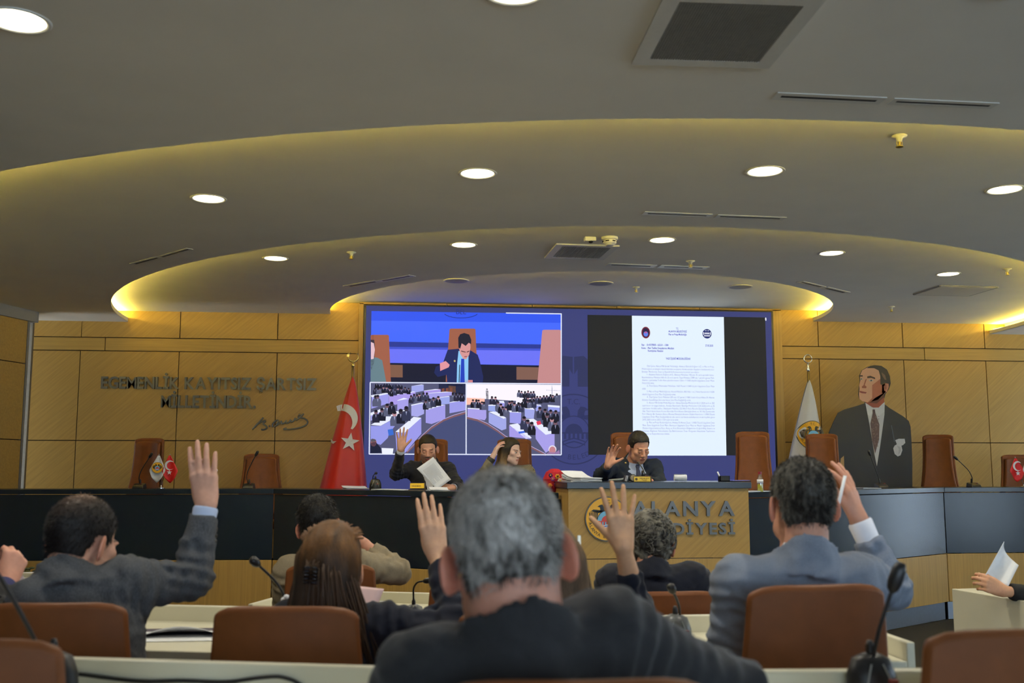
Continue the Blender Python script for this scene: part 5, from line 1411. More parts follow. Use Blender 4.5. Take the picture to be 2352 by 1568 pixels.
# white blossom by the left microphone
p = PD(660, 1382, 3.12); o = empty('paper_blossom', (p[0], p[1], STEP_B + 0.735), label='small white blossom on the desk left of the pink sheet', cat='flower')
hz_ = p[2] - (STEP_B + 0.735)
MB().tube([(0, 0, 0), (0.004, 0, hz_)], 0.002, 6).build('stem', plain('stem_green', (110, 130, 60), .6), o)
for k in range(7):
    a = k * 0.9; MB().ball((0.012 * math.cos(a), -0.004, hz_ + 0.014 * math.sin(a)), (.010, .005, .010), 8).build('petal', M_paper, o, smooth=True)
# black cable lying on the near left desk
za = STEP_A + 0.735
pts = [PZ(x, y, za + 0.004) for x, y in ((118, 1590), (160, 1566), (230, 1560), (300, 1568), (420, 1572), (520, 1570), (600, 1566), (650, 1568), (690, 1580), (720, 1610))]
a = PZ(120, 1508, zA); b_ = PZ(870, 1530, zA); t_ = (b_ - a)[:2] / np.linalg.norm((b_ - a)[:2]); n_ = np.array([t_[1], -t_[0]])
# the cable leans against the inside of the front panel
cab = []
for x, y in ((118, 1552), (170, 1546), (240, 1556), (330, 1566), (420, 1562), (520, 1568), (590, 1556), (640, 1552), (675, 1562), (700, 1580)):
    r = ray(x, y); q0 = a[:2] + n_ * 0.022; den = r[:2] @ n_; s_ = (q0 @ n_) / den
    cab.append(CAM + r * s_)
sm = []
for i in range(len(cab) - 1):
    for tt in np.linspace(0, 1, 7)[:-1]: sm.append(cab[i] * (1 - tt) + cab[i + 1] * tt)
for _ in range(5): sm = [sm[0]] + [(sm[i - 1] + 2 * sm[i] + sm[i + 1]) / 4 for i in range(1, len(sm) - 1)] + [sm[-1]]
co_ = MB().tube(sm, 0.0042, 8).build('microphone_cable', M_micd, smooth=True)
tag(co_, 'black microphone cable looping along the near left desk', 'cable')
# ================================================================== people (implicit surfaces turned into one continuous mesh each)
def smin(a, b, k):
    h = np.maximum(k - np.abs(a - b), 0.0) / k
    return np.minimum(a, b) - h * h * k * 0.25
def nrm(v): v = np.asarray(v, float); return v / (np.linalg.norm(v) + 1e-12)
class SDF:
    """list of blended primitives"""
    def __init__(s): s.p = []; s.noise = None
    def rc(s, a, b, ra, rb, k=0.02, op='u'):
        a, b = np.asarray(a, float), np.asarray(b, float)
        s.p.append(('rc', (a, b, ra, rb), k, op, (a + b) / 2, np.linalg.norm(b - a) / 2 + max(ra, rb))); return s
    def ec(s, a, b, da, db, xd, k=0.02, op='u'):
        a, b = np.asarray(a, float), np.asarray(b, float)
        s.p.append(('ec', (a, b, np.array(da, float), np.array(db, float), frame_from(b - a, xd)), k, op, (a + b) / 2, np.linalg.norm(b - a) / 2 + max(*da, *db))); return s
    def el(s, c, r, R=None, k=0.02, op='u'):
        c = np.asarray(c, float); r = np.asarray(r, float)
        s.p.append(('el', (c, r, np.eye(3) if R is None else R), k, op, c, r.max())); return s
    def half(s, planes, k=0.006, op='s'):
        """convex region: every plane (point, outward normal)"""
        s.p.append(('hp', [(np.asarray(p, float), nrm(n)) for p, n in planes], k, op, None, 1e9)); return s
    def shell(s, a, b, r0, r1, th, planes, k=0.006):
        """collar: thin cone shell round a-b, trimmed by planes"""
        a, b = np.asarray(a, float), np.asarray(b, float)
        s.p.append(('sh', (a, b, r0, r1, th, [(np.asarray(p, float), nrm(n)) for p, n in planes]), k, 'u', (a + b) / 2, np.linalg.norm(b - a) / 2 + max(r0, r1) + th)); return s
    def prim(s, kind, g, P):
        if kind == 'rc':
            a, b, ra, rb = g; ba = b - a; pa = P - a
            t = np.clip(pa @ ba / (ba @ ba + 1e-12), 0, 1)
            q = pa - t[:, None] * ba; return np.sqrt(np.einsum('ij,ij->i', q, q)) - (ra + (rb - ra) * t)
        if kind == 'ec':
            a, b, da, db, Fm = g; L = np.linalg.norm(b - a); q = (P - a) @ Fm
            t = np.clip(q[:, 2] / L, 0, 1); rx = da[0] + (db[0] - da[0]) * t; ry = da[1] + (db[1] - da[1]) * t
            w = q[:, 2] - np.clip(q[:, 2], 0, L); mn = np.minimum(rx, ry)
            qq = np.sqrt((q[:, 0] / rx) ** 2 + (q[:, 1] / ry) ** 2 + (w / mn) ** 2)
            return (qq - 1) * mn
        if kind == 'el':
            c, r, R = g; q = ((P - c) @ R) / r
            q2 = q / r; k0 = np.sqrt(np.einsum('ij,ij->i', q, q)); k1 = np.sqrt(np.einsum('ij,ij->i', q2, q2))
            return k0 * (k0 - 1) / np.maximum(k1, 1e-6)
        if kind == 'hp':
            return np.max(np.stack([(P - p) @ n for p, n in g]), axis=0)
        if kind == 'sh':
            a, b, r0, r1, th, pl = g; ba = b - a; pa = P - a; t = np.clip(pa @ ba / (ba @ ba), 0, 1)
            rr = np.linalg.norm(pa - t[:, None] * ba, axis=1)
            d = np.abs(rr - (r0 + (r1 - r0) * t)) - th
            for p, n in pl: d = np.maximum(d, (P - p) @ n)
            tt = pa @ ba / (ba @ ba); L = np.linalg.norm(ba)
            return np.maximum(d, np.maximum(-tt * L, (tt - 1) * L))
    def __call__(s, P):
        d = np.full(len(P), 1e3)
        for kind, g, k, op, c, R in s.p:
            if c is not None:
                lb = np.linalg.norm(P - c, axis=1) - R * 1.05
                m = lb < (d + k + 0.02) if op == 'u' else lb < 0.05
                if not m.any(): continue
                v = s.prim(kind, g, P[m])
                d[m] = smin(d[m], v, k) if op == 'u' else -smin(-d[m], v, k)
            else:
                v = s.prim(kind, g, P)
                d = smin(d, v, k) if op == 'u' else (-smin(-d, v, k) if op == 's' else -smin(-d, -v, k))
        if s.noise is not None:
            near = np.abs(d) < 0.06
            d[near] += s.noise(P[near])
        return d
    def blocks(s, bc, rad, P):
        """values on blocks of points P[block, point]; a primitive is only read in blocks it can reach"""
        nb_, m_ = P.shape[:2]
        d = np.full((nb_, m_), 1e3)
        for kind, g, k, op, c, R in s.p:
            if c is not None: w = np.linalg.norm(bc - c, axis=1) - R * 1.05 < rad * 2.2 + k + 0.03
            else: w = s.prim(kind, g, bc) < rad * 1.2 + k + 0.01
            if not w.any(): continue
            v = s.prim(kind, g, P[w].reshape(-1, 3)).reshape(-1, m_)
            d[w] = smin(d[w], v, k) if op == 'u' else -smin(-d[w], v, k)
        if s.noise is not None:
            near = np.abs(d) < 0.02
            d[near] += s.noise(P[near])
        return d
    def bounds(s, pad=0.03):
        lo = np.min([c - R for kd, g, k, op, c, R in s.p if c is not None and op == 'u'], axis=0) - pad
        hi = np.max([c + R for kd, g, k, op, c, R in s.p if c is not None and op == 'u'], axis=0) + pad
        return lo, hi

def surface(f, h, lo=None, hi=None, smooth=1):
    """surface nets on a block-sparse grid -> vertices, quads"""
    if lo is None: lo, hi = f.bounds()
    B = 8
    nb = np.ceil((hi - lo) / (h * B)).astype(int) + 1
    n = nb * B
    bi = np.stack(np.meshgrid(*[np.arange(k) for k in nb], indexing='ij'), axis=-1).reshape(-1, 3)
    bc = lo + (bi * B + (B - 1) / 2) * h
    db = f(bc)
    act = np.abs(db) < h * B * 0.5 * 1.75 + 0.012
    val = np.repeat(np.repeat(np.repeat(np.where(db < 0, -1.0, 1.0).reshape(nb).astype(np.float32), B, 0), B, 1), B, 2)
    off = np.stack(np.meshgrid(*[np.arange(B)] * 3, indexing='ij'), axis=-1).reshape(-1, 3)
    ab = bi[act]
    abc = bc[act]
    for s0 in range(0, len(ab), 600):
        ii = ab[s0:s0 + 600, None, :] * B + off[None]
        val[ii[..., 0], ii[..., 1], ii[..., 2]] = np.clip(f.blocks(abc[s0:s0 + 600], h * B * .5 * 1.75, lo + ii * h), -1, 1)
    neg = val < 0
    c = np.zeros(tuple(n - 1), dtype=np.int8)
    for dx in (0, 1):
        for dy in (0, 1):
            for dz in (0, 1):
                c += neg[dx:n[0] - 1 + dx, dy:n[1] - 1 + dy, dz:n[2] - 1 + dz]
    cells = np.argwhere((c > 0) & (c < 8))
    cid = np.full(tuple(n - 1), -1, dtype=np.int32); cid[cells[:, 0], cells[:, 1], cells[:, 2]] = np.arange(len(cells))
    acc = np.zeros((len(cells), 3)); cnt = np.zeros(len(cells))
    corners = [(x, y, z) for x in (0, 1) for y in (0, 1) for z in (0, 1)]
    cv = {q: val[cells[:, 0] + q[0], cells[:, 1] + q[1], cells[:, 2] + q[2]].astype(float) for q in corners}
    for q in corners:
        for ax in range(3):
            if q[ax] == 0:
                r = list(q); r[ax] = 1; r = tuple(r)
                a, b = cv[q], cv[r]; m = (a < 0) != (b < 0)
                t = a[m] / (a[m] - b[m])
                P = np.tile(np.array(q, float), (m.sum(), 1)); P[:, ax] = t
                acc[m] += P; cnt[m] += 1
    V = lo + (cells + acc / cnt[:, None]) * h
    Q = []
    for ax in range(3):
        u, v = [a for a in range(3) if a != ax]
        sl0 = [slice(None)] * 3; sl1 = [slice(None)] * 3
        sl0[ax] = slice(0, n[ax] - 1); sl1[ax] = slice(1, n[ax])
        a = neg[tuple(sl0)]; b = neg[tuple(sl1)]
        e = np.argwhere(a != b); e = e[(e[:, u] > 0) & (e[:, v] > 0) & (e[:, u] < n[u] - 1) & (e[:, v] < n[v] - 1)]
        ins = neg[e[:, 0], e[:, 1], e[:, 2]]
        def C(du, dv):
            k = e.copy(); k[:, u] -= du; k[:, v] -= dv; return cid[k[:, 0], k[:, 1], k[:, 2]]
        quad = np.stack([C(1, 1), C(0, 1), C(0, 0), C(1, 0)], axis=1)
        flip = ins if ax != 1 else ~ins
        quad[~flip] = quad[~flip][:, ::-1]
        Q.append(quad)
    Q = np.concatenate(Q); Q = Q[(Q >= 0).all(axis=1)]
    for _ in range(smooth):
        s_ = np.zeros_like(V); w = np.zeros(len(V))
        for i in range(4):
            for j in (1, 3):
                np.add.at(s_, Q[:, i], V[Q[:, (i + j) % 4]]); np.add.at(w, Q[:, i], 1)
        V = V * 0.5 + 0.5 * s_ / np.maximum(w, 1)[:, None]
    return V.astype(np.float32), Q

def wav(P, f, ph=0.0):
    return np.sin(P[:, 0] * f * 1.0 + 2.1 * np.sin(P[:, 2] * f * 0.6 + ph) + ph) * np.sin(P[:, 2] * f * 0.8 + 1.7 * np.sin(P[:, 1] * f * 0.7 + ph * 2) + P[:, 0] * f * .35)
def hash_noise(P, f):
    """smooth value noise"""
    q = P * f; i = np.floor(q).astype(np.int64); w = q - i; w = w * w * (3 - 2 * w)
    def hsh(a, b, c):
        x = (a * 374761393 + b * 668265263 + c * 1274126177) & 0x7fffffff
        x = ((x ^ (x >> 13)) * 1103515245) & 0x7fffffff
        return ((x ^ (x >> 16)) & 0xffff) / 65535.0
    r = 0
    for dx in (0, 1):
        for dy in (0, 1):
            for dz in (0, 1):
                r = r + hsh(i[:, 0] + dx, i[:, 1] + dy, i[:, 2] + dz) * np.abs(1 - dx - w[:, 0]) * np.abs(1 - dy - w[:, 1]) * np.abs(1 - dz - w[:, 2])
    return r

def head_frame(yaw, pitch=0, roll=0):
    y, p, r = (math.radians(v) for v in (yaw, pitch, roll))
    f = np.array([math.sin(y), math.cos(y), 0]); rt = np.array([math.cos(y), -math.sin(y), 0]); up = np.array([0, 0, 1.0])
    f2 = f * math.cos(p) - up * math.sin(p); u2 = up * math.cos(p) + f * math.sin(p)
    r2 = rt * math.cos(r) - u2 * math.sin(r); u3 = u2 * math.cos(r) + rt * math.sin(r)   # positive roll: tips to the person's right
    return np.stack([r2, f2, u3], axis=1)

def add_head(S, H, R, s, nb, neck_r=0.058, female=False, ears=True):
    L = lambda *v: H + R @ (np.array(v) * s)
    e = lambda c, r, k=0.02, op='u', Rl=None: S.el(L(*c), np.array(r) * s, R if Rl is None else R @ Rl, k * s, op)
    j = 0.9 if female else 1.0
    e((0, -.014, .036), (.076, .097, .084), .02)
    e((0, .030, -.040), (.060 * j, .064, .078), .03)
    e((0, .066, -.098), (.026 * j, .022, .020), .035)
    for q in (-1, 1):
        e((q * .046 * j, .028, -.072), (.018, .034, .022), .03)
        e((q * .041, .066, -.018), (.022, .020, .018), .02)
        e((q * .026, .086, .015), (.024, .009, .008), .014)
        e((q * .031, .102, -.004), (.016, .013, .010), .012, 's')
        e((q * .031, .081, -.004), (.0135, .0125, .0125), .004)
        e((q * .011, .103, -.037), (.008, .010, .007), .006)
    S.rc(L(0, .089, .006), L(0, .112, -.030), .008 * s, .011 * s, .012 * s)
    e((0, .092, -.062), (.023, .009, .005), .006); e((0, .090, -.072), (.020, .009, .0065), .006)
    if ears:
        for q in (-1, 1):
            Rl = np.array(Matrix.Rotation(math.radians(q * 30), 3, 'Z') @ Matrix.Rotation(math.radians(-8), 3, 'X'))
            e((q * .086, -.016, -.014), (.0070, .023, .036), .007, 'u', Rl)
            e((q * .095, -.009, -.007), (.006, .013, .021), .005, 's', Rl)
    S.rc(L(0, -.028, -.05), nb, neck_r * s, neck_r * 1.08, .03)

def add_hand(S, W, yd, zd, side, curls=(10, 8, 10, 14), spread=1.0, thumb=(35, 15), s=1.0):
    """W wrist, yd finger direction, zd palm normal, side +1 right hand / -1 left"""
    yd = nrm(yd); zd = nrm(np.asarray(zd, float) - yd * (np.dot(zd, yd))); xd = np.cross(yd, zd) * side
    M = np.stack([xd, yd, zd], axis=1)
    L = lambda v: W + M @ (np.asarray(v, float) * s)
    K = [(.030, .092, 0), (.0095, .097, -.002), (-.0115, .092, -.001), (-.031, .081, .002)]
    LEN = [(.043, .026, .021), (.048, .030, .022), (.044, .028, .021), (.034, .021, .019)]
    RAD = [(.0104, .0094, .0083), (.0106, .0096, .0085), (.0102, .0092, .0081), (.0091, .0082, .0074)]
    for kx, ky, kz in K:
        S.rc(L((kx * .45, .004, 0)), L((kx, ky - .004, kz)), .0165 * s, .0118 * s, .012 * s)
    S.el(L((.022, .040, .010)), np.array((.019, .032, .013)) * s, M, .014 * s)
    S.el(L((-.022, .036, .008)), np.array((.014, .030, .012)) * s, M, .012 * s)
    for i in range(4):
        p = np.array(K[i]); a = 0.0; sp = math.radians((5.5, 1.0, -3.5, -9.5)[i] * spread)
        for jn in range(3):
            a += math.radians(curls[i] * (0.9, 1.15, .8)[jn])
            d = np.array([math.sin(sp) * math.cos(a), math.cos(sp) * math.cos(a), math.sin(a)])
            q = p + d * LEN[i][jn]
            S.rc(L(p), L(q), RAD[i][jn] * s, (RAD[i][min(2, jn + 1)] if jn < 2 else RAD[i][2] * .86) * s, (.007 if jn == 0 else .002) * s)
            p = q
    ta, tc = math.radians(thumb[0]), math.radians(thumb[1])
    p = np.array((.016, .020, .008)); d = np.array([math.sin(ta), math.cos(ta), .25]); d /= np.linalg.norm(d)
    rs = (.0150, .0118, .0102, .0082)
    for jn, ln in enumerate((.044, .033, .027)):
        q = p + d * ln; S.rc(L(p), L(q), rs[jn] * s, rs[jn + 1] * s, (.012 if jn == 0 else .003) * s); p = q
        ta2 = ta - tc * (jn + 1); d = np.array([math.sin(ta2), math.cos(ta2), .22 + .1 * jn]); d /= np.linalg.norm(d)

SKIN = (214, 160, 132)
def skin_cols(V, H, R, s, tone, beard=0.0, lips=(176, 98, 90), lids=True, brow=(50, 36, 30), female=False):
    base = np.array(srgb(*tone)); c = np.tile(base, (len(V), 1))
    q = ((V - H) @ R) / s
    def zone(cx, cz, rx, rz, col, ymin=.05, a=1.0):
        m = (((np.abs(q[:, 0]) - cx) / rx) ** 2 + ((q[:, 2] - cz) / rz) ** 2 < 1) & (q[:, 1] > ymin) & (np.linalg.norm(q, axis=1) < .2)
        c[m] = c[m] * (1 - a) + np.array(srgb(*col)) * a
    head = np.linalg.norm(q, axis=1) < .17
    ear = head & (np.abs(q[:, 0]) > .078)
    c[ear] *= np.array([1.0, .82, .78])
    if beard:
        m = head & (q[:, 1] > .0) & (q[:, 2] < -.045 + .25 * np.maximum(0, .05 - q[:, 1]))
        c[m] = c[m] * (1 - beard) + np.array(srgb(70, 56, 50)) * beard
        zone(0, -.052, .026, .007, (60, 44, 40), .08, min(1, beard * 1.5))
    zone(0, -.067, .022, .0095, lips, .07, .85)
    zone(.030, .019, .019, .0040, brow, .05, .85)
    zone(.031, -.004, .013, .006, (222, 212, 204), .07, .9) if not lids else zone(.031, -.008, .014, .0028, (110, 72, 60), .07, .8)
    if not lids: zone(.032, -.004, .006, .007, (60, 52, 40), .07)
    if not lids: zone(.031, .0030, .014, .0024, (60, 40, 34), .07, .8)
    return c
M_skin = attr_mat('skin', 0.5, 0.05, 90, spec=0.35, sss=0.12)

def hair_cap(S, H, R, s, th=0.010, line=None, k=.01):
    L = lambda *v: H + R @ (np.array(v) * s)
    S.el(L(0, -.016, .036), np.array((.076 + th * .55, .097 + th * .8, .084 + th)) * s, R, .01)
    S.el(L(0, -.040, -.025), np.array((.062 + th * .6, .044 + th * .6, .062)) * s, R, .03)
    return S
def cut_line(H, R, s, pts, inner=0.0):
    """hairline as a function of the front-back coordinate; returns the level as a callable on points"""
    ys = np.array([p[0] for p in pts]); zs_ = np.array([p[1] for p in pts])
    def g(P):
        q = ((P - H) @ R) / s
        return (np.interp(q[:, 1], ys, zs_) - q[:, 2]) * s * .8
    return g
class Masked:
    def __init__(s, f, g, noise=None): s.f, s.g, s.noise = f, g, noise
    def __call__(s, P):
        d = s.f(P); d = -smin(-d, -s.g(P), .008)
        if s.noise is not None:
            m = np.abs(d) < .05; d[m] += s.noise(P[m])
        return d
    def blocks(s, bc, rad, P):
        d = s.f.blocks(bc, rad, P); q = P.reshape(-1, 3)
        d = -smin(-d, -s.g(q).reshape(d.shape), .008)
        if s.noise is not None:
            m = np.abs(d) < .02; d[m] += s.noise(P[m])
        return d
    def bounds(s, pad=.03): return s.f.bounds(pad)
MEN_LINE = [(-.12, -.058), (-.06, -.066), (-.044, -.050), (-.036, .016), (.006, .022), (.012, -.010), (.028, -.006), (.040, .040), (.062, .060), (.085, .078)]
CORE = [(-.12, -.062)]

def locks(MBo, paths, r0, col0, col1, n=5):
    cols = []
    for P in paths:
        k = len(P); rad = [r0 * (0.55 + 0.6 * math.sin(math.pi * min(1, (i + .6) / (k * .75)))) if i < k - 1 else r0 * .25 for i in range(k)]
        st = len(MBo.V); MBo.tube(P, rad, n, flat=.55)
        j = random.uniform(.75, 1.25)
        for i in range(len(MBo.V) - st):
            t = min(1.0, (i // n) / max(1, k - 1)); c = [(a * (1 - t) + b * t) * j for a, b in zip(col0, col1)]
            MBo.C[st + i] = tuple(c)

def person(label, floor, H, yaw, pitch=0, roll=0, hs=1.0, by=None, SRp=None, SLp=None, R_=None, L_=None, tone=SKIN, cloth='suit', cloth_mat=None, shirt=None, cuff=None, hair=None, hair_rgb=(30, 26, 24),
           h=.005, beard=0.0, female=False, lids=True, neck_r=.058, front=False, tie=None, chest=(.172, .118), arm=.060, neck_fwd=.045, collar=True, ears=True, hair_fn=None, sleeve_end=.035, legs=True, brow=(50, 36, 30), collar_h=.035, trouser=(36, 38, 44)):
    by = yaw if by is None else by
    Hc = PD(*H); R = head_frame(yaw, pitch, roll); B = head_frame(by)
    rt, fw = B[:, 0], B[:, 1]; up = np.array([0, 0, 1.0])
    SRw, SLw = PD(*SRp), PD(*SLp); mid = (SRw + SLw) / 2
    nb = (Hc + R @ (np.array((0, -neck_fwd, -.155)) * hs)) * .5 + (mid + up * .05) * .5
    hipc = np.array([mid[0] + fw[0] * .06, mid[1] + fw[1] * .06, floor + .57])
    root = empty('person', (hipc[0], hipc[1], floor), label=label, cat='person')
    # body: head, neck, slim trunk, arms and hands in one skin
    S = SDF(); add_head(S, Hc, R, hs, nb, neck_r, female, ears)
    S.rc(nb, mid - up * .07 + fw * .045, neck_r * 1.0, .04, .03); S.rc(mid - up * .07 + fw * .045, hipc + up * .2, .045, .045, .05)
    arms = []
    for side, sh, A in ((1, SRw, R_), (-1, SLw, L_)):
        S.rc(mid - up * .05 + fw * .045, sh, .035, .036, .03)
        E, W = PD(*A['e']), PD(*A['w'])
        S.rc(sh, E, .044, .038, .02); S.rc(E, W, .040, .026 if not female else .023, .015)
        hd = nrm(A['dir']); S.rc(W, W + hd * .02, .026 if not female else .023, .022, .01)
        add_hand(S, W, hd, A['palm'], side, A.get('curl', (10, 8, 10, 14)), A.get('spread', 1), A.get('thumb', (35, 15)), A.get('s', 1.0))
        arms.append((sh, E, W))
    V, Q = surface(S, h)
    mesh_obj('body', V, Q, M_skin, root, True, skin_cols(V, Hc, R, hs, tone, beard, lids=lids, brow=brow, female=female), True)
    # jacket
    J = SDF()
    J.ec(mid - up * .10 + fw * .008, hipc + up * .03, (chest[0], chest[1]), (chest[0] * .94, chest[1] * 1.05), rt, .05)
    J.rc(SRw + up * .0, SLw, arm + .004, arm + .004, .06)
    for sh, E, W in arms:
        J.rc(nb - up * .035, sh + up * .012, .05, arm * .98, .05)
        en = W + nrm(E - W) * sleeve_end
        J.rc(sh, E, arm + .008, arm - .004, .03); J.rc(E, en, arm - .005, .042 if not female else .037, .025)
        J.half([(en, nrm(E - W)), (en - nrm(E - W) * .12, -nrm(E - W))] + [(W + k_ * .11, k_) for k_ in frame_from(E - W)[:, :2].T] + [(W - k_ * .11, -k_) for k_ in frame_from(E - W)[:, :2].T], .004)
    nd = nrm(Hc + R @ np.array((0, -.03, -.06)) - nb)
    if collar:
        J.shell(nb - nd * .035, nb + nd * .10, neck_r * 1.08 * hs + .024, neck_r * hs + .013, .0105, [(nb + nd * collar_h - fw * .02, nrm(nd * .8 + fw * .6)), (nb + fw * .055, fw)], .014)
    J.rc(nb + fw * .016 + nd * .03, nb + fw * .012 + nd * .2, neck_r * .85, neck_r * 1.02 + .008, .004, 's')
    if front or shirt:
        b0 = mid - up * .30 + fw * .02; tp = nb - nd * .0
        w = .062
        vl = tp - rt * w; vr = tp + rt * w
        nl = nrm(np.cross(b0 - vl, fw)); nl = nl if nl @ rt < 0 else -nl
        nr = nrm(np.cross(b0 - vr, fw)); nr = nr if nr @ rt > 0 else -nr
        J.half([(b0, nl), (b0, nr), (mid + fw * .035, -fw), (b0 + up * .55, up)], .004)
    def folds(P):
        d = .0032 * wav(P, 42, floor + H[0]) + .002 * wav(P, 95, H[0]) + .0012 * (hash_noise(P, 60) - .5)
        for sh, E, W in arms:
            for O, X, w_ in ((E, sh, .10), (E, W, .09), (sh, E, .08)):
                ax = nrm(X - O); t = (P - O) @ ax; rr = np.linalg.norm(P - O - t[:, None] * ax, axis=1)
                m = (t > -.05) & (t < .22) & (rr < .12)
                if m.any():
                    q = P[m]; n_ = hash_noise(q, 14)
                    d[m] += .0048 * np.sin(t[m] * 150 + 7 * n_ + 3 * q[:, 0] * 9) * np.exp(-((t[m] - .03) / w_) ** 2) * (.4 + n_)
        # centre back seam
        sx = np.abs((P - mid) @ rt); bk = ((P - mid) @ fw) < 0
        d += .0022 * np.exp(-(sx / .004) ** 2) * bk
        return d
    J.noise = folds
    V, Q = surface(J, .0066 if .004 < h < .005 else .009)
    mesh_obj('jacket', V, Q, cloth_mat, root, True, None, True)
    if shirt is not None:
        T = SDF()
        T.ec(mid - up * .08 + fw * .012, hipc + up * .06, (chest[0] * .86, chest[1] * .90), (chest[0] * .8, chest[1] * .9), rt, .04)
        T.rc(SRw * .65 + SLw * .35 + fw * .02, SLw * .65 + SRw * .35 + fw * .02, .045, .045, .05); T.rc(nb - up * .03 + fw * .02, mid - up * .05 + fw * .045, .055, .06, .04)
        T.shell(nb - nd * .03, nb + nd * .12, neck_r * 1.05 * hs + .012, neck_r * hs + .004, .004, [(nb + nd * (collar_h + .012) - fw * .02, nrm(nd * .8 + fw * .5))], .012)
        T.rc(nb + fw * .016 + nd * .03, nb + fw * .012 + nd * .2, neck_r * .85, neck_r * 1.0 + .002, .003, 's')
        V, Q = surface(T, max(h * 1.7, .008)); mesh_obj('shirt', V, Q, shirt, root, True, None, True)
        if tie is not None:
            k0 = nb + fw * (neck_r + .050) - up * .035; k1 = mid - up * .36 + fw * (chest[1] * .90 + .036)
            m0 = mid - up * .09 + fw * (chest[1] * .92 + .034)
            MB().tube([k0 + up * .015, k0, k0 - up * .02, m0, (m0 + k1) / 2, k1], [.014, .019, .013, .026, .032, .03], 10, flat=.28, up=rt).build('tie', tie, root, True, True)
    if cuff is not None:
        for (sh, E, W), A in zip(arms, (R_, L_)):
            if A.get('cuff', True):
                dW = nrm(E - W); m = MB()
                m.tube([W + dW * (sleeve_end + .03), W + dW * .012, W + dW * .006], [.033, .036, .033], 20, cap=False)
                m.tube([W + dW * .006, W + dW * .05], [.031, .034], 20, cap=False)
                m.build('shirt_cuff', cuff, root, True, True)
    if R_.get('buttons'):
        sh, E, W = arms[0]; dW = nrm(E - W); out = nrm(np.cross(dW, np.array([0, 1.0, 0]))); out = out if out @ rt > 0 else -out
        for i in range(3):
            q = W + dW * (sleeve_end + .035 + .017 * i) + out * (.043 + .002 * i) - fw * .004
            MB().lathe([(0, -.002), (.006, -.002), (.006, .003), (0, .004)], q, out, 12).build('cuff_button', plain('button_dark', (52, 46, 40), .35), root, True, True)
    if legs:
        T = SDF(); T.el(hipc - up * .02, (.18, .15, .12), B, .05)
        for q in (-1, 1):
            kn = hipc + fw * .42 + rt * q * .10; kn[2] = floor + .50
            T.rc(hipc + rt * q * .09 - up * .01, kn, .095, .07, .04); T.rc(kn, np.array([kn[0] - fw[0] * .02, kn[1] - fw[1] * .02, floor + .1]), .068, .055, .03)
        V, Q = surface(T, .016); mesh_obj('trousers', V, Q, plain('trousers_%d_%d_%d' % trouser, trouser, .8), root, True, None, True)
        for q in (-1, 1):
            kn = hipc + fw * .40 + rt * q * .10
            MB().ball((kn[0] + fw[0] * .06, kn[1] + fw[1] * .06, floor + .045), (.05, .13, .044), 14, R=B).build('shoe', plain('black_shoe', (20, 18, 18), .3), root, True, True)
    if hair: hair(root, Hc, R, hs, nb, B, hair_rgb, h)
    return root, Hc, R, nb, B, mid
# ------------------------------------------------------------------ hair styles
def hair_col(V, rgb, H, R, s, freq=(150, 150, 30), amp=.5, extra=None):
    q = (V - H) @ R
    n = hash_noise(q * np.array([freq[0], freq[1], freq[2]]) / 10.0, 10.0)
    n2 = hash_noise(q, 35.0)
    c = np.array(srgb(*rgb))[None] * (1 + amp * (n - .5) * 1.6 + amp * (n2 - .5))[:, None]
    if extra is not None: c = extra(c, q / s, n, n2)
    return np.clip(c, 0.002, 1)
M_hair = attr_mat('hair', 0.58, 0.25, sc=(260, 260, 60), spec=0.4, bump=.3)
def short_hair(th=.010, amp=.004, line=MEN_LINE, extra=None, freq=90, colamp=.5, top=0.0, strands=0, slen=.014):
    def fn(root, H, R, s, nb, B, rgb, h):
        S = SDF(); hair_cap(S, H, R, s, th)
        if top: S.el(H + R @ (np.array((0, .0, .060 + top)) * s), np.array((.062, .080, .062)) * s, R, .03)
        g = cut_line(H, R, s, line)
        f = Masked(S, g, lambda P: amp * (hash_noise(P, freq) - .5) * 2 + amp * .5 * (hash_noise(P, freq * 2.3) - .5))
        V, Q = surface(f, max(.004, h * .85))
        C_ = hair_col(V, rgb, H, R, s, amp=colamp, extra=extra)
        o = mesh_obj('hair', V, Q, M_hair, root, True, C_, True)
        if strands:
            nv = np.zeros_like(V); a = V[Q[:, 1]] - V[Q[:, 0]]; b = V[Q[:, 3]] - V[Q[:, 0]]; fn_ = np.cross(a, b)
            for i in range(4): np.add.at(nv, Q[:, i], fn_)
            nv /= np.linalg.norm(nv, axis=1, keepdims=True) + 1e-9
            out = ((V - H) * nv).sum(1) > 0.02
            ids = RNG.choice(np.nonzero(out)[0], strands); dn = -R[:, 2] * .55 - R[:, 1] * .35
            P0 = V[ids]; d = nv[ids] * .45 + dn * RNG.uniform(.5, 1.0, (strands, 1)) + RNG.normal(0, .12, (strands, 3)); d /= np.linalg.norm(d, axis=1, keepdims=True)
            ln = slen * RNG.uniform(.5, 1.3, (strands, 1)) * s
            sd = np.cross(d, RNG.normal(0, 1, (strands, 3))); sd /= np.linalg.norm(sd, axis=1, keepdims=True)
            w = .0009
            VV = np.stack([P0 - sd * w, P0 + sd * w, P0 + d * ln * .6 + sd * w * .7 + dn * ln * .1, P0 + d * ln * .6 - sd * w * .7 + dn * ln * .1, P0 + d * ln + dn * ln * .35], axis=1)
            base = np.arange(strands)[:, None] * 5
            F4 = base + np.array([[0, 1, 2, 3]]); F3 = base + np.array([[3, 2, 4, 4]])
            FF = [list(k) for k in F4] + [list(k[:3]) for k in F3]
            cc = np.repeat(C_[ids] * RNG.uniform(.7, 1.35, (strands, 1)), 5, axis=0)
            st = mesh_obj('hair_strands', VV.reshape(-1, 3), FF, M_hair, root, False, cc, True); tag(st, kind='stuff')
        return o
    return fn
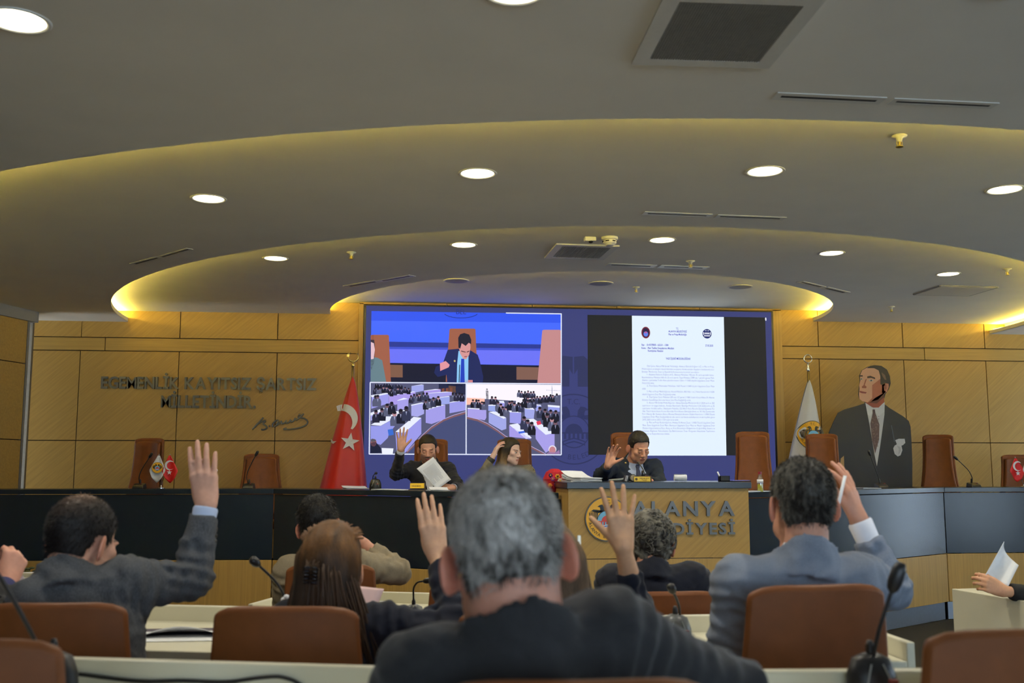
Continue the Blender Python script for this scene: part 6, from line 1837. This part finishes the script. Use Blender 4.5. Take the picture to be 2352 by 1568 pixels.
def long_locks(root, paths, r0, c0, c1, name='hair_locks'):
    m = MB(); locks(m, paths, r0, srgb(*c0), srgb(*c1))
    o = m.build(name, M_hair, root, True, True, cols=True); tag(o, kind='stuff'); return o

M_suit_dark = plain('charcoal_suit', (44, 44, 46), .82, var=.12, scale=260, bump=.15, spec=.25, sheen=.15)
M_suit_navy = plain('navy_suit', (26, 30, 44), .8, var=.10, scale=260, bump=.12, spec=.25, sheen=.12)
M_tweed = stretch('grey_tweed', (84, 86, 90), (420, 420, 90), .9, .38, bump=.25, spec=.15)
M_grey = stretch('light_grey_suit', (126, 134, 148), (520, 520, 300), .85, .16, bump=.12, spec=.2)
M_beige = plain('beige_jacket', (142, 130, 108), .85, var=.10, scale=220, bump=.12, spec=.2)
M_navy2 = plain('blue_black_suit', (30, 40, 58), .78, var=.08, scale=260, bump=.1, spec=.25)
M_shirtw = plain('white_shirt', (226, 228, 236), .7, var=.02)
M_shirtb = plain('pale_blue_shirt', (176, 192, 222), .7, var=.02)
UPV = (0, 0, 1.0)

# 1 the grey-haired man in front of the camera
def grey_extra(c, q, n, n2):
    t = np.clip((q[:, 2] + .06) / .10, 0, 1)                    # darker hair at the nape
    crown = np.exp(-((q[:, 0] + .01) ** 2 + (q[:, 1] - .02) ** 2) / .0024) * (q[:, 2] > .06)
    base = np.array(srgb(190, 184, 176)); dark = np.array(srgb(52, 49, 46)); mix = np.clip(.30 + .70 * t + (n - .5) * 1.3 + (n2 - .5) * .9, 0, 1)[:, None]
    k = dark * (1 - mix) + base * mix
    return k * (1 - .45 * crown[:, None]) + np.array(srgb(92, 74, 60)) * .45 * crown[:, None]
GREY_LINE = [(-.12, -.066), (-.06, -.072), (-.046, -.058), (-.038, .010), (.006, .022), (.012, -.010), (.030, -.004), (.040, .035), (.062, .060), (.085, .078)]
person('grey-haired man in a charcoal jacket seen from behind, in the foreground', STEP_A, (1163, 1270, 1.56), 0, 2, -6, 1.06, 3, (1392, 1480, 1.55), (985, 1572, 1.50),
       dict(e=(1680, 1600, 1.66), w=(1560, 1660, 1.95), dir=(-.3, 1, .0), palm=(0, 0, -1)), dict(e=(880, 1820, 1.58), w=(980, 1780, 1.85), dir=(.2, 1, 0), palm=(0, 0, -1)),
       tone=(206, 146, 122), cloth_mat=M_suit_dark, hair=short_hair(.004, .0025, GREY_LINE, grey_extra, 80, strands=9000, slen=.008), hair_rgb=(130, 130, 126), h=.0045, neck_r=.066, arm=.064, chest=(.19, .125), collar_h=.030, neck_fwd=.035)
# 2 the man with the tweed jacket at left
def bald_extra(c, q, n, n2):
    b = np.exp(-((q[:, 0] - .0) ** 2 / .0011 + (q[:, 1] + .045) ** 2 / .0022)) * (q[:, 2] > .05)
    return c * (1 - .85 * b[:, None]) + np.array(srgb(150, 120, 100)) * .85 * b[:, None]
person('balding dark-haired man in a grey tweed jacket raising his right hand', STEP_B, (190, 1243, 2.86), 26, 14, 4, 1.0, 14, (292, 1345, 2.80), (85, 1392, 2.72),
       dict(e=(440, 1330, 2.92), w=(474, 1160, 2.98), dir=(-.16, .12, 1), palm=(.1, 1, -.1), curl=(6, 5, 6, 5), spread=.7, thumb=(4, 14), s=.98, buttons=True), dict(e=(60, 1500, 2.85), w=(140, 1470, 3.05), dir=(.6, 1, 0), palm=(0, 0, -1)),
       tone=(206, 158, 136), cloth_mat=M_tweed, cuff=M_shirtb, hair=short_hair(.006, .001, MEN_LINE, bald_extra, 120, .35, strands=5000, slen=.010), hair_rgb=(28, 25, 25), beard=.25, h=.0045, arm=.060, sleeve_end=.03)
# 3 the long-haired woman with a hair claw
def hair_woman(root, H, R, s, nb, B, rgb, h):
    up = np.array([0, 0, 1.0]); L = lambda *v: H + R @ (np.array(v) * s)
    S = SDF(); hair_cap(S, H, R, s, .016)
    S.ec(L(0, -.060, .01), L(-.002, -.095, -.16), (.080, .050), (.088, .040), R[:, 0], .04)
    S.ec(L(-.0, -.095, -.16), L(.025, -.115, -.30), (.098, .036), (.115, .022), R[:, 0], .04)
    g = cut_line(H, R, s, [(-.2, -1), (-.02, -1), (.0, -.20), (.02, -.03), (.045, .040), (.07, .065), (.09, .08)])
    f = Masked(S, g, lambda P: .005 * (hash_noise(((P - H) @ R) * np.array([1.0, .6, .12]), 75) - .5) + .003 * (hash_noise(((P - H) @ R) * np.array([1.0, .6, .15]), 160) - .5))
    V, Q = surface(f, .005, *S.bounds())
    def ex(c, q, n, n2):
        t = np.clip((q[:, 2] + .03) / .09, 0, 1)[:, None]; st = hash_noise(q * np.array([90, 30, 12.]), 1.0)[:, None]
        return (np.array(srgb(48, 34, 24)) * (1 - t) + np.array(srgb(96, 62, 26)) * t) * (.35 + 1.1 * st)
    mesh_obj('hair', V, Q, M_hair, root, True, hair_col(V, rgb, H, R, s, extra=ex), True)
    claw = L(-.030, -.132, -.020)
    paths = []
    for i in range(130):        # brushed back to the claw
        a = random.uniform(-1.35, 1.35); e = random.uniform(.1, 1.0)
        st = np.array((.092 * math.sin(a), .075 * math.cos(a) * e - .03, .036 + .100 * math.cos(a * .75) * (.75 + .25 * e)))
        md = st * .55 + np.array((-.012, -.085, .05)) * (.6 + .25 * abs(math.cos(a)))
        md = md / np.linalg.norm(md / np.array((.093, .115, .102))) * 1.01
        paths.append(bez(L(*st), L(*(md * 1.18)), claw + RNG.normal(0, .006, 3), 9))
    long_locks(root, paths, .0038, (104, 66, 26), (64, 42, 20))
    paths = []
    for i in range(210):        # hanging lengths
        a = random.uniform(-1, 1); st = np.array((.082 * a, -.10 - .03 * (1 - a * a) + .05 * abs(a) ** 2, random.uniform(-.06, .02)))
        ed = np.array((.125 * a + .025 + random.uniform(-.015, .03) * (2 if a > .4 else 1), -.125 + .04 * abs(a), random.uniform(-.34, -.24)))
        paths.append(bez(L(*st), L(*((st + ed) / 2 + np.array((.02 * a, -.02, 0)))), L(*ed), 8))
    long_locks(root, paths, .0032, (66, 44, 26), (44, 30, 20))
    m = MB()
    for q in (-1, 1):
        for k in range(5):
            z = -.034 + .014 * k
            m.tube(bez(claw + R @ np.array((q * .003, -.008, z * .7 + .006)), claw + R @ np.array((q * .020, -.022, z * .7 + .008)), claw + R @ np.array((q * .016, .004, z * .6)), 6), .0032, 6)
    m.build('hair_claw', plain('claw_black', (18, 20, 30), .2), root, True, True)
person('woman with long brown half-up hair and navy jacket raising her right hand', STEP_B, (760, 1303, 2.88), 6, 4, 3, .98, 4, (888, 1445, 2.82), (665, 1440, 2.82),
       dict(e=(1046, 1438, 2.84), w=(1003, 1275, 2.98), dir=(-.17, .10, 1), palm=(.05, 1, -.05), curl=(4, 4, 4, 5), spread=.35, thumb=(16, 6), s=.93, cuff=False), dict(e=(640, 1520, 2.95), w=(700, 1440, 3.08), dir=(.3, .6, .6), palm=(.6, 0, -.4), curl=(40, 42, 44, 46)),
       tone=(212, 166, 134), cloth_mat=M_suit_navy, hair=hair_woman, h=.0045, female=True, neck_r=.048, arm=.052, chest=(.155, .11), collar=False, sleeve_end=.03)
# 4 the woman hidden behind the man in front
def hair_woman2(root, H, R, s, nb, B, rgb, h):
    L = lambda *v: H + R @ (np.array(v) * s)
    S = SDF(); hair_cap(S, H, R, s, .016); S.ec(L(.01, -.05, .0), L(.035, -.07, -.24), (.092, .060), (.105, .035), R[:, 0], .05)
    g = cut_line(H, R, s, [(-.2, -1), (.0, -1), (.02, -.03), (.045, .040), (.07, .065), (.09, .08)])
    f = Masked(S, g, lambda P: .005 * (hash_noise(((P - H) @ R) * np.array([1.0, .6, .12]), 75) - .5))
    V, Q = surface(f, .006, *S.bounds())
    def ex(c, q, n, n2):
        st = hash_noise(q * np.array([90, 30, 10.]), 1.0)[:, None]; return np.array(srgb(96, 76, 56)) * (.45 + 1.1 * st)
    mesh_obj('hair', V, Q, M_hair, root, True, hair_col(V, rgb, H, R, s, extra=ex), True)
    paths = []
    for i in range(60):
        a = random.uniform(-.2, 1); st = np.array((.09 * a, -.04 - .06 * (1 - abs(a)), random.uniform(-.02, .07))); ed = np.array((.10 * a + .035, -.075, random.uniform(-.29, -.22)))
        paths.append(bez(L(*st), L(*((st + ed) / 2 + np.array((.03 * a, -.02, 0)))), L(*ed), 8))
    long_locks(root, paths, .005, (110, 88, 64), (80, 66, 54))
    MB().box(L(.088, -.03, .055), (.008, .012, .06), R).build('hair_clip', plain('clip_silver', (190, 180, 160), .3, .6), root, True and False, True)
person('woman with straight light brown hair and bare forearm raised, behind the foreground man', STEP_B, (1258, 1300, 2.84), 4, 4, 0, .97, 6, (1392, 1432, 2.80), (1130, 1440, 2.80),
       dict(e=(1462, 1400, 2.98), w=(1432, 1258, 2.94), dir=(-.09, .05, 1), palm=(.0, 1, -.05), curl=(3, 2, 4, 3), spread=1.9, thumb=(44, 4), s=.96, cuff=False), dict(e=(1100, 1540, 2.9), w=(1180, 1500, 3.1), dir=(.3, 1, 0), palm=(0, 0, -1)),
       tone=(206, 160, 124), cloth_mat=M_suit_navy, hair=hair_woman2, h=.0045, female=True, neck_r=.048, arm=.052, chest=(.155, .11), collar=False, sleeve_end=.075)
# 5 the man in the light grey suit
def salt_extra(c, q, n, n2):
    side = np.clip((np.abs(q[:, 0]) - .045) / .03, 0, 1); mix = np.clip(.15 + .45 * side + (n - .5) * .9, 0, 1)[:, None]
    return np.array(srgb(40, 38, 36)) * (1 - mix) + np.array(srgb(122, 118, 108)) * mix
person('man with short dark grey hair in a light grey suit raising a white pen', STEP_B, (1840, 1156, 2.80), 2, 0, 0, 1.0, 6, (1972, 1340, 2.76), (1700, 1345, 2.72),
       dict(e=(2044, 1350, 2.98), w=(1972, 1192, 3.02), dir=(-.20, .10, 1), palm=(-.75, .75, .05), curl=(16, 12, 9, 6), spread=1.3, thumb=(26, 12), s=.93), dict(e=(1670, 1520, 2.72), w=(1740, 1500, 2.98), dir=(.3, 1, 0), palm=(0, 0, -1)),
       tone=(204, 148, 122), cloth_mat=M_grey, shirt=M_shirtw, cuff=M_shirtw, hair=short_hair(.008, .002, MEN_LINE, salt_extra, 95, strands=7000, slen=.010), hair_rgb=(60, 58, 54), h=.0045, neck_r=.060, arm=.062, chest=(.185, .12), sleeve_end=.062, collar_h=.034)
# 6 the man in beige
person('dark-haired man in a beige jacket with one arm bent to his neck', 0.0, (733, 1206, 4.42), 4, 6, -8, 1.0, 4, (812, 1300, 4.36), (668, 1318, 4.32),
       dict(e=(914, 1312, 4.52), w=(838, 1252, 4.56), dir=(-1, .2, .35), palm=(-.2, .5, .4), curl=(20, 20, 22, 22), cuff=False), dict(e=(650, 1430, 4.40), w=(700, 1400, 4.66), dir=(.3, 1, 0), palm=(0, 0, -1)),
       tone=(206, 150, 124), cloth_mat=M_beige, hair=short_hair(.012, .004, MEN_LINE, None, 70, strands=3500, slen=.016, top=.006), hair_rgb=(26, 24, 24), h=.006, arm=.060, chest=(.175, .12))
# 7 the curly-haired man
def curly(root, H, R, s, nb, B, rgb, h):
    S = SDF(); hair_cap(S, H, R, s, .024); g = cut_line(H, R, s, [(-.14, -.085), (-.06, -.09), (-.03, -.06), (-.015, .0), (.03, .01), (.05, .04), (.085, .078)])
    f = Masked(S, g, lambda P: .014 * (hash_noise(P, 48) - .5) * 2 + .006 * (hash_noise(P, 110) - .5) * 2)
    V, Q = surface(f, .005, *S.bounds(.06))
    def ex(c, q, n, n2):
        mix = np.clip(.25 + (n - .5) * 1.2 + (n2 - .5) * 1.2 + np.clip((q[:, 2] - .03) / .1, 0, .4), 0, 1)[:, None]; return np.array(srgb(34, 32, 32)) * (1 - mix) + np.array(srgb(128, 124, 112)) * mix
    C_ = hair_col(V, rgb, H, R, s, extra=ex); mesh_obj('hair', V, Q, M_hair, root, True, C_, True)
    paths = []
    for i in range(420):
        d = RNG.normal(0, 1, 3); d[1] = -abs(d[1]) * .8 + .2; d[2] = d[2] * .8 + .3; d /= np.linalg.norm(d)
        p = H + R @ (np.array((0, -.016, .036)) * s + d * np.array((.098, .118, .106)) * s); u = nrm(np.cross(R @ d, RNG.normal(0, 1, 3))); w = nrm(np.cross(u, R @ d))
        rr = random.uniform(.008, .016); ph = random.uniform(0, 6)
        paths.append([p + rr * (u * math.cos(ph + t * 4.5) + w * math.sin(ph + t * 4.5)) + (R @ d) * .006 * t - R[:, 2] * .012 * t for t in np.linspace(0, 1, 8)])
    long_locks(root, paths, .0022, (120, 116, 106), (70, 68, 64), 'hair_curls')
person('man with curly grey hair in a navy jacket seen from behind', 0.0, (1497, 1252, 4.15), 16, 12, 3, .97, 6, (1590, 1338, 4.08), (1412, 1342, 4.04),
       dict(e=(1640, 1440, 4.12), w=(1590, 1440, 4.36), dir=(-.3, 1, 0), palm=(0, 0, -1)), dict(e=(1370, 1440, 4.10), w=(1420, 1440, 4.36), dir=(.3, 1, 0), palm=(0, 0, -1)),
       tone=(204, 146, 120), cloth_mat=M_suit_navy, hair=curly, h=.006, arm=.062, chest=(.178, .12), collar_h=.03)
# 8 the man on the dais holding a sheet
person('bearded young man on the dais in a navy jacket raising his hand', DF, (983, 1031, 9.36), 182, 16, 2, 1.04, 180, (946, 1078, 9.42), (1028, 1080, 9.42),
       dict(e=(910, 1088, 9.30), w=(921, 1032, 9.15), dir=(.06, -.1, 1), palm=(.1, -1, .1), curl=(4, 3, 4, 5), spread=1.7, thumb=(44, 4)), dict(e=(1052, 1118, 9.25), w=(1040, 1120, 9.02), dir=(-1, -.25, .15), palm=(-.2, .6, -.7), curl=(50, 52, 54, 56), thumb=(10, 20), s=1.0),
       tone=(228, 172, 142), cloth_mat=M_suit_navy, shirt=M_shirtw, cuff=M_shirtw, hair=short_hair(.009, .0015, [(-.12, -.06), (-.05, -.06), (-.03, -.03), (-.02, .0), (.035, .012), (.045, .05), (.062, .066), (.085, .072)], None, 90, .3), hair_rgb=(22, 19, 18), h=.004, beard=.55, front=True, arm=.060, chest=(.17, .118))
# 9 the woman on the dais
def hair_dais(root, H, R, s, nb, B, rgb, h):
    L = lambda *v: H + R @ (np.array(v) * s)
    S = SDF(); hair_cap(S, H, R, s, .014)
    for q in (-1, 1):
        S.ec(L(q * .070, -.01, .02), L(q * .078, -.015, -.13), (.035, .055), (.032, .045), R[:, 1], .03)
        S.ec(L(q * .078, -.015, -.13), L(q * .085, .03, -.27), (.045, .032), (.030, .020), R[:, 1], .03)
    S.ec(L(0, -.06, .0), L(0, -.075, -.18), (.085, .04), (.08, .03), R[:, 0], .04)
    g = cut_line(H, R, s, [(-.2, -1), (.028, -1), (.038, -.02), (.050, .045), (.066, .066), (.09, .085)])
    f = Masked(S, g, lambda P: .004 * (hash_noise(((P - H) @ R) * np.array([1, 1, .12]), 80) - .5))
    V, Q = surface(f, .005, *S.bounds())
    def ex(c, q, n, n2):
        t = np.clip((.02 - q[:, 2]) / .16, 0, 1)[:, None]; st = hash_noise(q * np.array([100, 100, 10.]), 1.0)[:, None]
        return (np.array(srgb(30, 24, 20)) * (1 - t) + np.array(srgb(132, 106, 70)) * t) * (.5 + st)
    mesh_obj('hair', V, Q, M_hair, root, True, hair_col(V, rgb, H, R, s, extra=ex), True)
    MB().lathe([(0, -.03), (.007, -.022), (.008, -.008), (.004, 0)], L(-.083, -.0, -.055), (0, 0, 1), 10).build('earring', M_gold, root, True, True)
    MB().lathe([(0, -.03), (.007, -.022), (.008, -.008), (.004, 0)], L(.086, .002, -.055), (0, 0, 1), 10).build('earring', M_gold, root, True, True)
M_stripe, _nt, _b = new_mat('striped_jacket')
_tc = N(_nt, 'ShaderNodeTexCoord'); _w = N(_nt, 'ShaderNodeTexWave', Scale=55.0, Distortion=1.0); _mp = N(_nt, 'ShaderNodeMapping'); _mp.inputs['Rotation'].default_value = (0, .6, .4)
_nt.links.new(_tc.outputs['Object'], _mp.inputs[0]); _nt.links.new(_mp.outputs[0], _w.inputs[0])
_r = ramp(_nt, _w.outputs['Fac'], [(.4, srgb(40, 38, 34)), (.6, srgb(170, 160, 130))]); _nt.links.new(_r.outputs[0], _b.inputs['Base Color']); _b.inputs['Roughness'].default_value = .8
person('woman on the dais with long two-tone hair and a striped jacket touching her hair', DF, (1172, 1037, 9.15), 132, 6, -4, .98, 168, (1128, 1088, 9.15), (1212, 1085, 9.20),
       dict(e=(1102, 1098, 9.0), w=(1131, 1050, 9.02), dir=(.45, .1, 1), palm=(.9, .2, -.3), curl=(18, 18, 20, 22), thumb=(20, 10), s=.95, cuff=True), dict(e=(1230, 1130, 9.05), w=(1200, 1135, 8.85), dir=(-.8, -.5, 0), palm=(0, 0, -1)),
       tone=(236, 196, 176), cloth_mat=M_stripe, cuff=M_black, hair=hair_dais, h=.004, female=True, lids=False, front=True, shirt=M_black, neck_r=.046, arm=.050, chest=(.15, .105), collar=False, ears=True)
# 10 the man behind the lectern
_sp = person('man in a dark blue suit and tie looking down behind the lectern, hand raised', DF, (1467, 1027, 8.62), 166, 24, 3, 1.03, 178, (1414, 1073, 8.72), (1502, 1075, 8.72),
       dict(e=(1380, 1092, 8.55), w=(1397, 1068, 8.35), dir=(.30, -.15, 1), palm=(.15, -1, .35), curl=(20, 18, 20, 18), spread=1.5, thumb=(52, 6), s=1.02, cuff=False), dict(e=(1516, 1112, 8.55), w=(1492, 1106, 8.30), dir=(-1, -.4, 0), palm=(0, 0, -1), curl=(20, 22, 24, 26)),
       tone=(224, 164, 132), cloth_mat=M_navy2, shirt=M_shirtb, tie=plain('navy_tie', (26, 40, 84), .4, var=.1), hair=short_hair(.011, .002, [(-.12, -.06), (-.05, -.06), (-.03, -.03), (-.02, .0), (.035, .008), (.04, .045), (.055, .068), (.085, .080)], None, 90, .3, top=.006), hair_rgb=(26, 23, 22), h=.004, beard=.2, front=True, arm=.062, chest=(.18, .12))
_pp = PD(1437, 1063, 8.60)
MB().lathe([(0, 0), (.009, 0), (.009, .003), (0, .004)], _pp, (0, -1, 0), 14).build('lapel_pin', M_gold, _sp[0], True, True)
# 11 the person at the left edge: only the fist and sleeve reach into the picture
person('person in a dark jacket at the left edge, only fist and sleeve in view', STEP_B, (-190, 1180, 2.82), 8, 4, 0, 1.0, 10, (-85, 1345, 2.80), (-300, 1350, 2.74),
       dict(e=(-40, 1440, 2.86), w=(14, 1340, 3.02), dir=(.12, .5, 1), palm=(-.6, .8, -.1), curl=(62, 64, 66, 66), thumb=(8, 30), s=.95), dict(e=(-330, 1500, 2.80), w=(-260, 1470, 3.0), dir=(.3, 1, 0), palm=(0, 0, -1)),
       tone=(206, 150, 128), cloth_mat=M_suit_dark, cuff=plain('blue_cuff', (40, 44, 96), .7), hair=short_hair(.010, .002), h=.006)
put_chair(low, -190, 1388, 2.52, STEP_B, R_(-6), 'tan leather chair just outside the left edge', group=gA, topz=0.94)
# 12 the person at the right edge: forearm with the white sheet
person('person in a black jacket at the right edge, only forearm and hand in view', 0.0, (2580, 1140, 5.52), -88, 10, 0, 1.0, -90, (2535, 1246, 5.73), (2580, 1258, 5.30),
       dict(e=(2470, 1370, 5.65), w=(2400, 1372, 5.50), dir=(-1, -.3, 0), palm=(0, 0, -1)), dict(e=(2448, 1376, 5.14), w=(2306, 1357, 5.12), dir=(-1, .1, .45), palm=(.2, .9, -.2), curl=(38, 40, 42, 44), thumb=(30, 20), s=1.0),
       tone=(222, 166, 130), cloth_mat=plain('black_jacket', (22, 23, 27), .8, var=.1, scale=240), hair=short_hair(.010, .002), h=.006)
put_chair(low, 2685, 1300, 5.62, 0.0, R_(90), 'tan leather chair just outside the right edge', group=gA, topz=0.94)
# the white pen in the raised hand
a, b_ = PD(1941, 1092, 2.99), PD(1921, 1178, 2.985)
o = empty('white_pen', (a + b_) / 2, label='white pen held in the raised hand of the light grey suit', cat='pen')
MB().tube([a, a * .1 + b_ * .9, b_], [.0046, .0048, .003], 10).build('barrel', M_paper, o, True, True)
MB().lathe([(.0054, 0), (.0054, .014)], b_, nrm(a - b_), 12).build('cap', M_paper, o, True, True)
